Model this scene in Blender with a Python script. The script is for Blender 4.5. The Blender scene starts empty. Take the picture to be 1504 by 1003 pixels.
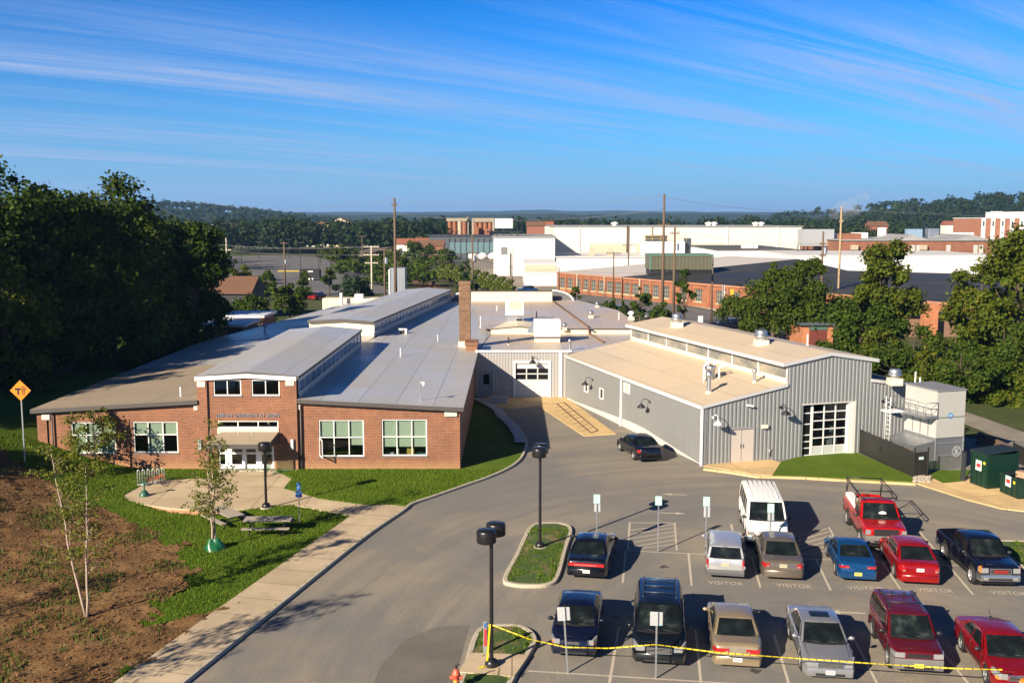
import bpy, bmesh, math, random
import numpy as np
from math import sin, cos, pi, radians, sqrt, atan2
from mathutils import Vector, Matrix
random.seed(7)
SC = bpy.context.scene
COL = SC.collection

# ---------------------------------------------------------------- camera geometry (photo pixels 1504 x 1003)
CAM_H, FOC = 16.0, 1500.0
PITCH = math.atan(179.5 / 1500.0)
CP, SP = cos(PITCH), sin(PITCH)
def ray(px, py):
    a = (px - 752.0) / FOC; b = (py - 501.5) / FOC
    return Vector((a, CP - b * SP, -SP - b * CP))
def G(px, py, z=0.0):                       # point of the level z seen at a photo pixel
    d = ray(px, py); t = (z - CAM_H) / d.z
    return Vector((d.x * t, d.y * t, z))
def Yp(px, py, Y):                          # point of the plane y = Y
    d = ray(px, py); t = Y / d.y
    return Vector((d.x * t, Y, CAM_H + d.z * t))
def zat(py, Y):
    return Yp(752, py, Y).z
def xat(px, Y, z=0.0):                      # x of a pixel column at depth Y and height z
    zc = Y * CP + (CAM_H - z) * SP
    return (px - 752.0) / FOC * zc
def Vp(px, py, p0, d0):                     # point of a vertical plane through p0 along d0 -> (t, z)
    d = ray(px, py)
    n = Vector((-d0[1], d0[0], 0))
    k = (p0[0] * n.x + p0[1] * n.y) / (d.x * n.x + d.y * n.y)
    q = d * k
    return ((q.x - p0[0]) * d0[0] + (q.y - p0[1]) * d0[1], CAM_H + q.z)

# ---------------------------------------------------------------- materials
def newmat(name):
    m = bpy.data.materials.new(name); m.use_nodes = True
    nt = m.node_tree; b = nt.nodes['Principled BSDF']
    return m, nt, b
def N(nt, t, **kw):
    n = nt.nodes.new(t)
    for k, v in kw.items():
        if k in n.inputs.keys(): n.inputs[k].default_value = v
        else: setattr(n, k, v)
    return n
def L(nt, a, b): nt.links.new(a, b)
def mixc(nt, fac, c1, c2, mode='MIX'):
    n = nt.nodes.new('ShaderNodeMix'); n.data_type = 'RGBA'; n.blend_type = mode
    for i, v in ((0, fac), (6, c1), (7, c2)):
        if hasattr(v, 'is_output') or isinstance(v, bpy.types.NodeSocket): nt.links.new(v, n.inputs[i])
        elif i == 0: n.inputs[0].default_value = v
        else: n.inputs[i].default_value = (*v, 1) if len(v) == 3 else v
    return n.outputs[2]
def ramp(nt, src, stops):
    r = nt.nodes.new('ShaderNodeValToRGB'); e = r.color_ramp.elements
    while len(e) > 1: e.remove(e[-1])
    e[0].position = stops[0][0]; c = stops[0][1]; e[0].color = (*c, 1) if len(c) == 3 else c
    for p, c in stops[1:]:
        x = e.new(p); x.color = (*c, 1) if len(c) == 3 else c
    nt.links.new(src, r.inputs[0]); return r.outputs[0]
def coords(nt, scale=(1, 1, 1), rot=(0, 0, 0), kind='Object'):
    tc = nt.nodes.new('ShaderNodeTexCoord'); mp = nt.nodes.new('ShaderNodeMapping')
    mp.inputs['Scale'].default_value = scale; mp.inputs['Rotation'].default_value = rot
    nt.links.new(tc.outputs[kind], mp.inputs[0]); return mp.outputs[0]
def noise(nt, vec, scale, detail=6, rough=.6, dist=0):
    n = nt.nodes.new('ShaderNodeTexNoise')
    n.inputs['Scale'].default_value = scale; n.inputs['Detail'].default_value = detail
    n.inputs['Roughness'].default_value = rough; n.inputs['Distortion'].default_value = dist
    nt.links.new(vec, n.inputs['Vector']); return n.outputs[0]
def bump(nt, b, h, strength=.3, dist=.02):
    n = nt.nodes.new('ShaderNodeBump'); n.inputs['Strength'].default_value = strength
    n.inputs['Distance'].default_value = dist
    nt.links.new(h, n.inputs['Height']); nt.links.new(n.outputs[0], b.inputs['Normal'])
def sc(c, k): return tuple(min(1, x * k) for x in c[:3])
MC = {}
def plain(name, col, rough=.6, metal=0.0, var=.12, scale=1.5, bmp=0.0, coat=0.0, spec=.5):
    """a painted / metal / stone surface with slight soiling"""
    if name in MC: return MC[name]
    m, nt, b = newmat(name)
    b.inputs['Roughness'].default_value = rough; b.inputs['Metallic'].default_value = metal
    b.inputs['Coat Weight'].default_value = coat; b.inputs['Coat Roughness'].default_value = .04
    b.inputs['Specular IOR Level'].default_value = spec
    v = coords(nt)
    f = noise(nt, v, scale, 7, .65)
    f2 = noise(nt, v, scale * 9, 4, .6)
    c = mixc(nt, f, sc(col, 1 - 1.6 * var), sc(col, 1 + 1.6 * var))
    c = mixc(nt, ramp(nt, f2, [(.35, (0, 0, 0)), (.75, (1, 1, 1))]), c, sc(col, 1 - var))
    L(nt, c, b.inputs['Base Color'])
    if bmp: bump(nt, b, f2, bmp, .02)
    MC[name] = m; return m
def paint(name, col, metallic=.0, rough=.28):
    if name in MC: return MC[name]
    m, nt, b = newmat(name)
    v = coords(nt); f = noise(nt, v, 1.1, 5, .6); f2 = noise(nt, v, 40, 2, .5)
    c = mixc(nt, f, sc(col, .88), sc(col, 1.1))
    L(nt, c, b.inputs['Base Color'])
    b.inputs['Metallic'].default_value = metallic
    r = ramp(nt, f, [(.3, (rough * .8,) * 3), (.7, (rough * 1.3,) * 3)])
    L(nt, r, b.inputs['Roughness'])
    b.inputs['Coat Weight'].default_value = .8; b.inputs['Coat Roughness'].default_value = .06
    MC[name] = m; return m
def mmath(nt, op, a, b=None, clamp=False):
    n = nt.nodes.new('ShaderNodeMath'); n.operation = op; n.use_clamp = clamp
    for i, v in enumerate((a, b)):
        if v is None: continue
        if isinstance(v, bpy.types.NodeSocket): nt.links.new(v, n.inputs[i])
        else: n.inputs[i].default_value = v
    return n.outputs[0]
def wallvec(nt):
    tc = nt.nodes.new('ShaderNodeTexCoord'); s = nt.nodes.new('ShaderNodeSeparateXYZ')
    L(nt, tc.outputs['Object'], s.inputs[0])
    c = nt.nodes.new('ShaderNodeCombineXYZ')
    L(nt, mmath(nt, 'ADD', s.outputs[0], s.outputs[1]), c.inputs[0]); L(nt, s.outputs[2], c.inputs[1])
    return c.outputs[0], tc.outputs['Object'], s
def brickmat(name, c1, c2, mortar, w=.24, h=.085, base_z=None):
    if name in MC: return MC[name]
    m, nt, b = newmat(name)
    v, ob, s = wallvec(nt)
    br = nt.nodes.new('ShaderNodeTexBrick')
    L(nt, v, br.inputs['Vector'])
    br.inputs['Scale'].default_value = 1; br.inputs['Brick Width'].default_value = w
    br.inputs['Row Height'].default_value = h; br.inputs['Mortar Size'].default_value = .011
    br.inputs['Color1'].default_value = (*c1, 1); br.inputs['Color2'].default_value = (*c2, 1)
    br.inputs['Mortar'].default_value = (*mortar, 1); br.inputs['Bias'].default_value = -.1
    f = noise(nt, ob, .6, 8, .7); f2 = noise(nt, ob, 7, 4, .7)
    c = mixc(nt, ramp(nt, f, [(.3, (.7, .7, .7)), (.7, (1.25, 1.25, 1.25))]), (0, 0, 0), br.outputs[0], 'MIX')
    mul = nt.nodes.new('ShaderNodeMix'); mul.data_type = 'RGBA'; mul.blend_type = 'MULTIPLY'; mul.inputs[0].default_value = .85
    L(nt, br.outputs[0], mul.inputs[6]); L(nt, ramp(nt, f, [(.25, (.62, .6, .58)), (.75, (1.3, 1.25, 1.2))]), mul.inputs[7])
    c = mixc(nt, ramp(nt, f2, [(.55, (0, 0, 0)), (.8, (.5, .5, .5))]), mul.outputs[2], sc(c1, .55))
    if base_z is not None:       # splash-soiled courses near the ground: tan dust
        z = s.outputs[2]
        t = mmath(nt, 'SUBTRACT', base_z, z); t = mmath(nt, 'MULTIPLY', t, 1.3)
        t = mmath(nt, 'ADD', t, mmath(nt, 'MULTIPLY', f2, .5))
        t = mmath(nt, 'MULTIPLY', t, .6, True)
        c = mixc(nt, t, c, (.42, .25, .11))
    L(nt, c, b.inputs['Base Color']); b.inputs['Roughness'].default_value = .85
    bump(nt, b, br.outputs['Fac'], -.4, .01)
    MC[name] = m; return m
def leafmat(name, c1, c2, c3=None, trans=.35):
    if name in MC: return MC[name]
    m, nt, b = newmat(name)
    ge = nt.nodes.new('ShaderNodeNewGeometry')
    stops = [(0, c1), (.75, c2)] + ([(1, c3)] if c3 else [])
    c = ramp(nt, ge.outputs['Random Per Island'], stops)
    v = coords(nt)
    f = noise(nt, v, .35, 3, .6)
    c = mixc(nt, ramp(nt, f, [(.3, (0, 0, 0)), (.7, (.6, .6, .6))]), c, sc(c2, 1.25))
    out = nt.nodes['Material Output']
    b.inputs['Roughness'].default_value = .65
    b.inputs['Specular IOR Level'].default_value = .14
    L(nt, c, b.inputs['Base Color'])
    tr = nt.nodes.new('ShaderNodeBsdfTranslucent'); L(nt, c, tr.inputs[0])
    mx = nt.nodes.new('ShaderNodeMixShader'); mx.inputs[0].default_value = trans
    L(nt, b.outputs[0], mx.inputs[1]); L(nt, tr.outputs[0], mx.inputs[2]); L(nt, mx.outputs[0], out.inputs[0])
    MC[name] = m; return m
def glassmat(name, tint=(.6, .7, .68), refl=1.0):
    if name in MC: return MC[name]
    m, nt, b = newmat(name); out = nt.nodes['Material Output']
    t = nt.nodes.new('ShaderNodeBsdfTransparent'); t.inputs[0].default_value = (*tint, 1)
    g = nt.nodes.new('ShaderNodeBsdfGlossy'); g.inputs['Roughness'].default_value = .02
    fr = nt.nodes.new('ShaderNodeLayerWeight'); fr.inputs[0].default_value = .5
    p4 = mmath(nt, 'POWER', fr.outputs['Facing'], 4.0)
    mx = nt.nodes.new('ShaderNodeMixShader'); L(nt, mmath(nt, 'ADD', mmath(nt, 'MULTIPLY', p4, .7 * refl), .05 * refl), mx.inputs[0])
    L(nt, t.outputs[0], mx.inputs[1]); L(nt, g.outputs[0], mx.inputs[2]); L(nt, mx.outputs[0], out.inputs[0])
    MC[name] = m; return m

# ---------------------------------------------------------------- mesh builder
class MB:
    def __init__(s): s.v = []; s.f = []; s.m = []; s.s = []
    def add(s, vs, fs, mi=0, smooth=False):
        o = len(s.v); s.v += [tuple(v) for v in vs]
        for f in fs: s.f.append(tuple(o + i for i in f)); s.m.append(mi); s.s.append(smooth)
        return s
    def quad(s, a, b, c, d, mi=0): return s.add([a, b, c, d], [(0, 1, 2, 3)], mi)
    def box(s, c, size, rz=0.0, mi=0, M=None):
        x, y, z = (k / 2 for k in size)
        vs = [Vector((sx * x, sy * y, sz * z)) for sx in (-1, 1) for sy in (-1, 1) for sz in (-1, 1)]
        R = M if M is not None else Matrix.Rotation(rz, 3, 'Z')
        vs = [R @ v + Vector(c) for v in vs]
        return s.add(vs, [(0, 1, 3, 2), (4, 6, 7, 5), (0, 4, 5, 1), (2, 3, 7, 6), (0, 2, 6, 4), (1, 5, 7, 3)], mi)
    def bx(s, x0, x1, y0, y1, z0, z1, mi=0):
        return s.box(((x0 + x1) / 2, (y0 + y1) / 2, (z0 + z1) / 2), (abs(x1 - x0), abs(y1 - y0), abs(z1 - z0)), 0, mi)
    def bev(s, x0, x1, y0, y1, z0, z1, r=.03, mi=0):     # box with bevelled vertical and top edges
        def rect(i, z): return [(x0 + i, y0 + r if i < r else y0 + i, z)]
        def ring(i, z):
            a, b_, c, d = x0 + i, x1 - i, y0 + i, y1 - i
            k = r
            return [(a + k, c, z), (b_ - k, c, z), (b_, c + k, z), (b_, d - k, z), (b_ - k, d, z), (a + k, d, z), (a, d - k, z), (a, c + k, z)]
        rs = [ring(0, z0), ring(0, z1 - r), ring(r, z1)]
        vs = sum(rs, []); fs = [tuple(range(7, -1, -1))]
        for j in range(2):
            for i in range(8): fs.append((8 * j + i, 8 * j + (i + 1) % 8, 8 * j + 8 + (i + 1) % 8, 8 * j + 8 + i))
        fs.append(tuple(range(16, 24)))
        return s.add(vs, fs, mi)
    def cyl(s, p0, p1, r0, r1=None, n=12, mi=0, cap=True, smooth=True):
        p0 = Vector(p0); p1 = Vector(p1); r1 = r0 if r1 is None else r1
        d = (p1 - p0); d = d.normalized() if d.length > 1e-9 else Vector((0, 0, 1))
        u = d.orthogonal().normalized(); w = d.cross(u)
        vs = []
        for p, r in ((p0, r0), (p1, r1)):
            vs += [p + (u * cos(2 * pi * i / n) + w * sin(2 * pi * i / n)) * r for i in range(n)]
        fs = [(i, (i + 1) % n, n + (i + 1) % n, n + i) for i in range(n)]
        s.add(vs, fs, mi, smooth)
        if cap:
            s.add(vs[:n], [tuple(range(n - 1, -1, -1))], mi); s.add(vs[n:], [tuple(range(n))], mi)
        return s
    def tube(s, pts, r, n=8, mi=0):
        pts = [Vector(p) for p in pts]
        rs = r if isinstance(r, (list, tuple)) else [r] * len(pts)
        vs = []; up = None
        for i, p in enumerate(pts):
            d = (pts[min(i + 1, len(pts) - 1)] - pts[max(i - 1, 0)]).normalized()
            if up is None: u = d.orthogonal().normalized()
            else:
                u = up - d * up.dot(d); u = u.normalized() if u.length > 1e-6 else d.orthogonal().normalized()
            up = u; w = d.cross(u)
            vs += [p + (u * cos(2 * pi * k / n) + w * sin(2 * pi * k / n)) * rs[i] for k in range(n)]
        fs = []
        for i in range(len(pts) - 1):
            fs += [(i * n + k, i * n + (k + 1) % n, (i + 1) * n + (k + 1) % n, (i + 1) * n + k) for k in range(n)]
        fs += [tuple(range(n - 1, -1, -1)), tuple((len(pts) - 1) * n + k for k in range(n))]
        return s.add(vs, fs, mi, True)
    def lathe(s, prof, c=(0, 0, 0), n=24, mi=0, axis='Z', smooth=True):
        vs = []
        for r, z in prof:
            for i in range(n):
                a = 2 * pi * i / n
                p = (r * cos(a), r * sin(a), z)
                if axis == 'Y': p = (p[0], p[2], p[1])
                if axis == 'X': p = (p[2], p[0], p[1])
                vs.append((p[0] + c[0], p[1] + c[1], p[2] + c[2]))
        fs = []
        for j in range(len(prof) - 1):
            for i in range(n): fs.append((j * n + i, j * n + (i + 1) % n, (j + 1) * n + (i + 1) % n, (j + 1) * n + i))
        s.add(vs, fs, mi, smooth)
        return s
    def prism(s, poly, z0, z1, mi=0, mside=None, bottom=False):
        n = len(poly)
        a = sum(poly[i][0] * poly[(i + 1) % n][1] - poly[(i + 1) % n][0] * poly[i][1] for i in range(n))
        if a < 0: poly = list(reversed(poly))
        f0 = (lambda p: z0) if not callable(z0) else z0
        f1 = (lambda p: z1) if not callable(z1) else z1
        top = [(p[0], p[1], f1(p)) for p in poly]; bot = [(p[0], p[1], f0(p)) for p in poly]
        s.add(top, [tuple(range(n))], mi)
        s.add(bot + top, [(i, (i + 1) % n, n + (i + 1) % n, n + i) for i in range(n)], mi if mside is None else mside)
        if bottom: s.add(bot, [tuple(range(n - 1, -1, -1))], mi)
        return s
    def sphere(s, c, r, n=12, m=8, mi=0, sz=1.0):
        prof = [(r * sin(pi * j / m), -r * cos(pi * j / m) * sz) for j in range(m + 1)]
        prof[0] = (1e-4, prof[0][1]); prof[-1] = (1e-4, prof[-1][1])
        return s.lathe(prof, c, n, mi)
    def grid(s, fn, nu, nv, mi=0, smooth=True, flip=False):
        vs = [fn(i / nu, j / nv) for j in range(nv + 1) for i in range(nu + 1)]
        fs = []
        for j in range(nv):
            for i in range(nu):
                a = j * (nu + 1) + i; f = (a, a + 1, a + nu + 2, a + nu + 1)
                fs.append(f[::-1] if flip else f)
        return s.add(vs, fs, mi, smooth)
    def xf(s, M):
        s.v = [tuple(M @ Vector(v)) for v in s.v]; return s
    def merge(s, o):
        k = len(s.v); s.v += o.v; s.f += [tuple(k + i for i in f) for f in o.f]; s.m += o.m; s.s += o.s; return s
    def mesh(s, name, mats, angle=None, recalc=False, weld=False):
        me = bpy.data.meshes.new(name); me.from_pydata(s.v, [], s.f)
        for m in (mats if isinstance(mats, (list, tuple)) else [mats]): me.materials.append(m)
        me.polygons.foreach_set('material_index', s.m); me.polygons.foreach_set('use_smooth', s.s)
        if recalc or weld:
            bm = bmesh.new(); bm.from_mesh(me)
            if weld: bmesh.ops.remove_doubles(bm, verts=bm.verts, dist=1e-4)
            bmesh.ops.recalc_face_normals(bm, faces=bm.faces); bm.to_mesh(me); bm.free()
        if angle: me.set_sharp_from_angle(angle=radians(angle))
        me.update(); return me
    def build(s, name, mats, parent=None, loc=(0, 0, 0), rz=0.0, **kw):
        o = bpy.data.objects.new(name, s.mesh(name, mats, **kw)); COL.objects.link(o)
        o.location = loc; o.rotation_euler = (0, 0, rz)
        if parent is not None: o.parent = parent
        return o
def tag(o, label=None, cat=None, group=None, kind=None):
    for k, v in (('label', label), ('category', cat), ('group', group), ('kind', kind)):
        if v: o[k] = v
    return o
def thing(name, label, cat, loc=(0, 0, 0), rz=0.0, group=None):
    o = bpy.data.objects.new(name, None); COL.objects.link(o); o.empty_display_size = .3
    o.location = loc; o.rotation_euler = (0, 0, rz)
    return tag(o, label, cat, group)
def copy_tree(o, parent=None):
    c = o.copy(); COL.objects.link(c); c.parent = parent
    for ch in list(o.children): copy_tree(ch, c)
    return c
def dup(o, loc, rz=0.0, label=None, scale=None):
    c = copy_tree(o); c.location = loc; c.rotation_euler = (0, 0, rz)
    if label: c['label'] = label
    if scale: c.scale = scale if not isinstance(scale, (int, float)) else (scale,) * 3
    return c
def structure(o): o['kind'] = 'structure'; return o
def smooth(t):
    t = max(0.0, min(1.0, t)); return t * t * (3 - 2 * t)

# ---------------------------------------------------------------- common materials
M_CONC = plain('concrete', (.46, .40, .31), .85, var=.13, scale=.8, bmp=.15)
M_KERB = plain('kerb_concrete', (.44, .39, .30), .85, var=.16, scale=1.2, bmp=.15)
M_DARKM = plain('dark_metal', (.018, .018, .02), .45, 0, .2)
M_GALV = plain('galvanised', (.5, .52, .54), .38, .85, .15, 2.5)
M_WHITE = plain('white_paint', (.78, .77, .74), .5, var=.06)
M_CREAM = plain('cream_flashing', (.72, .62, .46), .6, var=.1)
M_ALU = plain('aluminium_frame', (.74, .74, .73), .4, .1, .05)
M_RUBBER = plain('rubber', (.016, .016, .017), .8, var=.25)
M_BLACK = plain('black', (.006, .006, .007), .6, var=.2)
M_BARK = plain('bark', (.085, .06, .042), .9, var=.35, scale=3, bmp=.6)
M_WOODP = plain('pole_wood', (.13, .085, .055), .85, var=.3, scale=2)
# ================================================================ camera, sun, sky, air
cam = bpy.data.cameras.new('camera'); camo = bpy.data.objects.new('camera', cam); COL.objects.link(camo)
camo.location = (0, 0, CAM_H); camo.rotation_euler = (pi / 2 - PITCH, 0, 0)
cam.sensor_width = 36; cam.lens = 36 * FOC / 1504; cam.clip_end = 30000; cam.clip_start = .5
SC.camera = camo
SUN_AZ, SUN_EL = atan2(-.6585, -.7526), radians(25.2)
to_sun = Vector((sin(SUN_AZ) * cos(SUN_EL), cos(SUN_AZ) * cos(SUN_EL), sin(SUN_EL)))
sl = bpy.data.lights.new('sun', 'SUN'); so = bpy.data.objects.new('sun', sl); COL.objects.link(so)
sl.energy = 5.0; sl.angle = radians(.5); sl.color = (1, .86, .66)
so.rotation_euler = (-to_sun).to_track_quat('-Z', 'Y').to_euler(); so.location = (-40, -60, 60)

W = bpy.data.worlds.new('World'); SC.world = W; W.use_nodes = True
nt = W.node_tree; bg = nt.nodes['Background']; bg.inputs[1].default_value = .05
sky = nt.nodes.new('ShaderNodeTexSky'); sky.sky_type = 'NISHITA'; sky.sun_disc = False
sky.sun_elevation = SUN_EL; sky.sun_rotation = SUN_AZ; sky.altitude = 150; sky.air_density = 1.0
sky.dust_density = .3; sky.ozone_density = 3.0
gm = nt.nodes.new('ShaderNodeGamma'); gm.inputs[1].default_value = 1.55; L(nt, sky.outputs[0], gm.inputs[0])      # deep, polarised-looking blue
skc = mixc(nt, 1.0, gm.outputs[0], (.0, .27, .50), 'MULTIPLY')
tc = nt.nodes.new('ShaderNodeTexCoord'); sp = nt.nodes.new('ShaderNodeSeparateXYZ'); L(nt, tc.outputs['Generated'], sp.inputs[0])
zz = mmath(nt, 'ADD', mmath(nt, 'MAXIMUM', sp.outputs[2], 0.0), .07)
cx = mmath(nt, 'DIVIDE', sp.outputs[0], zz); cy = mmath(nt, 'DIVIDE', sp.outputs[1], zz)
cv = nt.nodes.new('ShaderNodeCombineXYZ'); L(nt, cx, cv.inputs[0]); L(nt, cy, cv.inputs[1])
def skymap(rot, scl, off=(0, 0, 0)):
    r = nt.nodes.new('ShaderNodeMapping'); r.inputs['Rotation'].default_value = (0, 0, rot); L(nt, cv.outputs[0], r.inputs[0])
    k = nt.nodes.new('ShaderNodeMapping'); k.inputs['Scale'].default_value = scl; k.inputs['Location'].default_value = off
    L(nt, r.outputs[0], k.inputs[0]); return k.outputs[0]
A = radians(50)              # the cirrus bands run towards the right of the view
bands = noise(nt, skymap(A, (.75, .075, 1), (3.1, 1.7, 0)), 1.0, 4, .5, .8)
streak = noise(nt, skymap(A + radians(4), (2.6, .17, 1), (1.3, .4, 0)), 1.0, 9, .70, 1.3)
fine = noise(nt, skymap(A + radians(-14), (11, .8, 1)), 1.0, 7, .75, .6)
b1 = ramp(nt, bands, [(.38, (0, 0, 0)), (.58, (1, 1, 1))])
s1 = ramp(nt, streak, [(.42, (.03,) * 3), (.62, (1, 1, 1))])
c1 = mmath(nt, 'MULTIPLY', b1, s1)
c1 = mmath(nt, 'MULTIPLY', c1, mmath(nt, 'ADD', mmath(nt, 'MULTIPLY', fine, 1.5), .2))
c1 = mmath(nt, 'MULTIPLY', c1, ramp(nt, sp.outputs[2], [(.02, (.5,) * 3), (.06, (1, 1, 1)), (.14, (1, 1, 1)), (.19, (.5,) * 3), (.27, (.2,) * 3)]))
skc = mixc(nt, 1.0, skc, ramp(nt, sp.outputs[2], [(.22, (1, 1, 1)), (.45, (.5,) * 3)]), 'MULTIPLY')
hor = ramp(nt, sp.outputs[2], [(.0, (.97,) * 3), (.03, (.8,) * 3), (.07, (.5,) * 3), (.13, (.2,) * 3), (.2, (.03,) * 3), (.26, (0, 0, 0))])
col = mixc(nt, hor, skc, (2.9, 4.75, 7.9))
col = mixc(nt, mmath(nt, 'MULTIPLY', c1, .9, True), col, (3.5, 4.9, 7.8))
L(nt, col, bg.inputs[0])
SC.view_settings.view_transform = 'Standard'; SC.view_settings.look = 'None'
SC.view_settings.exposure = 1.12; SC.view_settings.gamma = 1; SC.view_settings.use_curve_mapping = False
SC.cycles.use_denoising = True
SC.cycles.max_bounces = 6; SC.cycles.diffuse_bounces = 3; SC.cycles.glossy_bounces = 3; SC.cycles.transmission_bounces = 4
SC.cycles.transparent_max_bounces = 12; SC.cycles.volume_bounces = 0; SC.cycles.sample_clamp_indirect = 6

hz = MB(); hz.bx(-6500, 6500, -120, 9500, -3.5, 130)
m = bpy.data.materials.new('haze_air'); m.use_nodes = True; hn = m.node_tree
hn.nodes.remove(hn.nodes['Principled BSDF'])
pv = hn.nodes.new('ShaderNodeVolumePrincipled'); pv.inputs['Density'].default_value = 1.1e-4
pv.inputs['Color'].default_value = (.32, .58, 1.0, 1); pv.inputs['Anisotropy'].default_value = .1
L(hn, pv.outputs[0], hn.nodes['Material Output'].inputs['Volume'])
hzo = hz.build('haze', m); tag(hzo, None, None, None, 'stuff')
hzo['label'] = 'thin pale blue morning air over the town and hills'; hzo['category'] = 'haze'

# ================================================================ ground surfaces
def groundmat(name, cols, s1, s2, bmp=.3, rough=.95, dist=.05):
    m, nt, b = newmat(name); v = coords(nt)
    f = noise(nt, v, s1, 8, .65); f2 = noise(nt, v, s2, 5, .7)
    c = ramp(nt, f, [(.3, cols[0]), (.5, cols[1]), (.68, cols[2])])
    c = mixc(nt, ramp(nt, f2, [(.35, (0, 0, 0)), (.7, (.7,) * 3)]), c, sc(cols[1], .5))
    L(nt, c, b.inputs['Base Color']); b.inputs['Roughness'].default_value = rough; b.inputs['Specular IOR Level'].default_value = .15
    bump(nt, b, f2, bmp, dist); return m
M_FARG = groundmat('far_ground', [(.05, .075, .018), (.07, .085, .03), (.12, .11, .06)], .02, .6)
M_LAWN = groundmat('lawn_turf', [(.06, .11, .006), (.09, .15, .009), (.13, .165, .02)], .35, 9, .8, dist=.06)
M_SOIL = groundmat('bare_soil', [(.12, .064, .026), (.19, .105, .044), (.27, .165, .075)], .5, 6, 1.0, dist=.08)
M_GRAV = groundmat('gravel', [(.2, .18, .15), (.27, .24, .2), (.33, .3, .25)], .4, 9, .6)
g = MB(); xs_, ys_ = (-9000, -58, -4.5, 9000), (-200, 27, 90, 12000)
for i in range(3):
    for j in range(3):
        if (i, j) != (1, 1): g.quad((xs_[i], ys_[j], -.1), (xs_[i + 1], ys_[j], -.1), (xs_[i + 1], ys_[j + 1], -.1), (xs_[i], ys_[j + 1], -.1))
g.quad((-58, 27, -1.2), (-4.5, 27, -1.2), (-4.5, 90, -1.2), (-58, 90, -1.2))
structure(g.build('ground', M_FARG))

# asphalt: grey-brown, sandy drifts, tyre-polished lanes
m, nt, b = newmat('asphalt'); v = coords(nt)
big = noise(nt, v, .09, 5, .6, .3); mid = noise(nt, v, .6, 6, .65); gr = noise(nt, v, 14, 3, .7)
sx = nt.nodes.new('ShaderNodeSeparateXYZ'); tco = nt.nodes.new('ShaderNodeTexCoord'); L(nt, tco.outputs['Object'], sx.inputs[0])
dx_ = mmath(nt, 'SUBTRACT', sx.outputs[0], 13.0); dy_ = mmath(nt, 'SUBTRACT', sx.outputs[1], 34.0)
rad_ = mmath(nt, 'SQRT', mmath(nt, 'ADD', mmath(nt, 'MULTIPLY', dx_, dx_), mmath(nt, 'MULTIPLY', mmath(nt, 'MULTIPLY', dy_, dy_), .62)))
ang_ = mmath(nt, 'ARCTAN2', dy_, dx_); cb = nt.nodes.new('ShaderNodeCombineXYZ'); L(nt, mmath(nt, 'MULTIPLY', rad_, .55), cb.inputs[0]); L(nt, mmath(nt, 'MULTIPLY', ang_, .9), cb.inputs[1])
lane = noise(nt, cb.outputs[0], 1.6, 7, .68, .3)
c = mixc(nt, ramp(nt, big, [(.42, (0, 0, 0)), (.58, (1, 1, 1))]), (.20, .193, .182), (.30, .258, .20))
c = mixc(nt, ramp(nt, lane, [(.4, (0, 0, 0)), (.65, (.75,) * 3)]), c, (.17, .164, .154))
c = mixc(nt, ramp(nt, mid, [(.52, (0, 0, 0)), (.75, (.6,) * 3)]), c, (.285, .232, .165))
c = mixc(nt, ramp(nt, gr, [(.4, (.35,) * 3), (.6, (0, 0, 0))]), c, (.09, .083, .075))
L(nt, c, b.inputs['Base Color']); b.inputs['Roughness'].default_value = .8; b.inputs['Specular IOR Level'].default_value = .25
bump(nt, b, gr, .25, .01)
M_ASPH = m
M_ASPHD = groundmat('fresh_asphalt', [(.14, .13, .115), (.17, .155, .135), (.21, .188, .16)], .35, 12, .3)
M_ASPHF = groundmat('far_asphalt', [(.13, .128, .13), (.16, .158, .16), (.2, .19, .18)], .05, .6, .05)
# left kerb path (photo points at kerb height), swept in depth
KZ = .13
kerb_px = [(60, 1180), (180, 1076), (270, 1003), (380, 914), (500, 817), (549, 779), (592, 750), (608, 738), (640, 727), (680, 713), (725, 697),
           (757, 681), (771, 665), (774, 644), (761, 624), (745, 610), (737, 600)]
KERB = [G(x, y, KZ) for x, y in kerb_px]
KERB += [Vector((KERB[-1].x - 2.0, 90.5, KZ)), ]
def smooth_path(pts, n=6):
    out = []
    P = [pts[0]] + list(pts) + [pts[-1]]
    for i in range(1, len(P) - 2):
        for k in range(n):
            t = k / n
            a, b_, c_, d_ = P[i - 1], P[i], P[i + 1], P[i + 2]
            out.append(.5 * ((2 * b_) + (c_ - a) * t + (2 * a - 5 * b_ + 4 * c_ - d_) * t * t + (3 * b_ - a - 3 * c_ + d_) * t ** 3))
    out.append(pts[-1]); return out
KS = smooth_path(KERB, 6)
def xr(y):
    for i in range(len(KS) - 1):
        if KS[i].y <= y <= KS[i + 1].y:
            t = (y - KS[i].y) / (KS[i + 1].y - KS[i].y + 1e-9); return KS[i].x + (KS[i + 1].x - KS[i].x) * t
    return KS[0].x if y < KS[0].y else KS[-1].x
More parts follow.
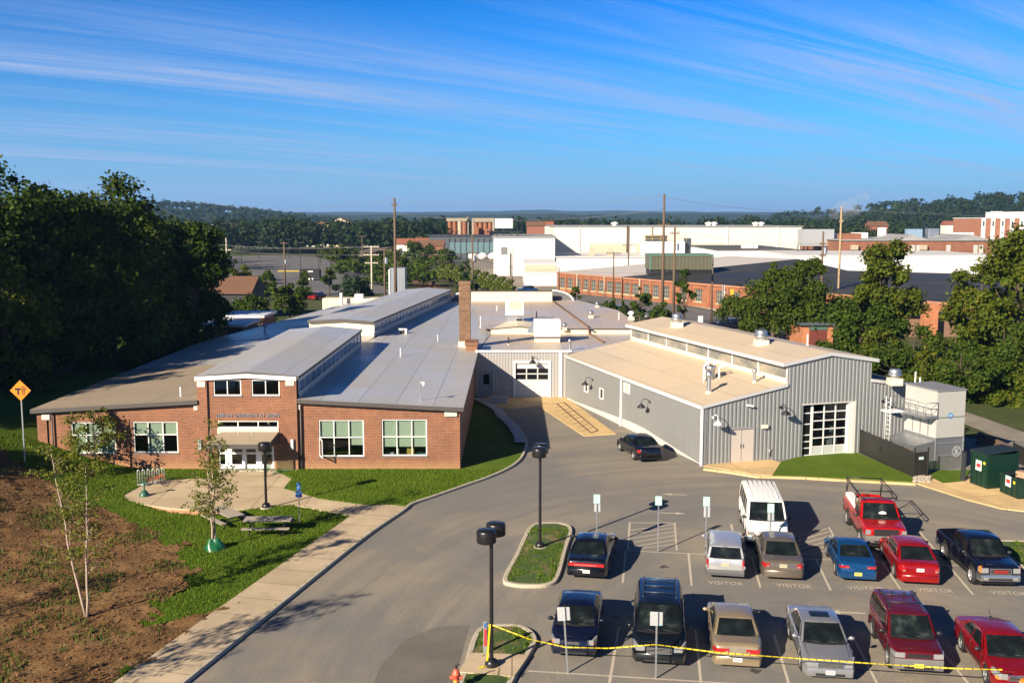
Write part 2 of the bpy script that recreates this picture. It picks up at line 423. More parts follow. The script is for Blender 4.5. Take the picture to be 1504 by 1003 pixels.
def strip(pts, w, z0, z1, mb, closed=False, mi=0, side=1):
    """a kerb: band of width w to one side of a path, from z0 to z1"""
    n = len(pts); inn = []
    for i, p in enumerate(pts):
        a = pts[(i - 1) % n] if (closed or i > 0) else p; b_ = pts[(i + 1) % n] if (closed or i < n - 1) else p
        d = Vector((b_.x - a.x, b_.y - a.y, 0)).normalized(); nrm = Vector((-d.y, d.x, 0)) * side
        inn.append(Vector((p.x, p.y, 0)) + nrm * w)
    rng = range(n if closed else n - 1)
    for i in rng:
        j = (i + 1) % n; p, q, r_, s_ = pts[i], pts[j], inn[j], inn[i]
        e = .03
        mb.add([(p.x, p.y, z0), (q.x, q.y, z0), (q.x, q.y, z1 - e), (p.x, p.y, z1 - e)], [(0, 1, 2, 3)], mi)
        pe = p + (s_ - Vector((p.x, p.y, 0))).normalized() * e; qe = q + (r_ - Vector((q.x, q.y, 0))).normalized() * e
        mb.add([(p.x, p.y, z1 - e), (q.x, q.y, z1 - e), (qe.x, qe.y, z1), (pe.x, pe.y, z1)], [(0, 1, 2, 3)], mi)
        mb.add([(pe.x, pe.y, z1), (qe.x, qe.y, z1), (r_.x, r_.y, z1), (s_.x, s_.y, z1)], [(0, 1, 2, 3)], mi)
        mb.add([(s_.x, s_.y, z1), (r_.x, r_.y, z1), (r_.x, r_.y, z0), (s_.x, s_.y, z0)], [(0, 1, 2, 3)], mi)
    return inn
# parking lot sheet
LOT = thing('parking_lot', None, None); LOT['kind'] = 'structure'
a = MB(); lp_ = [(75, 8), (75, 62), (33, 74), (5, 93), (KS[-1].x - .05, 93)] + [(p.x - .06, p.y) for p in reversed(KS)] + [(KS[0].x - 4, 8)]
bml = bmesh.new(); bml.faces.new([bml.verts.new((x, y, 0)) for x, y in lp_]); bmesh.ops.triangulate(bml, faces=bml.faces)
bml.verts.index_update(); a.add([v_.co.copy() for v_ in bml.verts], [tuple(v_.index for v_ in f_.verts) for f_ in bml.faces]); bml.free()
a.build('asphalt_surface', M_ASPH, LOT)
ap = MB(); ap.add([G(x, y, .004) for x, y in [(505, 1080), (548, 1003), (560, 975), (578, 958), (590, 942), (612, 931), (640, 921), (690, 917), (663, 1015), (640, 1080)]], [tuple(range(10))])
ap.build('asphalt_patch', M_ASPHD, LOT)
kb = MB(); strip(KS, .17, -.05, KZ + .005, kb, side=1)
structure(kb.build('kerb', M_KERB))

# ---- lawn, soil slope and their relief
from mathutils import noise as mn
def inpoly(x, y, P):
    c = False; j = len(P) - 1
    for i in range(len(P)):
        if (P[i][1] > y) != (P[j][1] > y) and x < (P[j][0] - P[i][0]) * (y - P[i][1]) / (P[j][1] - P[i][1]) + P[i][0]: c = not c
        j = i
    return c
PZ = .07
pz_px = [(181, 728), (222, 705), (320, 702), (320, 692), (406, 692), (428, 703), (416, 717), (468, 732), (433, 741), (395, 744), (330, 749), (300, 749), (250, 746), (215, 741), (190, 735)]
PLZ = [tuple(G(x, y, PZ)[:2]) for x, y in pz_px]
WKP = [tuple(G(x, y, .1)[:2]) for x, y in [(462, 730), (534, 740.5), (600, 743), (585, 752), (515, 757.5), (430, 741.5)]]
def hgt(x, y):
    h = .09 + 2.9 * smooth((-23.2 - x) / 12.0) * smooth((y - 30) / 22.0)
    if inpoly(x, y, PLZ) or inpoly(x, y, WKP): h = -.15
    d = ((x + 18.3) / 4.2) ** 2 + ((y - 53.2) / 2.6) ** 2        # the ground drops in front of the plaza wall
    return h - .36 * math.exp(-d * d)
soil_px = [(-400, 690), (-60, 690), (0, 703), (57, 714), (98, 727), (150, 741), (200, 752), (240, 770), (280, 805), (285, 830), (264, 855), (242, 880), (214, 910),
           (250, 905), (300, 893), (330, 880), (350, 878), (165, 1003), (60, 1080), (-400, 1090)]
SOIL = [tuple(G(x, y, .3)[:2]) for x, y in soil_px]
def is_soil(x, y):
    k = mn.noise(Vector((x * .55, y * .55, 0))) * 1.3 + mn.noise(Vector((x * 2.2, y * 2.2, 3))) * .55
    return inpoly(x + k, y + k * .8, SOIL)
lw = MB(); sl_ = MB()
ST = .17; ny = int((92 - 26) / ST); X0 = -62.0
idx = {}
lawn_cells = []; soil_cells = []
def vert(mb, key, x, y, soil):
    d = idx.setdefault(id(mb), {})
    if key in d: return d[key]
    z = hgt(x, y)
    if soil:
        z += .10 * mn.fractal(Vector((x * 1.1, y * 1.1, 0)), 1.0, 2.0, 5) + .07 * abs(mn.noise(Vector((x * 4, y * 4, 1))))
    else:
        z += .02 * mn.noise(Vector((x * .9, y * .9, 5)))
    mb.v.append((x, y, z)); d[key] = len(mb.v) - 1; return d[key]
for j in range(ny):
    y0 = 26 + j * ST; y1 = y0 + ST
    r0, r1 = xr(y0) - .12, xr(y1) - .12
    xl = max(X0, -y0 * .62 - 6)
    n = int((max(r0, r1) - xl) / ST) + 1
    for i in range(n):
        xa, xb = xl + i * ST, xl + (i + 1) * ST
        # snap grid to a global raster so that rows share vertices
        ia = int(math.floor(xl / ST)) + i
        xa, xb = ia * ST, (ia + 1) * ST
        if xa > min(r0, r1): continue
        xm, ym = (xa + xb) / 2, (y0 + y1) / 2
        so_ = is_soil(xm, ym)
        mb = sl_ if so_ else lw
        q = [(xa, y0, (ia, j)), (xb, y0, (ia + 1, j)), (xb, y1, (ia + 1, j + 1)), (xa, y1, (ia, j + 1))]
        ids = []
        for (x, y, k) in q:
            lim = xr(y) - .12
            if x > lim: ids.append(vert(mb, ('e', k), lim, y, so_))
            else: ids.append(vert(mb, k, x, y, so_))
        mb.f.append(tuple(ids)); mb.m.append(0); mb.s.append(True)
        (soil_cells if so_ else lawn_cells).append((xm, ym))
structure(lw.build('lawn', M_LAWN)); structure(sl_.build('soil', M_SOIL))

# ---- pavement along the road, plaza and walk
def poly(name, px, z, mat, parent=None, skirt=.25):
    P = [G(x, y, z) for x, y in px]
    mb = MB(); mb.prism([(p.x, p.y) for p in P], z - skirt, z); return mb.build(name, mat, parent)
# concrete with cut joints
def slabmat(name, rot, s, col=(.46, .37, .26)):
    m, nt, b = newmat(name)
    v = coords(nt, (1, 1, 1), (0, 0, rot)); br = nt.nodes.new('ShaderNodeTexBrick'); L(nt, v, br.inputs['Vector'])
    br.offset = 0; br.inputs['Scale'].default_value = 1; br.inputs['Brick Width'].default_value = s[0]; br.inputs['Row Height'].default_value = s[1]
    br.inputs['Mortar Size'].default_value = .022; br.inputs['Color1'].default_value = (*sc(col, .92), 1); br.inputs['Color2'].default_value = (*sc(col, 1.07), 1)
    br.inputs['Mortar'].default_value = (*sc(col, .4), 1)
    f = noise(nt, coords(nt), .7, 8, .7); f2 = noise(nt, coords(nt), 6, 5, .7)
    mu = nt.nodes.new('ShaderNodeMix'); mu.data_type = 'RGBA'; mu.blend_type = 'MULTIPLY'; mu.inputs[0].default_value = 1
    L(nt, br.outputs[0], mu.inputs[6]); L(nt, ramp(nt, f, [(.3, (.8, .78, .75)), (.7, (1.12, 1.1, 1.06))]), mu.inputs[7])
    c = mixc(nt, ramp(nt, f2, [(.6, (0, 0, 0)), (.85, (.5,) * 3)]), mu.outputs[2], sc(col, .6))
    L(nt, c, b.inputs['Base Color']); b.inputs['Roughness'].default_value = .85; b.inputs['Specular IOR Level'].default_value = .2
    bump(nt, b, f2, .15, .01); return m
dS = (KERB[5] - KERB[2]); angS = atan2(dS.y, dS.x)
M_WALK = slabmat('walk_slabs', -angS, (1.8, 30))
M_PLAZA = slabmat('plaza_slabs', 0, (2.9, 2.6), (.48, .39, .27))
inner = [(-40, 1180), (60, 1082), (165, 1003), (340, 879), (515, 757)]
outer = [(x, y) for x, y in kerb_px[:7]]
sw = MB(); I = [G(x, y, KZ) for x, y in inner]
O = [p for p in KS if KERB[0].y - .01 <= p.y <= KERB[6].y + .01]
O2 = []
for i, p in enumerate(O):
    a_ = O[max(i - 1, 0)]; b_ = O[min(i + 1, len(O) - 1)]; d = (b_ - a_).normalized(); O2.append(Vector((p.x - d.y * .17, p.y + d.x * .17, KZ)))
pl = [(p.x, p.y) for p in O2] + [tuple(G(600, 744, KZ)[:2]), tuple(G(575, 741, KZ)[:2]), tuple(G(534, 741, KZ)[:2])] + [(p.x, p.y) for p in reversed(I)]
bmw = bmesh.new(); fv = [bmw.verts.new((x, y, KZ)) for x, y in pl]; bmw.faces.new(fv); bmesh.ops.triangulate(bmw, faces=bmw.faces)
me = bpy.data.meshes.new('sidewalk'); bmw.to_mesh(me); bmw.free(); me.materials.append(M_WALK)
wo = bpy.data.objects.new('sidewalk', me); COL.objects.link(wo); structure(wo)
wk = MB()           # short walk from the plaza down to the pavement, sloping
wA = [G(466, 732, PZ - .004), G(534, 741, KZ - .003), G(515, 757, KZ - .003), G(432, 741, PZ - .004)]
wk.add([(p.x, p.y, p.z) for p in wA] + [(p.x, p.y, -.1) for p in wA], [(0, 1, 2, 3)] + [(i, (i + 1) % 4, 4 + (i + 1) % 4, 4 + i) for i in range(4)])
structure(wk.build('walkway', M_PLAZA))
pzp = PLZ
M_BRK0 = brickmat('plaza_brick', (.33, .12, .05), (.42, .18, .08), (.45, .36, .25))
pm = MB(); pm.prism(pzp, PZ - .09, PZ, 0); pm.prism([(x, y) for x, y in pzp], -.6, PZ - .09, 1)
structure(pm.build('plaza', [M_PLAZA, M_BRK0]))

# ---- planted islands with kerbs
def island(name, px, z=.14, dirt=None):
    P = [G(x, y, z) for x, y in px]; P = [Vector(p) for p in P]
    Q = []
    n = len(P)
    for i in range(n):
        a_, b_, c_, d_ = P[i - 1], P[i], P[(i + 1) % n], P[(i + 2) % n]
        for k in range(4):
            t = k / 4; Q.append(.5 * ((2 * b_) + (c_ - a_) * t + (2 * a_ - 5 * b_ + 4 * c_ - d_) * t * t + (3 * b_ - a_ - 3 * c_ + d_) * t ** 3))
    ar = sum(Q[i].x * Q[(i + 1) % len(Q)].y - Q[(i + 1) % len(Q)].x * Q[i].y for i in range(len(Q)))
    if ar < 0: Q.reverse()
    root = thing(name, None, None); root['kind'] = 'structure'
    k = MB(); inn = strip(Q, .2, -.05, z, k, True, 0, 1); k.build('kerb_ring', M_KERB, root)
    g_ = MB(); cx_ = sum(p.x for p in inn) / len(inn); cy_ = sum(p.y for p in inn) / len(inn)
    rings = 8; vs = []
    for r_ in range(rings + 1):
        t = r_ / rings
        for p in inn:
            x, y = cx_ + (p.x - cx_) * (1 - t) , cy_ + (p.y - cy_) * (1 - t)
            vs.append((x, y, z - .03 + .05 * smooth(min(1, t * 2)) + .02 * mn.noise(Vector((x * 2, y * 2, 0)))))
    m_ = len(inn); fs = []
    for r_ in range(rings):
        for i in range(m_): fs.append((r_ * m_ + i, r_ * m_ + (i + 1) % m_, (r_ + 1) * m_ + (i + 1) % m_, (r_ + 1) * m_ + i))
    g_.add(vs, fs, 0, True); g_.build('turf', M_ISL, root)
    return root, [(p.x, p.y) for p in inn]
m, nt, b = newmat('island_turf'); v = coords(nt); f = noise(nt, v, .9, 6, .65); f2 = noise(nt, v, 9, 5, .7)
c = ramp(nt, f, [(.34, (.04, .085, .010)), (.52, (.065, .11, .016)), (.60, (.22, .15, .07)), (.7, (.27, .17, .08))])
c = mixc(nt, ramp(nt, f2, [(.35, (0, 0, 0)), (.7, (.7,) * 3)]), c, (.03, .05, .01)); L(nt, c, b.inputs['Base Color']); b.inputs['Roughness'].default_value = .95
bump(nt, b, f2, .8, .06); M_ISL = m
isA, isA_in = island('planted_island', [(738.5, 848), (757, 812), (776, 774), (795, 766.5), (826, 767), (841, 776), (833, 805), (822, 845), (808, 856.5), (782, 859), (752, 857)])
isB, isB_in = island('kerbed_island', [(600, 1130), (671, 1003), (690, 945), (700, 924), (714, 917), (745, 915), (766, 917), (782, 925), (789, 937), (784, 950), (752, 1003), (700, 1130)])
isC, isC_in = island('grass_island', [(1465, 797), (1480, 792), (1620, 800), (1640, 850), (1600, 878), (1510, 838), (1478, 815)])
bandp = [G(x, y, .155) for x, y in [(691, 958), (777, 961), (755, 993), (673, 986)]]
bm_ = MB(); bm_.prism([(p.x, p.y) for p in bandp], .05, .165); structure(bm_.build('island_crossing', slabmat('crossing_slab', 0, (6, 6))))

# ---- concrete and grass in front of the metal building
def flat(name, px, z, mat, skirt=.15):
    P = [G(x, y, z) for x, y in px]; mb = MB(); mb.prism([(p.x, p.y) for p in P], z - skirt, z); return structure(mb.build(name, mat))
M_APRON = slabmat('apron_slabs', radians(-16), (3.2, 3.2), (.58, .42, .22))
flat('doorway_pad', [(1033, 684), (1110, 696), (1134, 698), (1147, 678), (1118, 672), (1060, 671)], .05, M_APRON)
flat('grass_verge', [(1134, 698), (1147, 678), (1180, 668), (1258, 664), (1350, 704), (1345, 707), (1230, 701)], .07, M_LAWN)
flat('concrete_apron', [(1345, 709), (1372, 703), (1410, 706), (1440, 690), (1560, 690), (1700, 760), (1504, 750), (1470, 746), (1420, 733)], .06, M_APRON)
flat('side_grass', [(1362, 697), (1380, 690), (1425, 690), (1416, 706), (1385, 709)], .08, M_LAWN)
kg = MB(); kp = [G(x, y, .12) for x, y in [(1033, 688), (1070, 692.5), (1110, 699), (1180, 701), (1230, 704), (1345, 710)]]
strip(kp, .22, -.05, .12, kg, side=1); structure(kg.build('verge_kerb', M_APRON))
flat('loading_pad', [(690, 592), (694, 583), (835, 582), (846, 590), (750, 600)], .03, M_APRON)
flat('ramp_slab', [(790, 595), (838, 588), (905, 637), (858, 640)], .05, M_APRON)
# ================================================================ building helpers
def TM(x=0, y=0, z=0, rz=0): return Matrix.Translation((x, y, z)) @ Matrix.Rotation(rz, 4, 'Z')
def wall(mb, x0, x1, zb, zt, holes=(), offs=None, breaks=(), depth=.25, mi=0, M=None):
    """a wall in the plane y = 0 (outside is -y) as vertical strips, with openings and their reveals"""
    zb = zb if callable(zb) else (lambda x, v=zb: v); zt = zt if callable(zt) else (lambda x, v=zt: v)
    xs = sorted({round(x, 4) for x in [x0, x1, *breaks, *[h[0] for h in holes], *[h[1] for h in holes]] if x0 - 1e-6 <= x <= x1 + 1e-6})
    of = offs or (lambda x: 0.0)
    w = MB()
    for a, b in zip(xs[:-1], xs[1:]):
        if b - a < 1e-4: continue
        m_ = (a + b) / 2; ya, yb = of(a), of(b)
        cuts = sorted([(h[2], h[3]) for h in holes if h[0] - 1e-4 < m_ < h[1] + 1e-4])
        la, lb = zb(a), zb(b)
        for h0, h1 in cuts:
            if h0 > la + .01: w.quad((a, ya, la), (b, yb, lb), (b, yb, h0), (a, ya, h0))
            la = lb = h1
        w.quad((a, ya, la), (b, yb, lb), (b, yb, zt(b)), (a, ya, zt(a)))
    for xa, xb, za, zc in holes:
        d = depth
        for p, q in (((xa, za), (xa, zc)), ((xa, zc), (xb, zc)), ((xb, zc), (xb, za)), ((xb, za), (xa, za))):
            w.quad((p[0], 0, p[1]), (q[0], 0, q[1]), (q[0], d, q[1]), (p[0], d, p[1]))
    w.m = [mi] * len(w.f)
    if M is not None: w.xf(M)
    mb.merge(w); return mb
def ribs(x0, x1, period=.27, a=.45, d=.035):
    """break points and offset function of trapezoid sheet metal"""
    br = []; ph = []
    n = int((x1 - x0) / period) + 1
    for i in range(n + 1):
        for f, o in ((0, 0), (a, 0), (a + .12, d), (.88, d)):
            x = x0 + (i + f) * period
            br.append(x); ph.append(o)
    def of(x):
        t = ((x - x0) / period) % 1.0
        if t < a: return 0.0
        if t < a + .12: return d * (t - a) / .12
        if t < .88: return d
        return d * (1 - t) / .12
    return [b_ for b_ in br if x0 <= b_ <= x1], of
M_PANE = glassmat('window_glass', (.55, .62, .6), 1.0)
M_BLIND = plain('roller_blind', (.60, .66, .52), .8, var=.03)
M_SILLB = plain('brick_sill', (.16, .13, .12), .8)
def window(parent, M, x0, x1, z0, z1, cols, rows, recess=.1, fr=.07, frm=None, name='window', splits=None, blinds=None, sill=True, pane=None, blind_mat=None):
    f = MB(); y0, y1 = recess - .06, recess
    xs = [x0 + (x1 - x0) * i / cols for i in range(cols + 1)]
    zs = [z0 + (z1 - z0) * (splits[i] if splits else i / rows) for i in range(rows + 1)]
    for i, x in enumerate(xs):
        w = fr if i in (0, cols) else fr * .8
        a = x if i == 0 else (x - w if i == cols else x - w / 2)
        f.bx(a, a + w, y0, y1, z0, z1)
    for i, z in enumerate(zs):
        w = fr if i in (0, rows) else fr * .8
        a = z if i == 0 else (z - w if i == rows else z - w / 2)
        f.bx(x0 + fr, x1 - fr, y0 + .004, y1 - .004, a, a + w)
    if M is not None: f.xf(M)
    o = f.build(name, frm or M_ALU, parent)
    p = MB(); p.quad((x0, recess - .02, z0), (x1, recess - .02, z0), (x1, recess - .02, z1), (x0, recess - .02, z1))
    if M is not None: p.xf(M)
    p.build('pane', pane or M_PANE, o)
    if blinds:
        bl = MB()
        for (ci, fz) in blinds:                  # column, how far down the blind hangs (0..1 of the window)
            bl.quad((xs[ci] + .06, recess + .07, z1 - (z1 - z0) * fz), (xs[ci + 1] - .05, recess + .07, z1 - (z1 - z0) * fz), (xs[ci + 1] - .05, recess + .07, z1 - .03), (xs[ci] + .06, recess + .07, z1 - .03))
        if M is not None: bl.xf(M)
        bl.build('blind', blind_mat or M_BLIND, o)
    if sill:
        s_ = MB(); s_.bx(x0 - .05, x1 + .05, -.05, recess - .061, z0 - .09, z0 - .002)
        if M is not None: s_.xf(M)
        s_.build('sill', M_SILLB, o)
    return o
def roofmat(name, col, dirt, rot, rough=.42, amount=.5, seam=2.4, spec=.5):
    m, nt, b = newmat(name)
    v = coords(nt, (1, 1, 1), (0, 0, rot)); br = nt.nodes.new('ShaderNodeTexBrick'); L(nt, v, br.inputs['Vector'])
    br.inputs['Scale'].default_value = 1; br.inputs['Brick Width'].default_value = 12; br.inputs['Row Height'].default_value = seam
    br.inputs['Mortar Size'].default_value = .04
    br.inputs['Color1'].default_value = (*sc(col, .94), 1); br.inputs['Color2'].default_value = (*sc(col, 1.04), 1); br.inputs['Mortar'].default_value = (*sc(col, .6), 1)
    ob = coords(nt); f = noise(nt, ob, .11, 7, .62, .5); f2 = noise(nt, ob, 1.7, 6, .7)
    c = mixc(nt, mmath(nt, 'MULTIPLY', ramp(nt, f, [(.38, (0, 0, 0)), (.66, (1, 1, 1))]), amount), br.outputs[0], dirt)
    c = mixc(nt, ramp(nt, f2, [(.5, (0, 0, 0)), (.8, (.35,) * 3)]), c, sc(dirt, .7))
    L(nt, c, b.inputs['Base Color']); b.inputs['Specular IOR Level'].default_value = spec
    L(nt, ramp(nt, f, [(.3, (rough * .75,) * 3), (.7, (rough * 1.35,) * 3)]), b.inputs['Roughness'])
    bump(nt, b, br.outputs['Fac'], .25, .01)
    return m
M_RGREY = roofmat('grey_membrane', (.43, .425, .42), (.36, .33, .28), pi / 2, .38, .5)
M_RTAN = roofmat('tan_tinted_membrane', (.31, .255, .19), (.26, .20, .14), 0, .7, .7, 3.0, .3)  # tan from dirt plus a missing sky reflection, painted into the colour
M_RCREAM = roofmat('cream_membrane', (.44, .40, .37), (.50, .36, .22), pi / 2, .4, .75)
M_RPEACH = roofmat('peach_membrane', (.52, .43, .32), (.55, .43, .29), pi / 2 , .6, .6, 2.4, .35)
M_FASCIA = plain('dark_fascia', (.07, .062, .058), .6, var=.15)
M_STONE = plain('cast_stone', (.62, .55, .47), .85, var=.1, bmp=.1)
BRICK = brickmat('red_brick', (.17, .055, .025), (.25, .085, .04), (.30, .21, .14), .26, .10, base_z=.55)
BRICKD = brickmat('dark_brick', (.16, .06, .03), (.26, .11, .05), (.3, .22, .15), .26, .10)

# ================================================================ the brick building
FY = 64.2
BB = thing('brick_building', 'long low red brick building with raised entrance bay and grey stepped roof', 'building', (-17, FY, 0))
T0 = Matrix.Translation((17, -FY, 0))                       # world -> building
def W2(px, py): p = Yp(px, py, FY); return p.x + 17, p.z    # photo pixel on the front wall -> local x, z
def rng(a, b): (x0, z1), (x1, z0) = W2(*a), W2(*b); return x0, x1, z0, z1
XL, XR = -13.25, 13.65                                       # wing ends; the bay lies between TX0 and TX1
TX0, TX1 = W2(290.9, 570)[0], W2(436, 570)[0]
wl, wr = [rng((103.8, 619.9), (171.2, 665.7)), rng((194.9, 619.3), (262.2, 664.8))], [rng((467.8, 616.7), (535, 670.1)), rng((560.2, 615.8), (627.4, 669.3))]
tw = [rng((313.5, 557.2), (355.2, 580.7)), rng((369.5, 557.2), (411.5, 580.7))]
tr_ = rng((320, 617.3), (409.5, 627.8))
zE_R0, zE_R1 = W2(437, 591)[1], W2(673, 601)[1]              # underside of the right eave
zE_L0, zE_L1 = W2(77, 604.5)[1], W2(291, 592.4)[1]
zTw = W2(353, 549)[1]
eR = lambda x: zE_R0 + (zE_R1 - zE_R0) * (x - TX1) / (XR - TX1)
eL = lambda x: zE_L1 + (zE_L0 - zE_L1) * (TX0 - x) / (TX0 - XL)
def eT(x): return W2(353, 553)[1] - .22 * abs((x - (TX0 + TX1) / 2) / ((TX1 - TX0) / 2))
dr = (W2(320, 652)[0], W2(402.5, 652)[0], .1, 2.35)
w = MB()
wall(w, XL, TX0, -.9, eL, wl); wall(w, TX1, XR, -.9, eR, wr)
w2 = MB(); wall(w2, TX0, TX1, -.9, eT, [*tw, tr_, dr], depth=.3); w2.xf(Matrix.Translation((0, -.12, 0))); w.merge(w2)
for x in (TX0, TX1): w.quad((x, -.12, -.9), (x, .0, -.9), (x, .0, eT(x)), (x, -.12, eT(x)))
for x0, x1 in ((TX0 - .02, TX0 + .62), (TX1 - .62, TX1 + .02)): w.bx(x0, x1, -.26, -.121, -.5, eT(x0) - .02)
# pilaster of the wing ends
w.bx(XR - .05, XR + .02, -.04, .5, -.5, eR(XR) - .02); w.bx(XL - .06, XL + .55, -.1, -.003, -.5, eL(XL) - .03)
w.build('front_wall', BRICK, BB)
# rear part is turned by 6.2 degrees
RA = radians(-6.2); q0 = Vector((-13.4 + 17, 98.6 - FY, 0)); ux = Vector((sin(-RA), cos(-RA), 0)); vx = Vector((cos(-RA), -sin(-RA), 0))
def RP(u, v, z): p = q0 + ux * u + vx * v; return (p.x, p.y, z)      # u along the rear block, v to its right
zb = 4.62 ; zc_ = 6.2
cx0, cx1 = W2(285, 552)[0] + .25, W2(437, 552)[0]
sw_ = MB()
sw_.quad((XR, 0, -.9), (XR, 28.5, -.9), (XR, 28.5, 3.95), (XR, 0, eR(XR)))
pl_ = (XL, 0), (XL, 34.5), RP(46, -15.2, 0)[:2]
for (a_, b_) in zip(pl_[:-1], pl_[1:]): sw_.quad((b_[0], b_[1], -.9), (a_[0], a_[1], -.9), (a_[0], a_[1], 3.8), (b_[0], b_[1], 3.8))
sw_.build('side_wall', BRICKD, BB)
# roofs
r = MB()
re = .35; yE = -.38
def slab(mb, a, b_, c, d, t=.2, mi=0, ms=1):
    P = [Vector(p) for p in (a, b_, c, d)]; Q = [p - Vector((0, 0, t)) for p in P]
    mb.add(P, [(0, 1, 2, 3)], mi); mb.add(Q, [(3, 2, 1, 0)], ms)
    for i in range(4): mb.quad(Q[i], Q[(i + 1) % 4], P[(i + 1) % 4], P[i], ms)
th = .26
zr0, zr1 = W2(437, 585.5)[1], W2(673, 597.2)[1]
slab(r, (cx1, yE, zr0 + .03), (XR + .28, yE, zr1), (XR + .28, 28.2, zr1), (cx1, 28.2, zr0 + .03), th)
r.build('right_roof', [M_RGREY, M_FASCIA], BB)
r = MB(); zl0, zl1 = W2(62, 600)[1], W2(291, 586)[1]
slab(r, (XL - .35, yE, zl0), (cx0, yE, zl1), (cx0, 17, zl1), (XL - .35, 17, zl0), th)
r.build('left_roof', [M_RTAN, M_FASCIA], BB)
r = MB(); slab(r, (XL - .35, 17.001, zl0), (cx0, 17.001, zl1), (cx0, 34, zl1), (XL - .35, 35, zl0), th)
P1 = RP(0, -6.6, zl1); P2 = RP(46, -6.6, zl1); P3 = RP(46, -15.6, zl0)
slab(r, (XL - .35, 35.001, zl0), P1, P2, P3, th); r.build('rear_left_roof', [M_RGREY, M_FASCIA], BB)
r = MB(); slab(r, (cx1, 28.201, zr0 + .03), (XR + .28, 28.201, zr1 + .02), RP(46, 8.6, zr1 + .15), RP(46, -.2, zr0 + .03), th)
slab(r, (cx0, 27.5, zl1), (cx1, 27.5, zr0 + .02), RP(1.5, 0, zr0 + .02), RP(1.5, -6.6, zl1), th)
r.build('rear_right_roof', [M_RGREY, M_FASCIA], BB)
# raised lantern roofs (two, one behind the other)
def lantern(rname, P, x0, x1, y0, y1, base, top, ridge, over, npan):
    cxm = (x0 + x1) / 2
    rr = MB()
    for s_, xa in ((0, x0 - over), (1, x1 + over)):
        a_, b_ = ((xa, cxm) if s_ == 0 else (cxm, xa))
        za, zb_ = ((top, ridge) if s_ == 0 else (ridge, top))
        slab(rr, P(a_, y0 - .45, za), P(b_, y0 - .45, zb_), P(b_, y1 + .3, zb_), P(a_, y1 + .3, za), .2)
    rr.build(rname, [M_RGREY, M_FASCIA], BB)
    gl = MB(); fr = MB(); bs = MB()
    for x, sg in ((x0, -1), (x1, 1)):
        n = npan
        gl.quad(P(x, y0, base + .3), P(x, y1, base + .3), P(x, y1, top - .21), P(x, y0, top - .21))
        bs.quad(P(x + .03 * sg, y0, base - .3), P(x + .03 * sg, y1, base - .3), P(x + .03 * sg, y1, base + .3), P(x + .03 * sg, y0, base + .3))
        for i in range(n + 1):
            y = y0 + (y1 - y0) * i / n; e = .05
            p = [P(x - .01 * sg, y - e, base + .3), P(x + .05 * sg, y - e, base + .3), P(x + .05 * sg, y + e, base + .3), P(x - .01 * sg, y + e, base + .3)]
            fr.prism([q[:2] for q in p], base + .3, top - .22)
        fr.quad(P(x + .06 * sg, y0, top - .42), P(x + .06 * sg, y1, top - .42), P(x + .06 * sg, y1, top - .2), P(x + .06 * sg, y0, top - .2))
        fr.quad(P(x + .06 * sg, y0, base + .3), P(x + .06 * sg, y1, base + .3), P(x + .06 * sg, y1, base + .42), P(x + .06 * sg, y0, base + .42))
    o = fr.build('clerestory', plain('clerestory_frame', (.6, .6, .57), .5), BB)
    gl.build('pane', M_CLER, o); bs.build('upstand', M_FLASH, o)
    return cxm
m, nt, b = newmat('clerestory_glass'); v = coords(nt, (1, 1, .2)); f = noise(nt, v, 1.1, 5, .7)
L(nt, ramp(nt, f, [(.35, (.05, .08, .13)), (.6, (.2, .27, .36)), (.75, (.42, .46, .5))]), b.inputs['Base Color']); b.inputs['Roughness'].default_value = .12
M_CLER = m
M_FLASH = plain('grey_flashing', (.5, .48, .45), .5)
lantern('lantern_roof', lambda x, y, z: (x, y, z), cx0, cx1, .15, 27.2, zr0, W2(437, 551.5)[1], W2(356, 545)[1], .12, 14)
lantern('rear_lantern_roof', lambda x, y, z: RP(y, x, z), -6.4, 0, 0, 44.5, 4.75, 6.2, 6.42, .12, 26)
w = MB()     # gables of the lanterns
w.add([RP(-.02, -6.4, 4.7), RP(-.02, 0, 4.7), RP(-.02, 0, 6.0), RP(-.02, -3.2, 6.22), RP(-.02, -6.4, 6.0)], [(0, 1, 2, 3, 4)])
w.add([(cx0, 27.25, zr0), (cx0, 27.25, 6.1), ((cx0 + cx1) / 2, 27.25, 6.3), (cx1, 27.25, 6.1), (cx1, 27.25, zr0)], [(0, 1, 2, 3, 4)])
w.build('lantern_gable', M_CREAM, BB)
w = MB()     # pale band under the raised roof of the entrance bay
zt_ = W2(353, 549)[1]
for a_, b_ in ((TX0 - .12, (TX0 + TX1) / 2), ((TX0 + TX1) / 2, TX1 + .02)):
    za, zb_ = (zt_ - .21, zt_ - .02) if a_ < TX0 else (zt_ - .02, zt_ - .21)
    w.add([(a_, -.31, za - .2), (b_, -.31, zb_ - .2), (b_, -.31, zb_ + .06), (a_, -.31, za + .06), (a_, .1, za - .2), (b_, .1, zb_ - .2), (b_, .1, zb_ + .06), (a_, .1, za + .06)],
          [(0, 1, 2, 3), (4, 5, 1, 0), (7, 3, 2, 6), (0, 3, 7, 4), (1, 5, 6, 2)])
w.build('cornice_band', M_WHITE, BB)
for a_, b_ in (((653, 602.5), (671.5, 611)), ((285, 594), (293, 602)), ((433, 593.5), (441.5, 601)), ((62, 608), (74.5, 616))):
    x0, x1, z0, z1 = rng(a_, b_); w = MB(); w.bev(x0, x1, -.14, .1, z0, z1, .015); w.build('stone_block', M_STONE, BB)
for a_, b_ in (((291.0, 559), (303.5, 567.2)), ((420.6, 557), (433.5, 565.3))):
    x0, x1, z0, z1 = rng(a_, b_); w = MB(); w.bev(x0, x1, -.31, -.05, z0, z1, .015); w.build('stone_block', M_STONE, BB)
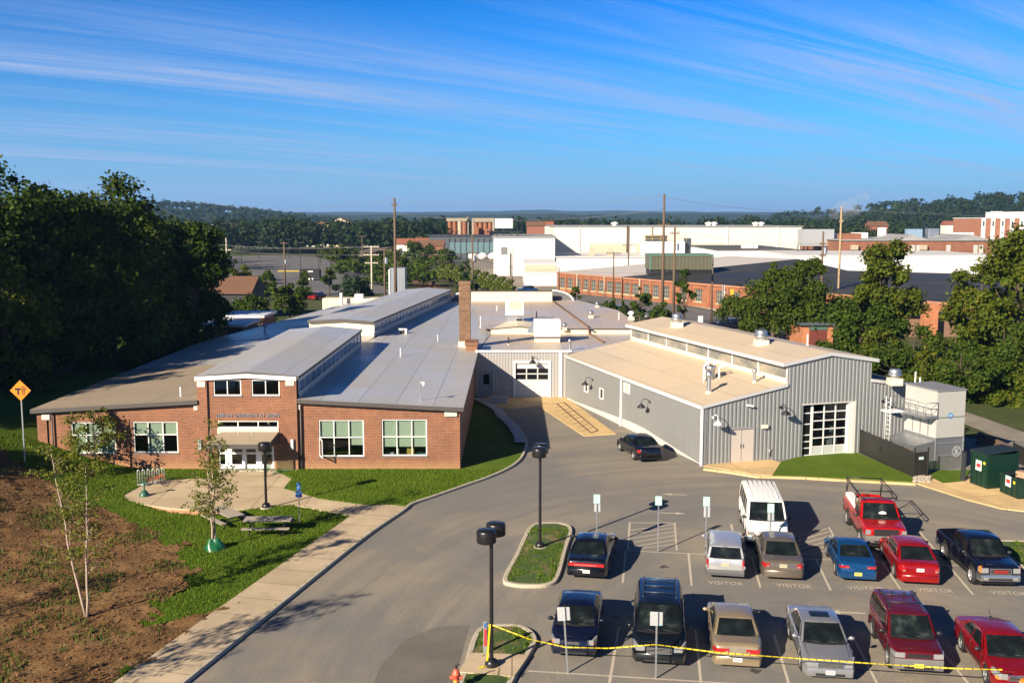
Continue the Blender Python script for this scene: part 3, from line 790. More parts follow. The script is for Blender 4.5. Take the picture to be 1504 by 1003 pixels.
dn = [(77, 606, -.14), (305.5, 568, -.16), (441.8, 594, -.12)]
for px, py, y in dn:
    x, z = W2(px, py); w = MB(); w.tube([(x, y, z), (x, y, -.05)], .055, 8); w.build('downpipe', M_FASCIA, BB)
# windows
hb = [(0, .98), (1, .98), (2, .98)]
window(BB, None, *wl[0], 3, 2, frm=M_WHITE, splits=[0, .58, 1], blinds=hb)
window(BB, None, *wl[1], 3, 2, frm=M_WHITE, splits=[0, .58, 1], blinds=[(0, .42), (1, .98), (2, .42)])
window(BB, None, *wr[0], 3, 2, frm=M_WHITE, splits=[0, .52, 1], blinds=[(0, .46), (1, .46), (2, .70)])
window(BB, None, *wr[1], 3, 2, frm=M_WHITE, splits=[0, .52, 1], blinds=[(0, .76), (1, .76), (2, .76)])
# casement standing open
x0, x1, z0, z1 = wr[0]; sx = (x1 - x0) / 3; h2 = (z1 - z0) * .52
cs = MB()
for a_, b_, c, d in ((0, sx - .08, 0, .07), (0, sx - .08, h2 - .12, h2 - .05), (0, .07, .07, h2 - .12), (sx - .15, sx - .08, .07, h2 - .12)): cs.bx(a_, b_, -.04, 0, c, d)
cs.xf(TM(x0 + .05, 0, z0 + .05, radians(-68))); o = cs.build('open_sash', M_WHITE, BB)
cp = MB(); cp.quad((.07, -.02, .07), (sx - .15, -.02, .07), (sx - .15, -.02, h2 - .12), (.07, -.02, h2 - .12)); cp.xf(TM(x0 + .05, 0, z0 + .05, radians(-68))); cp.build('pane', M_PANE, o)
MT = Matrix.Translation((0, -.12, 0))
window(BB, MT, *tw[0], 2, 1, frm=M_WHITE, blinds=[(1, .0)], sill=True)
window(BB, MT, *tw[1], 2, 1, frm=M_WHITE, sill=True)
window(BB, MT, *tr_, 3, 1, frm=M_WHITE, sill=False)
# spandrel under the transom, letters
x0, x1, z0, z1 = tr_; w = MB(); w.bx(x0 - .02, x1 + .02, -.17, -.121, z0 - .36, z0 - .005); w.build('spandrel', M_CREAM, BB)
def text(s, size, mat, parent, M, ext=.015, name='lettering', align='CENTER', width=None, ysc=1):
    cu = bpy.data.curves.new('txt', 'FONT'); cu.body = s; cu.size = size; cu.extrude = ext; cu.align_x = align; cu.space_character = 1.08
    to = bpy.data.objects.new('txt', cu); COL.objects.link(to); bpy.context.view_layer.update()
    me = bpy.data.meshes.new_from_object(to.evaluated_get(bpy.context.evaluated_depsgraph_get())); bpy.data.objects.remove(to)
    if width:
        xs = [v_.co.x for v_ in me.vertices]; k = width / (max(xs) - min(xs))
    else: k = 1
    for v_ in me.vertices: v_.co.x *= k; v_.co.y *= ysc
    me.transform(M); me.materials.clear(); me.materials.append(mat)
    o = bpy.data.objects.new(name, me); COL.objects.link(o)
    if parent is not None: o.parent = parent
    return o
xa, za = W2(319, 612.5); xb, _ = W2(411, 612.5)
text('LIBRARY UNIVERSITY AT SHOPS', .33, plain('letter_metal', (.3, .33, .4), .4, .3), BB, Matrix.Translation(((xa + xb) / 2, -.15, za + .02)) @ Matrix.Rotation(pi / 2, 4, 'X'), .02, 'wall_lettering', width=xb - xa)
# entrance doors
x0, x1, z0, z1 = dr; yD = .02
d = MB()
def bar(a, b_, c, e): d.bx(a, b_, yD - .05, yD + .05, c, e)
W_ = x1 - x0; px_ = [320, 334.5, 338.6, 359, 360.2, 379.5, 382.5, 402.5]
xs = [W2(p, 690)[0] for p in px_]
ent = thing('entrance', None, None); ent.parent = BB
def leaf(name, a, b_, mid=True, handle=False):
    q = MB(); f_ = .12
    q.bx(a, a + f_, yD - .04, yD + .04, z0, z1); q.bx(b_ - f_, b_, yD - .04, yD + .04, z0, z1)
    q.bx(a + f_, b_ - f_, yD - .038, yD + .038, z0, z0 + .28); q.bx(a + f_, b_ - f_, yD - .038, yD + .038, z1 - .12, z1)
    if mid: q.bx(a + f_, b_ - f_, yD - .038, yD + .038, z0 + .95, z0 + 1.07)
    o = q.build(name, M_WHITE, BB)
    g_ = MB(); g_.quad((a + f_, yD, z0 + .28), (b_ - f_, yD, z0 + .28), (b_ - f_, yD, z1 - .12), (a + f_, yD, z1 - .12)); g_.build('pane', M_PANE, o)
    if handle:
        hx = b_ - .07 if handle == 1 else a + .07
        h = MB(); h.tube([(hx, yD - .1, z0 + .9), (hx, yD - .1, z0 + 1.3)], .018, 6); h.build('handle', M_GALV, o)
bpy.data.objects.remove(ent)
leaf('sidelight', x0, xs[1]); leaf('door', xs[2], xs[3], True, 1); leaf('door', xs[4], xs[5], True, 2); leaf('sidelight', xs[6], x1)
q = MB(); q.bx(xs[1], xs[2], yD - .03, yD + .05, z0, z1); q.bx(xs[5], xs[6], yD - .03, yD + .05, z0, z1); q.bx(xs[3] + .002, xs[4] - .002, yD - .03, yD + .03, z0, z1); q.build('door_frame', M_WHITE, BB)
q = MB(); q.bx(x0 - .2, x1 + 1.5, -.5, .3, -.3, .1); q.build('door_step', M_STONE, BB)
# lobby behind the doors
q = MB(); q.quad((x0 - 2, 4, 0), (x1 + 2, 4, 0), (x1 + 2, 4, 3), (x0 - 2, 4, 3)); q.quad((x0 - 2, .35, .05), (x1 + 2, .35, .05), (x1 + 2, 4, .05), (x0 - 2, 4, .05)); q.build('lobby', plain('lobby_wall', (.25, .23, .2), .8), BB)
# floor and inner partition so that the windows look into rooms
q = MB(); q.quad((XL, .3, 0), (XR, .3, 0), (XR, 28, 0), (XL, 28, 0)); q.quad((XL, 6, 0), (TX0, 6, 0), (TX0, 6, 4), (XL, 6, 4)); q.quad((TX1, 6, 0), (XR, 6, 0), (XR, 6, 4), (TX1, 6, 4)); q.build('interior', plain('room_wall', (.2, .19, .17), .9), BB)
q = MB(); xq = wr[1][0]
for a_, b_, c, mi in ((.95, 1.02, .62, 0), (1.55, 2.0, .85, 1), (.2, .7, .35, 0), (2.2, 2.8, .3, 2)): q.bx(xq + a_, xq + b_, .5, .8, .55, .68 + c, mi)
q.build('desk_clutter', [plain('paper', (.6, .6, .5)), plain('yellow_board', (.6, .42, .08)), plain('teal_box', (.08, .25, .25))], BB)
# canopy: hipped metal roof on posts with a glass wind screen
xc0, zc0 = W2(327, 632.6); xc1, _ = W2(411, 632.6)
cn = thing('entrance_canopy', 'tan hipped metal canopy over the white glass entrance doors', 'canopy', (-17, FY, 0)); 
c = MB(); dpt = 2.1; zt0 = zc0; zt1 = zc0 - .42
e0, e1 = xc0 - .55, xc1 - .25
top = [(xc0, -.3, zt0), (xc1, -.3, zt0), (e1, -dpt, zt1), (e0, -dpt, zt1)]
c.add(top, [(0, 3, 2, 1)], 0); lo = [(p[0], p[1], zt1 - .28) for p in top]
for i in range(4): c.quad(top[i], top[(i + 1) % 4], lo[(i + 1) % 4], lo[i], 1)
c.add(lo, [(0, 1, 2, 3)], 1)
c.build('canopy_roof', [plain('canopy_metal', (.33, .27, .2), .6), M_FASCIA], cn)
c = MB(); hh = zt0 - .24
c.tube([(xc0 + .5, -.62, hh - .05), (xc1 - 1.0, -.62, hh - .05)], .06, 8); 
for x in (xc0 + 1.2, xc1 - 1.6): c.tube([(x, -.7, hh - .15), (x, -.7, hh + .25)], .03, 6)
c.build('gutter_rail', M_GALV, cn)
for x in (e1 - .25, e0 + .35):
    c = MB(); c.tube([(x, -dpt + .2, zt1 - .2), (x, -dpt + .2, .0)], .06, 8); c.build('post', M_FASCIA, cn)
c = MB(); c.quad((e1 - .25, -dpt + .3, .25), (e1 - .25, -.4, .25), (e1 - .25, -.4, zt1 - .35), (e1 - .25, -dpt + .3, zt1 - .35)); c.build('wind_screen', glassmat('green_glass', (.35, .5, .45)), cn)
for px, py in ((296, 650), (431, 650)):     # wall lanterns beside the doors
    x, z = W2(px, py); c = MB(); c.bev(x - .1, x + .1, -.42, -.27, z - .35, z + .3, .03); o = c.build('wall_lamp', plain('lamp_bluewhite', (.45, .52, .6), .3), BB)
# chimney
ch = MB(); cxm, cym = -4.38 + 17, 94.6 - FY
ch.bx(cxm - .52, cxm + .52, cym - .52, cym + .52, 4.0, 10.0); ch.bx(cxm - .58, cxm + .58, cym - .58, cym + .58, 9.45, 9.62); ch.bx(cxm - .57, cxm + .57, cym - .57, cym + .57, 10.001, 10.3)
o = ch.build('chimney', brickmat('chimney_brick', (.12, .06, .035), (.22, .12, .065), (.28, .21, .14), .3, .14), BB)
ch = MB(); ch.bx(cxm - .6, cxm + .6, cym - .6, cym + .6, 3.9, 4.75); ch.build('chimney_flashing', M_CREAM, o)
ch = MB(); ch.bx(cxm + .2, cxm + 1.25, cym - 3.2, cym - .7, 2.2, 4.7); ch.bx(cxm + .1, cxm + 1.3, cym - 3.3, cym - .6, 4.701, 4.95); ch.build('brick_pier', BRICKD, BB)

# ================================================================ low link building between brick and metal halls
LB = thing('link_building', 'flat roofed grey sheet metal link with a garage door between brick and metal halls', 'building', (0, 91.2, 0))
xg = lambda px, py: Yp(px, py, 91.2)
gd = (xg(757, 550).x, xg(806, 550).x, .03, xg(780, 533).z); pd = (xg(706.5, 560).x, xg(722.5, 560).x, .03, xg(712, 546).z)
br, of = ribs(-3.3, 5.4, .26)
w = MB(); wall(w, -3.3, 5.35, -.3, 4.12, [gd, pd], of, br, .22); w.build('ribbed_wall', plain('sheet_metal', (.38, .37, .355), .45, .15, .05, 1.0), LB)
q = MB()
for a_, b_, c, e in ((gd[0] - .18, gd[0], 0, gd[3] + .2), (gd[1], gd[1] + .18, 0, gd[3] + .2), (gd[0], gd[1], gd[3], gd[3] + .2)): q.bx(a_, b_, -.06, .1, c, e)
q.build('door_trim', M_WHITE, LB)
q = MB(); H_ = gd[3] - gd[2]
for i in range(3): q.bx(gd[0], gd[1], .12, .17, gd[2] + H_ * .16 * i, gd[2] + H_ * .16 * (i + 1) - .012)
nb = 3
for i in range(nb + 1): x = gd[0] + (gd[1] - gd[0]) * i / nb; q.bx(x - .05, x + .05, .12, .17, gd[2] + H_ * .48, gd[2] + H_ * .84)
for k in (.48, .66, .83): q.bx(gd[0], gd[1], .125, .175, gd[2] + H_ * k, gd[2] + H_ * k + .09)
q.bx(gd[0], gd[1], .13, .16, gd[2] + H_ * .84, gd[3]);
o = q.build('garage_door', plain('door_panel', (.62, .60, .57), .5), LB)
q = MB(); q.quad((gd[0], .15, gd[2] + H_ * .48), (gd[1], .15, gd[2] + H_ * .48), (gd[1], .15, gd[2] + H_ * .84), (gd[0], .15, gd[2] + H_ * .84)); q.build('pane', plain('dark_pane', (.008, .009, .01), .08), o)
q = MB(); q.bx(pd[0], pd[1], .08, .14, pd[2], pd[3]); o = q.build('door', plain('steel_door', (.28, .29, .3), .5), LB)
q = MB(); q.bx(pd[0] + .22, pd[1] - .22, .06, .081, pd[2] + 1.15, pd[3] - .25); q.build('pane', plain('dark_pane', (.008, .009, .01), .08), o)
q = MB(); q.bx(pd[0] - .08, pd[0], -.03, .1, 0, pd[3] + .08); q.bx(pd[1], pd[1] + .08, -.03, .1, 0, pd[3] + .08); q.bx(pd[0], pd[1], -.03, .1, pd[3], pd[3] + .08); q.build('door_surround', plain('steel_door', (.28, .29, .3), .5), LB)
q = MB(); x = xg(823, 550).x; q.bx(x - .1, x + .15, -.08, -.002, 0, 4.1); q.bx(-3.3, 5.35, -.1, .02, 4.121, 4.3); q.build('metal_trim', M_WHITE, LB)
# link roofs: low front strip, higher rear, parapet at the far end
y1 = 105.6 - 91.2; yEnd = 142.5 - 91.2
_A = G(1031, 683.5); _F = G(830.6, 585.4); _ey = (_F - _A).normalized(); _ex = Vector((_ey.y, -_ey.x, 0)); _o = Vector((0, 91.2, 0))
_p0 = _A + _ey * 26.0 - _o; _p6 = _A + _ex * 6.4 + _ey * 26.0 - _o
q = MB(); q.add([(-3.05, .021, 4.15), (_p0.x - .1, .021, 4.15), (_p0.x, _p0.y + .1, 4.15), (_p6.x, _p6.y + .1, 4.15), (13.8, _p6.y + 1.5, 4.15), (13.8, y1, 4.15), (-2.2, y1, 4.15)], [tuple(range(7))]); q.build('front_roof', M_RCREAM, LB)
q = MB(); q.add([(-2.2, y1, 4.62), (13.8, y1, 4.62), (13.4, 128.0 - 91.2, 4.62), (8.4, 148 - 91.2, 4.62), (6.2, 148 - 91.2, 4.62), (5.6, yEnd, 4.62), (-5.6, yEnd, 4.62), (-3.2, 16, 4.62)], [tuple(range(8))])
q.build('rear_roof', M_RCREAM, LB)
q = MB(); q.quad((13.8, y1, -.2), (13.4, 36.8, -.2), (13.4, 36.8, 4.6), (13.8, y1, 4.6)); q.quad((13.4, 36.8, -.2), (8.4, 56.8, -.2), (8.4, 56.8, 4.6), (13.4, 36.8, 4.6)); q.quad((8.4, 56.8, -.2), (-5.6, 53, -.2), (-5.6, 53, 4.6), (8.4, 56.8, 4.6)); q.build('rear_wall', plain('sheet_metal', (.38, .37, .355), .45, .15, .05, 1.0), LB)
q = MB(); q.quad((-2.2, y1 - .01, 4.1), (13.8, y1 - .01, 4.1), (13.8, y1 - .01, 4.6), (-2.2, y1 - .01, 4.6)); o = q.build('roof_step', M_CREAM, LB)
q = MB(); q.tube([(-2.2, y1 - .03, 4.63), (.6, y1 - .03, 4.9), (3.4, y1 - .03, 4.66), (13.8, y1 - .03, 4.63)], .06, 6); q.build('step_edge', M_FASCIA, LB)
q = MB(); q.add([(-2.2, y1 - .015, 4.6), (.6, y1 - .015, 4.88), (3.4, y1 - .015, 4.6)], [(0, 1, 2)]); q.add([(-2.2, y1, 4.63), (.6, y1, 4.88), (3.4, y1, 4.63), (.6, y1 + 14, 4.63)], [(0, 3, 1), (1, 3, 2)]); q.build('low_gable', M_CREAM, LB)
q = MB(); q.bx(-5.7, 5.6, yEnd - .25, yEnd, 4.3, 5.95); q.bx(-5.75, 5.65, yEnd - .3, yEnd + .05, 5.951, 6.1, 1)
q.build('parapet', [M_CREAM, M_FASCIA], LB)
for x0, s_, yy in ((-5.75, -1, yEnd), (5.7, 1, yEnd + 1.5)):     # quarter-round ends
    pts = [(x0, 4.4)] + [(x0 + s_ * 3.0 * sin(k * pi / 20), 4.4 + 1.6 * cos(k * pi / 20)) for k in range(11)]
    q = MB(); q.add([(x, yy + .1, z) for x, z in pts] + [(x, yy - .1, z) for x, z in pts], [tuple(range(12)), tuple(range(23, 11, -1))] + [(i, (i + 1) % 12, 12 + (i + 1) % 12, 12 + i) for i in range(12)])
    q.tube([(x, yy - .12, z) for x, z in pts[1:]], .13, 6, 1); q.build('arched_end', [plain('dark_shingle', (.12, .12, .13), .8), M_WHITE], LB)
q = MB(); q.tube([G(813.5, 442.8, 4.75) - Vector((0, 91.2, 0)), G(864, 479.8, 4.75) - Vector((0, 91.2, 0))], .1, 6); p = G(866, 484, 4.7) - Vector((0, 91.2, 0)); p2 = G(886.5, 502.4, 4.25) - Vector((0, 91.2, 0)); q.tube([p + Vector((0, 0, .1)), Vector((p.x, y1 - .2, 4.75)), Vector((p.x, y1 - .2, 4.25)), p2], .1, 6)
q.build('gas_pipe', plain('rust', (.12, .06, .04), .8), LB)

# ================================================================ grey metal hall
GA = G(1031, 683.5); GF = G(830.6, 585.4); ln = (GF - GA).length
GEY = (GF - GA) / ln; GEX = Vector((GEY.y, -GEY.x, 0)); GRZ = atan2(GEX.y, GEX.x)
GB = thing('metal_hall', 'grey corrugated metal hall with raised monitor roof and large glazed overhead door', 'building', GA, GRZ)
def gf(px, py): return Vp(px, py, GA, GEX)
def gl_(px, py): return Vp(px, py, GA, GEY)
X1, X2, X3, DEP = 6.2, 12.7, 17.2, 26.0
def roofz(x):
    if x <= X1: return 3.95 + (5.08 - 3.95) * x / X1
    if x <= X2: return 6.5 + .55 * (1 - abs(x - (X1 + X2) / 2) / ((X2 - X1) / 2))
    return 5.1 - (x - X2) * .16
M_SHEET = plain('corrugated_sheet', (.235, .245, .25), .5, .2, .07, 1.3)
M_SIDE = plain('flat_sheet', (.21, .215, .215), .55, .1, .07, 1.0)
gd = (gf(1179, 620)[0], gf(1251, 620)[0], .06, gf(1210, 593)[1]); dd = (gf(1072, 650)[0], gf(1106.5, 650)[0], .04, 2.28)
br, of = ribs(0.25, X3, .29)
eps = .0005
w = MB(); wall(w, 0.25, X1, -.2, roofz, [dd], of, [b_ for b_ in br if b_ < X1], .2); wall(w, X1 + eps, X2, -.2, roofz, [gd], of, [(X1 + X2) / 2] + [b_ for b_ in br if X1 < b_ < X2], .35); wall(w, X2 + eps, X3, -.2, roofz, [], of, [b_ for b_ in br if b_ > X2])
w.bx(0, .25, -.03, .1, -.2, 3.95)
w.build('front_wall', M_SHEET, GB)
# side wall: x = 0 plane, runs back; plinth shows where the ground falls away
def zbot(y): return .06 + .62 * max(0, min(1, (y - .3) / 9)) - .5 * max(0, min(1, (y - 12) / 12))
sv = [(gl_(921, 570), .55, .75), (gl_(861.3, 568.5), .42, .85), (gl_(883.5, 578), .42, .9)]
MS = Matrix(((0, 1, 0, 0), (1, 0, 0, 0), (0, 0, 1, 0), (0, 0, 0, 1)))   # wall x -> local y, outside -x  (wall -y -> local -x)
br2, of2 = ribs(.02, DEP, .42, .8, .012)
holes = [(t - a_, t + a_, z - b_ / 2, z + b_ / 2) for (t, z), a_, b_ in [(s_[0], s_[1] / 1.0, s_[2]) for s_ in sv]]
w = MB(); wall(w, .1, DEP, zbot, 3.95, holes, of2, br2, .12, M=MS); w.build('side_wall', M_SIDE, GB, recalc=False)
q = MB(); q.bx(.06, .2, .1, DEP, -.3, .85); q.build('plinth', plain('white_block', (.5, .48, .45), .8), GB)
for k, (xa, xb, za, zb_) in enumerate(holes):
    q = MB(); e = .07
    for a_, b_, c, d_ in ((xa, xb, za, za + e), (xa, xb, zb_ - e, zb_), (xa, xa + e, za + e, zb_ - e), (xb - e, xb, za + e, zb_ - e)): q.bx(-.05, .06, a_, b_, c, d_)
    o = q.build('louvre_vent' if k == 0 else 'window', M_WHITE, GB)
    q = MB()
    if k == 0:
        n = 7
        for i in range(n): z = za + e + (zb_ - za - 2 * e) * (i + .5) / n; q.box((.02, (xa + xb) / 2, z), (.09, xb - xa - 2 * e, .02), M=Matrix.Rotation(radians(-35), 3, 'Y'))
        q.build('slats', plain('pale_slat', (.62, .58, .45), .6), o)
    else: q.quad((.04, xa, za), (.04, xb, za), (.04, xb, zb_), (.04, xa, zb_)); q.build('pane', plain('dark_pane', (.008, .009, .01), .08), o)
# roofs
r = MB(); ov = .18
def slab3(mb, x0, z0, x1, z1, y0, y1, t=.16): slab(mb, (x0, y0, z0), (x1, y0, z1), (x1, y1, z1), (x0, y1, z0), t)
M_TRIM = plain('pale_trim', (.56, .56, .57), .45, .2, .06)
slab3(r, -ov, 3.97, X1 - .02, 5.14, -.12, DEP, .2); r.build('left_roof', [M_RPEACH, M_TRIM], GB)
r = MB(); cxm = (X1 + X2) / 2; slab3(r, X1 - .45, 6.53, cxm, 7.13, -.14, DEP + .3, .24); slab3(r, cxm + .0005, 7.13, X2 + .5, 6.53, -.14, DEP + .3, .24); r.build('monitor_roof', [M_RPEACH, M_TRIM], GB)
r = MB(); slab3(r, X2 + .02, 5.16, X3 + .1, 5.16 - .16 * (X3 - X2), -.12, DEP, .2); r.build('right_roof', [plain('dark_roof', (.1, .1, .1), .7), M_TRIM], GB)
# monitor side glazing
br3, of3 = ribs(.05, DEP, .24, .45, .03)
q = MB(); wall(q, .05, DEP, 5.45, 6.3, [], of3, br3, M=MS); q.xf(Matrix.Translation((X1, 0, 0)))
m, nt, b = newmat('translucent_sheet'); v = coords(nt, (1, .35, 1)); f = noise(nt, v, 1.2, 4, .6)
L(nt, ramp(nt, f, [(.3, (.10, .10, .095)), (.5, (.17, .165, .15)), (.7, (.30, .27, .21))]), b.inputs['Base Color']); b.inputs['Roughness'].default_value = .25
q.build('monitor_glazing', m, GB)
for y in np.linspace(.08, DEP - .1, 8): q = MB(); q.bx(X1 - .05, X1 - .002, y - .05, y + .05, 5.42, 6.3); q.build('glazing_bar', M_ALU, GB)
q = MB(); q.bx(X1 - .03, X1 + .04, .05, DEP, 5.1, 5.45); q.build('upstand', M_CREAM, GB)
q = MB(); q.quad((X2, 0, 4.9), (X2, DEP, 4.9), (X2, DEP, 6.5), (X2, 0, 6.5)); q.add([(0, DEP, 0), (X3, DEP, 0), (X3, DEP, 4.3), (X2, DEP, 5), (X2, DEP, 6.4), (cxm, DEP, 6.95), (X1, DEP, 6.4), (X1, DEP, 5), (0, DEP, 3.9)], [tuple(range(9))]); q.quad((X3, 0, -.2), (X3, DEP, -.2), (X3, DEP, 4.4), (X3, 0, 4.4)); q.build('rear_wall', M_SHEET, GB)
q = MB()
for px, py in ((913, 590),): t, z = gl_(px, py); q.bx(-.12, -.02, t - .06, t + .06, .0, 3.8)
q.bx(-.14, -.03, -.1, .06, .0, 3.8); q.tube([(-.15, .1, 3.8), (-.15, DEP, 3.8)], .085, 6); q.build('downspout', M_WHITE, GB)
# doors
q = MB(); xm = (dd[0] + dd[1]) / 2
for a_, b_ in ((dd[0], xm - .006), (xm + .006, dd[1])):
    q = MB(); q.bx(a_ + .04, b_ - .0, .03, .08, dd[2], dd[3] - .05); o = q.build('door', plain('door_beige', (.47, .42, .38), .55, var=.05), GB)
    q = MB(); hx = xm + (.08 if a_ > xm - .1 else -.12); q.bx(hx, hx + .05, -.02, .031, 1.0, 1.25); q.build('handle', M_GALV, o)
q = MB(); e = .09
for a_, b_, c, d_ in ((dd[0] - e, dd[0] + .02, 0, dd[3] + e), (dd[1] - .02, dd[1] + e, 0, dd[3] + e), (dd[0] + .02, dd[1] - .02, dd[3] - .04, dd[3] + e)): q.bx(a_, b_, -.03, .1, c, d_)
q.build('door_surround', plain('surround_grey', (.25, .25, .25), .5), GB)
# glazed overhead door with a wicket door on its left
xs0, xs1, zs0, zs1 = gd; W_ = xs1 - xs0; wx = xs0 + W_ * .23
q = MB()
def gbar(a_, b_, c, d_, y0=.2, y1=.27): q.bx(a_, b_, y0, y1, c, d_)
nr = 6; hs_ = (zs1 - zs0) / nr
for i in range(nr + 1): gbar(wx, xs1, zs0 + i * hs_ - .035, zs0 + i * hs_ + .035)
for i in range(4): x = wx + (xs1 - .28 - wx) * i / 3; gbar(x - .04, x + .04, zs0, zs1, .195, .275)
o = q.build('overhead_door', M_ALU, GB)
q = MB(); q.quad((wx, .235, zs0), (xs1, .235, zs0), (xs1, .235, zs1), (wx, .235, zs1)); q.build('pane', glassmat('dim_glass', (.35, .4, .4)), o)
q = MB(); q.quad((wx, .225, zs0), (xs1 - .28, .225, zs0), (xs1 - .28, .225, zs0 + hs_ - .03), (wx, .225, zs0 + hs_ - .03)); q.build('kick_panel', plain('frosted', (.5, .53, .5), .3), o)
q = MB(); e = .09; zt2 = zs0 + 2.15
gbar(xs0, xs0 + e, zs0, zs1); gbar(wx - .14, wx - .05, zs0, zs1); 
for z in (zs0, zs0 + .5, zs0 + .95, zs0 + 1.4, zt2, zs0 + 2.9): gbar(xs0 + e, wx - .14, z, z + .07)
gbar(xs0 + e, wx - .14, zs1 - .08, zs1)
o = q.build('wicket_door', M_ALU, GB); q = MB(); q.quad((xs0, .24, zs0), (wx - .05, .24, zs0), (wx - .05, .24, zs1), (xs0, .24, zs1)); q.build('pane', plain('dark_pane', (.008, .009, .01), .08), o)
q = MB(); q.bx(xs1 - .25, xs1 - .0, .0, .28, zs0, zs1); q.bx(xs1, xs1 + .28, -.04, .05, 0, zs1 + .05); q.bx(xs0 - .06, xs1, -.04, .05, zs1, zs1 + .06); q.build('door_jamb', plain('jamb', (.62, .6, .55), .6), GB)
q = MB(); q.quad((X1, .4, .05), (X2, .4, .05), (X2, 9, .05), (X1, 9, .05)); q.quad((X1, 9, 0), (X2, 9, 0), (X2, 9, 4), (X1, 9, 4)); q.quad((X1 + .1, .4, 0), (X1 + .1, 9, 0), (X1 + .1, 9, 4), (X1 + .1, .4, 4)); q.quad((X2 - .1, .4, 0), (X2 - .1, 9, 0), (X2 - .1, 9, 4), (X2 - .1, .4, 4)); q.quad((X1, .4, 4.2), (X2, .4, 4.2), (X2, 9, 4.2), (X1, 9, 4.2)); q.build('interior', plain('workshop_wall', (.2, .2, .19), .8), GB)
q = MB(); 
for x, y, z, a_ in ((9.2, 2.2, .5, .4), (10.3, 3, .7, 0), (10.8, 1.7, .55, 1)): q.box((x, y, z), (1.1, .8, 1.0), a_); 
q.cyl((9.8, 2, 1.0), (10.6, 2.6, 1.9), .12); q.sphere((10.9, 1.8, 1.4), .3); q.build('workshop_machine', plain('machine_grey', (.4, .42, .42), .5), GB)
# gooseneck lamps
M_LAMPB = plain('lamp_black', (.015, .016, .02), .35)
def gooseneck(parent, loc, rz, mat=None):
    """hangs in front of a wall; local -y points away from the wall"""
    t = Matrix.Translation(loc) @ Matrix.Rotation(rz, 4, 'Z')
    q = MB(); q.tube([(0, 0, 0), (0, -.25, .22), (0, -.5, .26), (0, -.68, .12), (0, -.7, -.02)], .025, 6); q.cyl((0, 0, 0), (0, -.05, 0), .09); q.xf(t)
    o = q.build('gooseneck_lamp', mat or M_LAMPB, parent)
    q = MB(); q.lathe([(.05, 0), (.08, -.1), (.3, -.3), (.31, -.36), (.28, -.34), (.05, -.12)], (0, -.7, 0), 14); q.xf(t); q.build('lamp_shade', mat or M_LAMPB, o)
for px, py in ((871, 560), (955, 592.5)):
    t, z = gl_(px, py); gooseneck(GB, (0, t, z + .1), -pi / 2)
for px, py in ((1146, 598), (1296, 589)):
    x, z = gf(px, py); gooseneck(GB, (x, -.02, z), 0)
x, z = gf(1047, 613); gooseneck(GB, (x, -.02, z), 0, M_WHITE)
p = Yp(782, 531, 91.2); gooseneck(LB, (p.x, -.02, p.z + .35), 0)
q = MB()
x, z = gf(1100, 595); q.box((x, -.18, z), (.5, .12, .12), M=Matrix.Rotation(radians(12), 3, 'Y')); q.build('flood_lamp', M_WHITE, GB)
q = MB(); x, z = gf(1123, 626); q.bev(x - .25, x + .2, -.2, -.002, z - .1, z + .12, .03); q.build('camera_box', plain('pale_yellow', (.7, .66, .5)), GB)
q = MB(); x, z = gf(1129, 662); q.tube([(x, -.1, z - .3), (x, -.1, z + .1), (x + .12, -.1, z + .1)], .035, 6); q.build('standpipe', M_GALV, GB)
# ================================================================ vehicles
def lerp(a, b, t): return a + (b - a) * t
def interp(tab, x):
    if x <= tab[0][0]: return tab[0][1]
    for (x0, y0), (x1, y1) in zip(tab[:-1], tab[1:]):
        if x <= x1: return lerp(y0, y1, (x - x0) / (x1 - x0 + 1e-9))
    return tab[-1][1]
M_CGLASS = None
def carglass():
    global M_CGLASS
    if M_CGLASS: return M_CGLASS
    m, nt, b = newmat('car_glass'); v = coords(nt); f = noise(nt, v, 1.6, 3, .6); f2 = noise(nt, v, 4.5, 2, .5)
    c = ramp(nt, f, [(.40, (.006, .008, .009)), (.58, (.012, .017, .017)), (.72, (.045, .055, .05))])
    L(nt, c, b.inputs['Base Color']); b.inputs['Roughness'].default_value = .04; b.inputs['Specular IOR Level'].default_value = .45
    M_CGLASS = m; return m
M_RED = plain('tail_red', (.36, .012, .012), .15, coat=1.0, var=.1)
M_LENS = plain('lens_clear', (.40, .41, .42), .15, .4, .3, 9, coat=1.0)
M_AMB = plain('lens_amber', (.65, .2, .03), .2, coat=1.0, var=.05)
M_CHR = plain('chrome', (.62, .63, .65), .14, .9, .1, 5)
M_RIM = plain('wheel_alloy', (.5, .5, .51), .3, .6, .1, 5)
M_PLATE = plain('plate_white', (.62, .62, .58), .5, var=.1)
M_PLATEY = plain('plate_yellow', (.70, .55, .08), .5, var=.1)
M_TRIMB = plain('car_trim_black', (.02, .02, .022), .5, var=.2)
M_PLAS = plain('grey_bumper_plastic', (.13, .125, .12), .6, var=.15)
LIGHTP = plain('taupe_interior', (.25, .24, .2), .8)

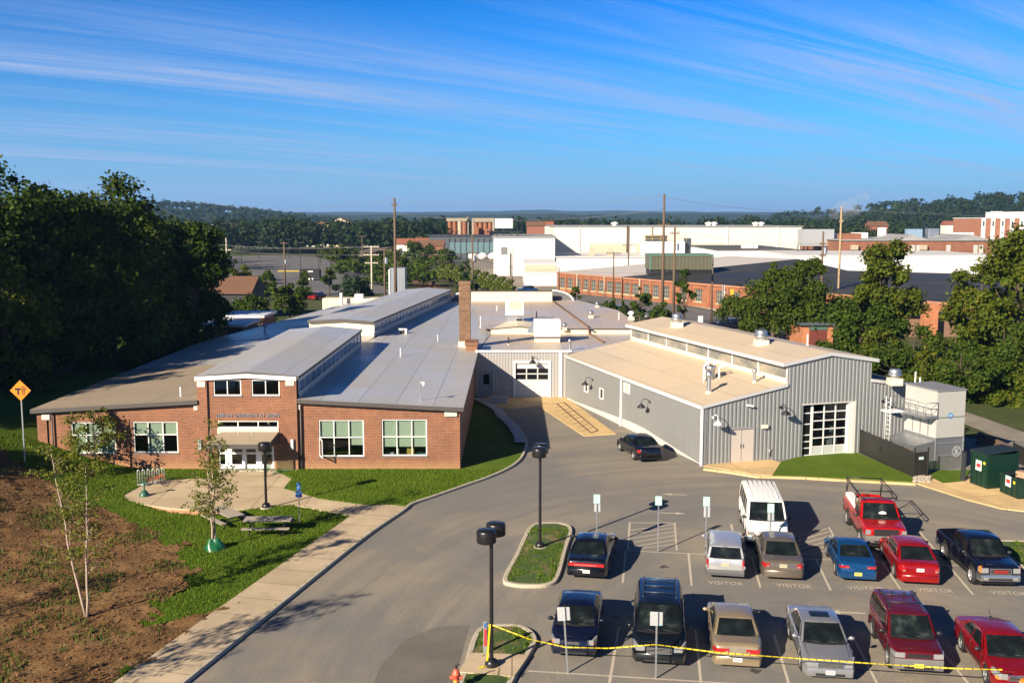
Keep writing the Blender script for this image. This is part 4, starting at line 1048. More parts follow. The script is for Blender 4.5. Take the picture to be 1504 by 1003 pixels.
def car(name, label, cat, loc, rz, P, col, group=None, trunk_col=None):
    """local x runs from the nose (0) to the tail (L); y is across; the thing stands on z = 0"""
    root = thing(name, label, cat, loc, rz, group)
    L_, W_, H_ = P['L'], P['W'], P['H']; hw = W_ / 2
    top = P['top']; wb0, wb1 = P['axles']; wr_ = P.get('wr', .32); arch = wr_ + .065
    sill = P.get('sill', .24)
    nose, tail = P.get('nose', .17), P.get('tail', .16)      # how much narrower the ends are
    def w(x):
        a = 1.0
        e0, e1 = .65, .55
        if x < e0: a -= nose * (1 - x / e0) ** 2.2
        if x > L_ - e1: a -= tail * (1 - (L_ - x) / e1) ** 2.2
        return hw * a
    def zb(x):
        z = sill
        if x < .3: z = sill + .02
        for c in (wb0, wb1):
            d = abs(x - c)
            if d < arch: z = max(z, wr_ + sqrt(arch * arch - d * d) - .02)
        return z
    xs = sorted(set([0, .02, .06, .12, .2, .32, .48] + [L_ - k for k in (0, .02, .06, .12, .2, .32, .48)] + [round(.6 + i * .12, 3) for i in range(int((L_ - 1.1) / .12))]
                    + [c + s * arch * k for c in (wb0, wb1) for s in (-1, 1) for k in (.999, .97, .88, .7, .45, .2)] + [p[0] for p in top]))
    bed = P.get('bed')                                        # (x0, x1, floor) of a pickup box
    if bed: xs = sorted(set(xs + [bed[0], bed[0] + .001, bed[1], bed[1] - .001]))
    V = []; nr = 9
    for x in xs:
        zt = interp(top, x); z0 = min(zb(x), zt - .1); ww = w(x); hgt_ = zt - z0
        endf = max(0, 1 - min(x, L_ - x) / .1)
        rnd = .045
        half = [(ww * .93, z0), (ww * (.985), z0 + hgt_ * .16), (ww * 1.0, z0 + hgt_ * .5), (ww * .99, z0 + hgt_ * .74), (ww * .965, zt - rnd * 1.2), (ww * .93, zt - rnd * .35), (ww * .86, zt)]
        if bed and bed[0] < x < bed[1]:
            half = half[:6] + [(ww * .9, zt), (ww * .89, bed[2]), (0, bed[2])]
        else: half += [(ww * .45, zt + .022), (0, zt + .03)]
        V.append([(x, y, z) for y, z in half])
    mb = MB(); vs = []; n = len(xs)
    for r_ in V:
        vs += [(x, -y, z) for x, y, z in r_] + [(x, y, z) for x, y, z in reversed(r_[:-1])]
    k = 2 * nr - 1; fs = []
    for i in range(n - 1):
        for j in range(k - 1): fs.append((i * k + j, (i + 1) * k + j, (i + 1) * k + j + 1, i * k + j + 1))
    mb.add(vs, fs, 0, True)
    mb.add([vs[j] for j in range(k)], [tuple(range(k))], 0, True); mb.add([vs[(n - 1) * k + j] for j in range(k)], [tuple(range(k - 1, -1, -1))], 0, True)
    # greenhouse shell
    G_ = P['cab']            # xb0, xr0, xr1, xb1 : windscreen foot, roof front, roof rear, rear-window foot
    xb0, xr0, xr1, xb1 = G_; zbelt = lambda x: interp(top, x) - .02
    wbt, wrf = hw * P.get('wbelt', .93), hw * P.get('wroof', .74)
    bulge0, bulge1 = P.get('bulge', (.16, .10)); zr = H_ - .05
    def front(s, v): return (lerp(xb0 - bulge0 * (1 - s * s), xr0 - .08 * (1 - s * s), v), s * lerp(wbt, wrf, v), lerp(zbelt(xb0), zr, v) + .02 * (1 - s * s) * v)
    def rear(s, v): return (lerp(xb1 + bulge1 * (1 - s * s), xr1 + .05 * (1 - s * s), v), s * lerp(wbt, wrf, v), lerp(zbelt(xb1), zr, v) + .02 * (1 - s * s) * v)
    def side(sg):
        def f(t, v):
            x = lerp(lerp(xb0, xb1, t), lerp(xr0, xr1, t), v)
            y = lerp(wbt, wrf, v) + .05 * sin(pi * v) * .6
            return (x, sg * y, lerp(zbelt(lerp(xb0, xb1, t)), zr, v))
        return f
    def edge(x, s): return 0
    mb.grid(lambda u, v: front(2 * u - 1, v), 8, 4, 0, True, True)
    mb.grid(lambda u, v: rear(2 * u - 1, v), 8, 4, 0, True)
    for sg in (-1, 1): mb.grid(side(sg), 8, 4, 0, True, sg > 0)
    def roof(u, v):
        s = 2 * u - 1; a = front(s, 1); b_ = rear(s, 1); t = v
        x = lerp(a[0], b_[0], t); y = s * wrf
        cr = min(1, 4 * min(t, 1 - t) + .0) ** .5 if 0 < t < 1 else 0
        return (x, y, lerp(a[2], b_[2], t) + .05 * (1 - s ** 4) * cr + .015 * sin(pi * t))
    mb.grid(roof, 10, 10, 0, True)
    cm = [col]
    mb.build('body', cm, root, recalc=True, angle=50, weld=True)
    # glass
    def patch(fn, u0, u1, v0, v1, out, nm, nu=6, nv=3, mat=None):
        def f(u, v):
            p = Vector(fn(lerp(u0, u1, u), lerp(v0, v1, v))); return p + Vector(out)
        q = MB(); q.grid(f, nu, nv, 0, True); return q.build(nm, mat or carglass(), root)
    fr2 = lambda u, v: front(2 * u - 1, v); re2 = lambda u, v: rear(2 * u - 1, v)
    patch(fr2, .05, .95, .05, .93, (-.012, 0, .012), 'windscreen')
    if not P.get('norear'): patch(re2, .07, .93, P.get('rv0', .08), .92, (.012, 0, .012), 'rear_window')
    for sg in (-1, 1):
        for (t0, t1) in P['sidewin']: patch(side(sg), t0, t1, .08, .90, (0, sg * .012, .004), 'side_window', 4, 3)
    # underbody, wheel wells
    q = MB(); q.bx(.25, L_ - .25, -hw * .86, hw * .86, .2, .5)
    for c in (wb0, wb1):
        for sg in (-1, 1): q.cyl((c, sg * hw * .6, wr_), (c, sg * (hw * .955), wr_), arch * .99, n=18)
    q.build('underbody', M_BLACK, root)
    for c in (wb0, wb1):
        for sg in (-1, 1):
            tw = P.get('tw', .21); y = sg * (hw - tw / 2 - .005 + P.get('wout', 0)); q = MB()
            r_ = wr_
            q.lathe([(r_ * .62, -tw / 2), (r_ * .93, -tw / 2), (r_, -tw / 2 + .035), (r_, tw / 2 - .035), (r_ * .93, tw / 2), (r_ * .62, tw / 2)], (c, y, r_), 22, 0, 'Y')
            o = q.build('wheel', M_RUBBER, root)
            q = MB(); yo = y + sg * (tw / 2 - .02)
            q.lathe([(r_ * .66, 0), (r_ * .6, -.01 * sg), (r_ * .55, -.05 * sg)], (c, yo + sg * .012, r_), 20, 0, 'Y')
            q.cyl((c, yo - sg * .06, r_), (c, yo - sg * .055, r_), r_ * .58, n=16, mi=1)
            ns = P.get('spokes', 5)
            for i in range(ns):
                a = 2 * pi * i / ns; d = Vector((cos(a), 0, sin(a)))
                q.box(Vector((c, yo - sg * .02, r_)) + d * r_ * .32, (r_ * .58, .03, .07), M=Matrix.Rotation(-a, 3, 'Y'))
            q.cyl((c, yo - sg * .04, r_), (c, yo + sg * .012, r_), .06, n=10)
            q.build('rim', [P.get('rim', M_RIM), M_TRIMB], o)
    # lamps follow the rounded corners
    def wrap(nm, path, z0, z1, mat, out=.012, slant=0.0):
        q = MB(); pts = path
        vs = []; m_ = len(pts)
        for i, (x, y) in enumerate(pts): vs += [(x, y, z0 + slant * i / m_), (x, y, z1 + slant * i / m_)]
        q.add(vs, [(2 * i, 2 * i + 2, 2 * i + 3, 2 * i + 1) for i in range(m_ - 1)], 0, False)
        # thickness back into the body
        bs = [(x * 1.0, y * .9, z) for x, y, z in vs]
        q.add(vs + bs, [(2 * i + 1, 2 * i + 3, 2 * m_ + 2 * i + 3, 2 * m_ + 2 * i + 1) for i in range(m_ - 1)], 0)
        q.add(vs + bs, [(2 * i + 2, 2 * i, 2 * m_ + 2 * i, 2 * m_ + 2 * i + 2) for i in range(m_ - 1)], 0)
        return q.build(nm, mat, root)
    hl = P.get('head'); tl = P.get('tailp')
    for sg in (-1, 1):
        if hl:
            z0, z1, yin, back = hl
            path = [(-.014, sg * yin)] + [(x - .012, sg * (w(x) * 1.0 + .006)) for x in (0, .03, .08, .16, .28, .4) if x <= back]
            wrap('headlight', path, z0, z1, M_LENS, slant=P.get('hslant', .03))
            if P.get('amber', True):
                path = [(x - .02, sg * (w(x) + .014)) for x in (.0, .03, .08, .16)]
                wrap('indicator', path, z0 - .005, z0 + (z1 - z0) * P.get('ambh', .5), M_AMB)
        if tl:
            z0, z1, yin, back = tl
            path = [(L_ + .014, sg * yin)] + [(L_ - x + .012, sg * (w(L_ - x) + .006)) for x in (0, .03, .08, .16, .28) if x <= back]
            wrap('taillight', path, z0, z1, M_RED, slant=P.get('tslant', .0))
            q = MB(); q.bx(L_ + .001, L_ + .022, sg * (yin + .08) - .05, sg * (yin + .08) + .05, z0 + .02, z0 + (z1 - z0) * .4); q.build('reversing_lamp', M_LENS, root)
        # mirrors
        mx_, mz = xb0 + P.get('mirx', .28), zbelt(xb0) + .1
        q = MB(); q.sphere((0, 0, 0), .1, 10, 6); q.v = [(x * .75, y * 1.15, z * .8) for x, y, z in q.v]; q.xf(Matrix.Translation((mx_, sg * (hw + .1), mz))); q.tube([(mx_, sg * hw * .9, mz - .05), (mx_, sg * (hw + .06), mz - .02)], .028, 6)
        q.build('side_mirror', P.get('mirror', col), root)
        for dx in P.get('handles', (.36, .66)):
            xh = lerp(xb0, xb1, dx); q = MB(); q.bx(xh - .08, xh + .08, sg * (hw * .99), sg * (hw * .99 + .025), zbelt(xh) - .13, zbelt(xh) - .095); q.build('door_handle', P.get('hmat', col), root)
        # door shut lines and a rubbing strip
        q = MB()
        for dx in P.get('doors', (.06, .47, .86)):
            xh = lerp(xb0, xb1, dx) + .05; q.bx(xh - .006, xh + .006, sg * hw * .975, sg * (hw * 1.0 + .0025), .33, zbelt(xh) - .03)
        q.bx(wb0 + arch + .05, wb1 - arch - .05, sg * hw * .97, sg * (hw + .012), .44, .49)
        q.build('side_trim', M_TRIMB, root)
    # nose: bumper, grille, plate; tail: bumper, plate
    def bumper(nm, x0, back, z0, z1, mat, out=.05, end='n'):
        q = MB(); pts = []
        xl = [.55, .4, .28, .16, .08, .03, 0]
        ys = [(x, w(x) if end == 'n' else w(L_ - x)) for x in xl if x <= back]
        path = [(x, -y - .012) for x, y in ys] + [(x, y + .012) for x, y in reversed(ys)]
        m_ = len(path); vs = []
        for i, (x, y) in enumerate(path):
            xo = (x - out * (1 if abs(y) < w(.2) * 1.2 else .5)) if end == 'n' else (L_ - x + out)
            xi = (x + .02) if end == 'n' else (L_ - x - .02)
            vs += [(xi, y * .96, z0 - .01), (xo + (.02 if end == 'n' else -.02), y, z0), (xo, y, lerp(z0, z1, .35)), (xo, y, lerp(z0, z1, .8)), (xo + (.03 if end == 'n' else -.03), y, z1), (xi, y * .96, z1 + .005)]
        fs = []
        for i in range(m_ - 1):
            for j in range(5): fs.append((6 * i + j, 6 * i + 6 + j, 6 * i + 7 + j, 6 * i + 1 + j))
        q.add(vs, fs, 0, True); return q.build(nm, mat, root, recalc=True, angle=60)
    bz = P.get('bump', (.24, .50)); 
    bumper('front_bumper', 0, .5, bz[0], bz[1], P.get('fbm', col), .05, 'n')
    bz2 = P.get('bump2', bz); bumper('rear_bumper', 0, .5, bz2[0], bz2[1], P.get('rbm', col), .05, 't')
    gr_ = P.get('grille')
    if gr_:
        z0, z1, gw, gm = gr_
        q = MB(); q.bx(-.03, .02, -gw, gw, z0, z1); o = q.build('grille', M_TRIMB, root)
        q = MB(); nb = P.get('gbars', 3)
        for i in range(nb): z = lerp(z0, z1, (i + .5) / nb); q.bx(-.045, -.031, -gw * .97, gw * .97, z - .012, z + .012)
        if P.get('gframe', True):
            for a_, b_, c, d_ in ((-gw, gw, z1, z1 + .03), (-gw, gw, z0 - .03, z0), (-gw - .03, -gw, z0 - .03, z1 + .03), (gw, gw + .03, z0 - .03, z1 + .03)): q.bx(-.04, .02, a_, b_, c, d_)
        q.build('grille_bars', gm, o)
    q = MB(); q.bx(-.065, -.03, -hw * .55, hw * .55, bz[0] + .035, bz[0] + .12); q.build('air_intake', M_TRIMB, root)
    if P.get('fplate'):
        q = MB(); q.bx(-.075, -.066, -.16, .16, bz[0] + .09, bz[0] + .24); o = q.build('licence_plate', M_PLATEY if P['fplate'] == 'y' else M_PLATE, root)
        plate_marks(o, -.0755, bz[0] + .165, -1)
    rp = P.get('rplate')
    if rp:
        q = MB(); q.bx(L_ + .012, L_ + .06 if rp < bz2[1] else L_ + .022, -.16, .16, rp, rp + .15); o = q.build('licence_plate', P.get('rpm', M_PLATE), root)
        plate_marks(o, (L_ + .0605) if rp < bz2[1] else L_ + .0225, rp + .075, 1)
    # dark cowl at the windscreen foot, bonnet shut lines
    q = MB(); pts_ = [Vector(front(s0, 0)) for s0 in (-.92, -.6, -.2, .2, .6, .92)]
    for a_, b_ in zip(pts_[:-1], pts_[1:]): q.quad(a_ + Vector((-.09, 0, .035)), b_ + Vector((-.09, 0, .035)), b_ + Vector((.02, 0, .06)), a_ + Vector((.02, 0, .06)))
    q.build('cowl', M_TRIMB, root)
    q = MB()
    for sg in (-1, 1): q.tube([(x, sg * w(x) * .80, interp(top, x) + .012) for x in (.22, .5, .8, xb0 - .1)], .006, 4)
    q.tube([(.2, y, interp(top, .2) + .016 + .01 * (1 - abs(y) / hw)) for y in (-hw * .66, 0, hw * .66)], .006, 4)
    q.build('bonnet_gap', M_TRIMB, root)
    # wipers, aerial
    q = MB()
    for s0 in (-.75, .0): a_ = Vector(front(s0, .03)); b_ = Vector(front(s0 + .62, .13)); q.tube([a_ + Vector((-.03, 0, .02)), b_ + Vector((-.03, 0, .02))], .012, 5)
    q.build('wipers', M_TRIMB, root)
    return root, dict(w=w, front=front, rear=rear, roof=roof, side=side, zbelt=zbelt)
def plate_marks(parent, x, z, sg):
    q = MB(); random.seed(int(abs(x * 100)) + 3)
    for i in range(6):
        y = -.115 + .046 * i; q.quad((x + sg * .002, y - .013, z - .03), (x + sg * .002, y + .013, z - .03), (x + sg * .002, y + .013, z + .03), (x + sg * .002, y - .013, z + .03))
    q.build('plate_lettering', plain('plate_ink', (.1, .1, .16), .6), parent)

SEDAN = dict(L=4.75, W=1.80, H=1.46, top=[(0, .66), (.06, .72), (.3, .79), (1.2, .93), (1.5, .96), (3.7, 1.0), (4.0, 1.02), (4.6, .99), (4.70, .93), (4.75, .86)],
             axles=(.92, 3.68), cab=(1.22, 2.0, 3.25, 4.02), sidewin=[(.10, .47), (.51, .86)], head=(.56, .70, .42, .45), tailp=(.68, .88, .42, .3), grille=(.55, .68, .36, M_CHR), bump=(.22, .54), rplate=.62)
def P_(base, **kw): d = dict(base); d.update(kw); return d
COMPACT = P_(SEDAN, L=4.5, W=1.75, H=1.46, axles=(.88, 3.48), top=[(0, .66), (.06, .74), (.3, .83), (1.05, .97), (1.4, 1.0), (3.5, 1.02), (3.8, 1.04), (4.36, 1.02), (4.46, .95), (4.5, .86)], cab=(1.0, 1.85, 3.1, 3.86))
D0 = Vector((.139, .990, 0)).normalized()                     # stalls run away from the camera along D0
AWAY = atan2(D0.y, D0.x)
def at_nose(px, py, head, back, P, front_near, z=.2, off=0.0):
    """place a vehicle whose near end shows at a pixel"""
    p = G(px, py, z); p.z = 0; p += D0 * off
    rz = (AWAY if front_near else AWAY + pi) + radians(head)
    if not front_near:
        d = Vector((cos(rz), sin(rz), 0)); p = p - d * P['L']
    return p, rz
def zmat(n, c, met=.0, r=.28): return paint(n, c, met, r)
row1, row2 = 'cars parked in the front row of the lot', 'cars parked in the middle row of the lot'
# --- front row
P = P_(COMPACT, grille=(.6, .70, .22, M_CHR), gbars=2, gframe=False, ambh=.6, head=(.60, .78, .5, .5), hslant=.05)
p, r = at_nose(842, 961, 0, 0, P, True); car('sedan', 'dark navy compact sedan nearest the lamp post island, nose towards us', 'car', p, r, P, zmat('navy_paint', (.004, .006, .022), .2), row1)
P = dict(L=5.1, W=1.96, H=1.75, top=[(0, .74), (.06, .82), (.3, .90), (1.0, 1.05), (1.4, 1.08), (4.6, 1.10), (4.98, 1.10), (5.06, 1.0), (5.1, .8)], axles=(1.0, 4.0), wr=.34, cab=(.86, 1.95, 4.55, 4.95),
         sidewin=[(.14, .40), (.43, .69), (.72, .95)], head=(.62, .82, .52, .55), hslant=.08, tailp=(.9, 1.25, .75, .2), grille=(.58, .74, .42, M_CHR), bump=(.22, .56), wroof=.78, rplate=.7, doors=(.1, .42, .7), handles=(.38, .48), amber=False)
p, r = at_nose(968, 973, 0, 0, P, True); v_, I_ = car('minivan', 'black minivan with ribbed roof rack rails in the front parking row', 'minivan', p, r, P, zmat('black_green_paint', (.006, .009, .011), .3), row1)
q = MB()
for y in (-.62, .62): q.tube([(2.3, y, 1.75), (2.4, y, 1.81), (4.4, y, 1.82), (4.5, y, 1.76)], .025, 6)
for x in (2.7, 3.4, 4.1): q.tube([(x, -.62, 1.81), (x, .62, 1.81)], .025, 6)
q.build('roof_rack', plain('rack_blue', (.03, .05, .09), .4, .3), v_)
P = P_(SEDAN, L=4.75, W=1.78, tailp=(.66, .82, .30, .28), rplate=.36, bump=(.22, .56), rv0=.06, top=[(0, .64), (.06, .70), (.3, .77), (1.2, .9), (1.5, .94), (3.7, .98), (4.0, 1.0), (4.6, .96), (4.70, .90), (4.75, .82)])
p, r = at_nose(1083, 977, 0, 0, P, False); car('sedan', 'gold beige sedan backed to us with wide red taillights', 'car', p, r, P, zmat('gold_paint', (.40, .31, .19), .55, .3), row1)
P = P_(SEDAN, L=4.8, W=1.80, grille=(.52, .70, .40, M_CHR), gbars=4, fplate='w', head=(.55, .74, .50, .48), bump=(.2, .52), hslant=.06, amber=False)
p, r = at_nose(1219, 993, 1, 0, P, True); v_, I_ = car('sedan', 'silver grey sedan with dark sunroof and front licence plate', 'car', p, r, P, zmat('silver_paint', (.34, .345, .36), .6, .3), row1)
q = MB(); q.grid(lambda u, v: tuple(Vector(I_['roof'](.24 + .52 * u, .2 + .38 * v)) + Vector((0, 0, .008))), 6, 4, 0, True); q.build('sunroof', carglass(), v_)
P = dict(L=4.45, W=1.80, H=1.74, top=[(0, .84), (.05, .92), (.3, .98), (1.1, 1.06), (1.4, 1.09), (4.0, 1.12), (4.36, 1.12), (4.42, 1.0), (4.45, .8)], axles=(.86, 3.5), wr=.355, sill=.3, cab=(1.05, 1.72, 4.12, 4.36),
         sidewin=[(.12, .40), (.43, .68), (.71, .93)], head=(.72, .90, .48, .42), hslant=.0, tailp=(.8, 1.1, .7, .2), grille=(.74, .86, .40, M_TRIMB), gbars=1, gframe=False, bump=(.3, .68), fbm=M_PLAS, rbm=M_PLAS, fplate='y', wroof=.80, rplate=.8, nose=.1, amber=False, mirror=M_TRIMB, doors=(.1, .42, .7))
p, r = at_nose(1349, 987, 0, 0, P, True); v_, I_ = car('suv', 'dark red boxy suv with grey bumpers and yellow front plate', 'suv', p, r, P, zmat('maroon_paint', (.12, .006, .008), .3), row1)
q = MB()
for y in (-.6, .6): q.tube([(1.95, y, 1.72), (2.05, y, 1.79), (3.8, y, 1.80), (3.95, y, 1.73)], .022, 6)
for x in (2.5, 3.3): q.tube([(x, -.6, 1.80), (x, .6, 1.80)], .022, 6)
for y in (-.6, -.2, .25, .6): q.bx(3.25, 3.35, y - .03, y + .03, 1.79, 1.92)
q.build('roof_rack', M_TRIMB, v_)
P = P_(SEDAN, L=4.75, W=1.82, grille=(.58, .72, .42, M_CHR), gbars=2, head=(.58, .78, .48, .55), hslant=.10, mirror=M_TRIMB)
p, r = at_nose(1501, 1015, 1, 0, P, True); v_, I_ = car('sedan', 'bright red sedan behind the orange barrel, nose towards us', 'car', p, r, P, zmat('deep_red_paint', (.22, .004, .005), .25), row1)
q = MB(); q.tube([(3.3, 0, 1.48), (3.5, 0, 1.68)], .012, 5); q.bev(3.2, 3.36, -.05, .05, 1.46, 1.53, .02); q.build('aerial', M_TRIMB, v_)
# --- middle row
P = P_(SEDAN, L=4.9, W=1.85, H=1.38, tailp=None, rplate=.36, bump=(.22, .56), top=[(0, .6), (.06, .66), (.3, .74), (1.3, .88), (1.6, .92), (3.8, .96), (4.1, .98), (4.75, .94), (4.86, .88), (4.9, .8)], cab=(1.3, 2.15, 3.3, 4.25))
p, r = at_nose(861, 846, -3, 0, P, False); v_, I_ = car('coupe', 'black sporty coupe with one full width red taillight bar', 'car', p, r, P, zmat('black_paint', (.004, .005, .010), .2), row2)
q = MB(); hw_ = I_['w'](4.9)
q.bev(4.86, 4.93, -hw_ - .02, hw_ + .02, .66, .80, .02); q.build('taillight_bar', M_RED, v_)
q = MB(); q.bx(4.92, 4.945, -.55, .45, .70, .735); q.build('tail_reflector', plain('tail_pink', (.6, .16, .15), .2, coat=1), v_)
P = dict(L=4.8, W=1.76, H=1.48, top=[(0, .68), (.06, .74), (.3, .80), (1.3, .92), (1.6, .95), (4.5, .98), (4.72, .98), (4.78, .86), (4.8, .7)], axles=(.9, 3.65), cab=(1.3, 2.0, 4.35, 4.70), bulge=(.14, .04),
         sidewin=[(.1, .36), (.39, .65), (.68, .95)], head=(.58, .72, .5, .3), tailp=(.55, .95, .74, .22), rplate=.66, bump=(.24, .50), fbm=M_TRIMB, rbm=plain('black_bumper', (.09, .09, .095), .5), wroof=.80, tail=.08, rpm=plain('plate_tan', (.55, .47, .3), .5), rv0=.02, mirror=plain('mirror_grey', (.22, .24, .28), .3, .4))
p, r = at_nose(1065, 846, -3, 0, P, False); car('station_wagon', 'silver estate wagon with upright tailgate and tall corner taillights', 'station wagon', p, r, P, zmat('pale_silver_paint', (.46, .465, .475), .45, .3), row2)
P = P_(SEDAN, L=5.0, W=1.86, H=1.45, tailp=(.66, .84, .58, .3), rplate=.66, top=[(0, .62), (.06, .68), (.3, .76), (1.25, .9), (1.6, .94), (3.9, .98), (4.2, .98), (4.8, .93), (4.94, .87), (5.0, .78)], cab=(1.25, 2.1, 3.4, 4.3), axles=(1.0, 3.75), rpm=plain('plate_tan', (.55, .47, .3), .5))
p, r = at_nose(1150, 848, -1, 0, P, False); car('sedan', 'taupe brown sedan parked beside the silver wagon', 'car', p, r, P, zmat('taupe_paint', (.20, .165, .13), .55, .3), row2)
P = P_(SEDAN, L=4.55, W=1.72, H=1.35, tailp=(.68, .79, .38, .26), rplate=.36, bump=(.22, .58), top=[(0, .58), (.06, .64), (.3, .72), (1.2, .86), (1.5, .90), (3.5, .95), (3.8, .97), (4.36, .93), (4.5, .86), (4.55, .76)], cab=(1.25, 2.05, 2.95, 3.85), axles=(.88, 3.5), sidewin=[(.10, .55), (.60, .84)], rpm=M_PLATEY, doors=(.06, .62), handles=(.5,))
p, r = at_nose(1260, 850, -1, 0, P, False); car('coupe', 'bright blue two door coupe with yellow rear plate', 'car', p, r, P, zmat('blue_paint', (.006, .055, .17), .35), row2)
P = P_(SEDAN, L=4.8, W=1.80, H=1.47, tailp=(.66, .86, .60, .34), rplate=.68, cab=(1.15, 1.95, 3.35, 4.25), rv0=.05, top=[(0, .64), (.06, .70), (.3, .78), (1.2, .92), (1.5, .96), (3.8, 1.02), (4.2, 1.03), (4.62, 1.01), (4.74, .95), (4.8, .86)], tslant=.03)
p, r = at_nose(1351, 855, -1, 0, P, False); car('sedan', 'red sedan in the middle row parked tail towards us', 'car', p, r, P, zmat('red_paint', (.27, .004, .004), .25), row2)
PICK = dict(L=5.3, W=1.78, H=1.78, top=[(0, .98), (.05, 1.05), (.3, 1.09), (1.35, 1.15), (3.45, 1.15), (3.451, 1.13), (5.2, 1.15), (5.28, 1.14), (5.3, 1.08)], axles=(.9, 4.2), wr=.39, sill=.42, cab=(1.25, 1.95, 3.2, 3.44), bed=(3.5, 5.22, .72),
            sidewin=[(.14, .52), (.56, .90)], head=(.78, 1.0, .52, .3), hslant=0, tailp=(.75, 1.05, .72, .12), grille=(.74, .96, .42, M_CHR), gbars=2, bump=(.42, .72), fbm=M_CHR, rbm=M_CHR, wroof=.80, nose=.08, tail=.03, wout=.05, tw=.25, bulge=(.14, .02), mirror=M_TRIMB, doors=(.1, .52, .9), amber=True, ambh=1.3)
P = P_(PICK)
p, r = at_nose(1469, 854, 5, 0, P, True, .4); v_, I_ = car('pickup_truck', 'black crew cab pickup with chrome nose and silver wheels', 'pickup truck', p, r, P, zmat('black_navy_paint', (.004, .005, .012), .2), row2)
q = MB(); q.bx(-.048, -.046, -.3, .3, .78, .92); q.build('grille_badge', plain('badge_red', (.25, .02, .02), .4), v_)
q = MB()
for sg in (-1, 1): q.bx(-.075, -.06, sg * .62 - .09, sg * .62 + .09, .50, .6)
q.build('fog_lamp', M_LENS, v_)
# --- back row
row3 = 'trucks parked in the rear row of the lot'
P = dict(L=5.6, W=2.0, H=2.1, top=[(0, .98), (.05, 1.06), (.3, 1.12), (.9, 1.26), (1.3, 1.30), (5.4, 1.30), (5.55, 1.28), (5.6, 1.0)], axles=(.95, 4.45), wr=.37, sill=.36, cab=(.82, 1.45, 5.35, 5.54), bulge=(.14, .05), sidewin=[(.10, .22), (.26, .5), (.53, .72), (.75, .93)],
         head=(.70, .88, .60, .08), hslant=0, tailp=(.8, 1.2, .85, .1), grille=(.70, .88, .44, M_TRIMB), gbars=3, gframe=False, bump=(.36, .62), fbm=M_CHR, rbm=M_CHR, wroof=.85, wbelt=.96, nose=.06, tail=.05, tw=.22, mirror=M_TRIMB, ambh=1.0, doors=(.06, .24, .5), mirx=.2)
p, r = at_nose(1128, 797, 0, 0, P, True, .34); v_, I_ = car('passenger_van', 'tall white passenger van facing us in the rear row', 'van', p, r, P, zmat('white_paint', (.74, .74, .73), 0, .25), row3)
q = MB()
for y in np.linspace(-.62, .62, 6): q.tube([(1.8, y, 2.125), (5.2, y, 2.115)], .018, 5)
q.build('roof_ribs', zmat('white_paint', (.74, .74, .73)), v_)
P = P_(PICK, L=5.9, W=2.03, H=2.0, top=[(0, 1.08), (.05, 1.16), (.3, 1.20), (1.5, 1.28), (2.9, 1.28), (2.901, 1.26), (5.8, 1.3), (5.88, 1.28), (5.9, 1.2)], axles=(1.0, 4.5), wr=.41, sill=.48, cab=(1.35, 2.0, 2.72, 2.92), bed=(3.0, 5.8, .82), sidewin=[(.2, .86)],
       head=(.86, 1.08, .72, .12), grille=(.84, 1.1, .54, M_TRIMB), gbars=3, bump=(.45, .80), fbm=M_PLAS, wbelt=.95, doors=(.1, .9), handles=(.7,), ambh=.3, amber=False, gframe=True)
p, r = at_nose(1301, 799, 0, 0, P, True, .4); v_, I_ = car('pickup_truck', 'bright red pickup with black ladder rack and white side toolbox', 'pickup truck', p, r, P, zmat('fire_red_paint', (.36, .006, .004), .05, .22), row3)
q = MB()
for y in (-.88, .88):
    q.tube([(1.75, y * .92, 2.12), (2.0, y, 2.25), (5.75, y, 2.25)], .032, 6)
    for x in (3.05, 5.6): q.tube([(x, y, 1.28), (x, y, 2.25)], .032, 6)
    q.tube([(5.6, y, 1.3), (5.1, y, 2.25)], .022, 6); q.tube([(1.75, y * .92, 2.12), (5.75, y, 2.12)], .02, 6)
for x in (1.78, 3.05, 5.7): q.tube([(x, -.86, 2.22), (x, .86, 2.22)], .032, 6)
q.build('ladder_rack', M_DARKM, v_)
q = MB(); q.bev(3.1, 5.5, .55, .95, 1.29, 1.5, .03); q.build('toolbox', M_WHITE, v_)      # along one side of the box
q = MB(); q.bev(3.15, 3.6, -.5, .5, .83, 1.5, .03); q.build('cab_box', M_WHITE, v_)
q = MB(); a_ = Vector(I_['front'](-.12, .35)); q.sphere((0, 0, 0), .13, 10, 6); q.v = [(x * .15, y * 1.6, z * .8) for x, y, z in q.v]; q.xf(Matrix.Translation(a_ + Vector((-.02, 0, .02)))); q.build('dash_paper', M_PLATE, v_)
# --- sedan beside the metal hall
P = P_(SEDAN, L=4.7, W=1.78, H=1.45, tailp=(.68, .86, .42, .3), rplate=.66)
p = G(956, 675, .2); p.z = 0; rz = atan2(GEY.y, GEY.x) - radians(4); d = Vector((cos(rz), sin(rz), 0))
car('sedan', 'small black sedan standing alone beside the metal hall side wall', 'car', p + d * P['L'], rz + pi, P, zmat('black_paint', (.004, .005, .010), .2))
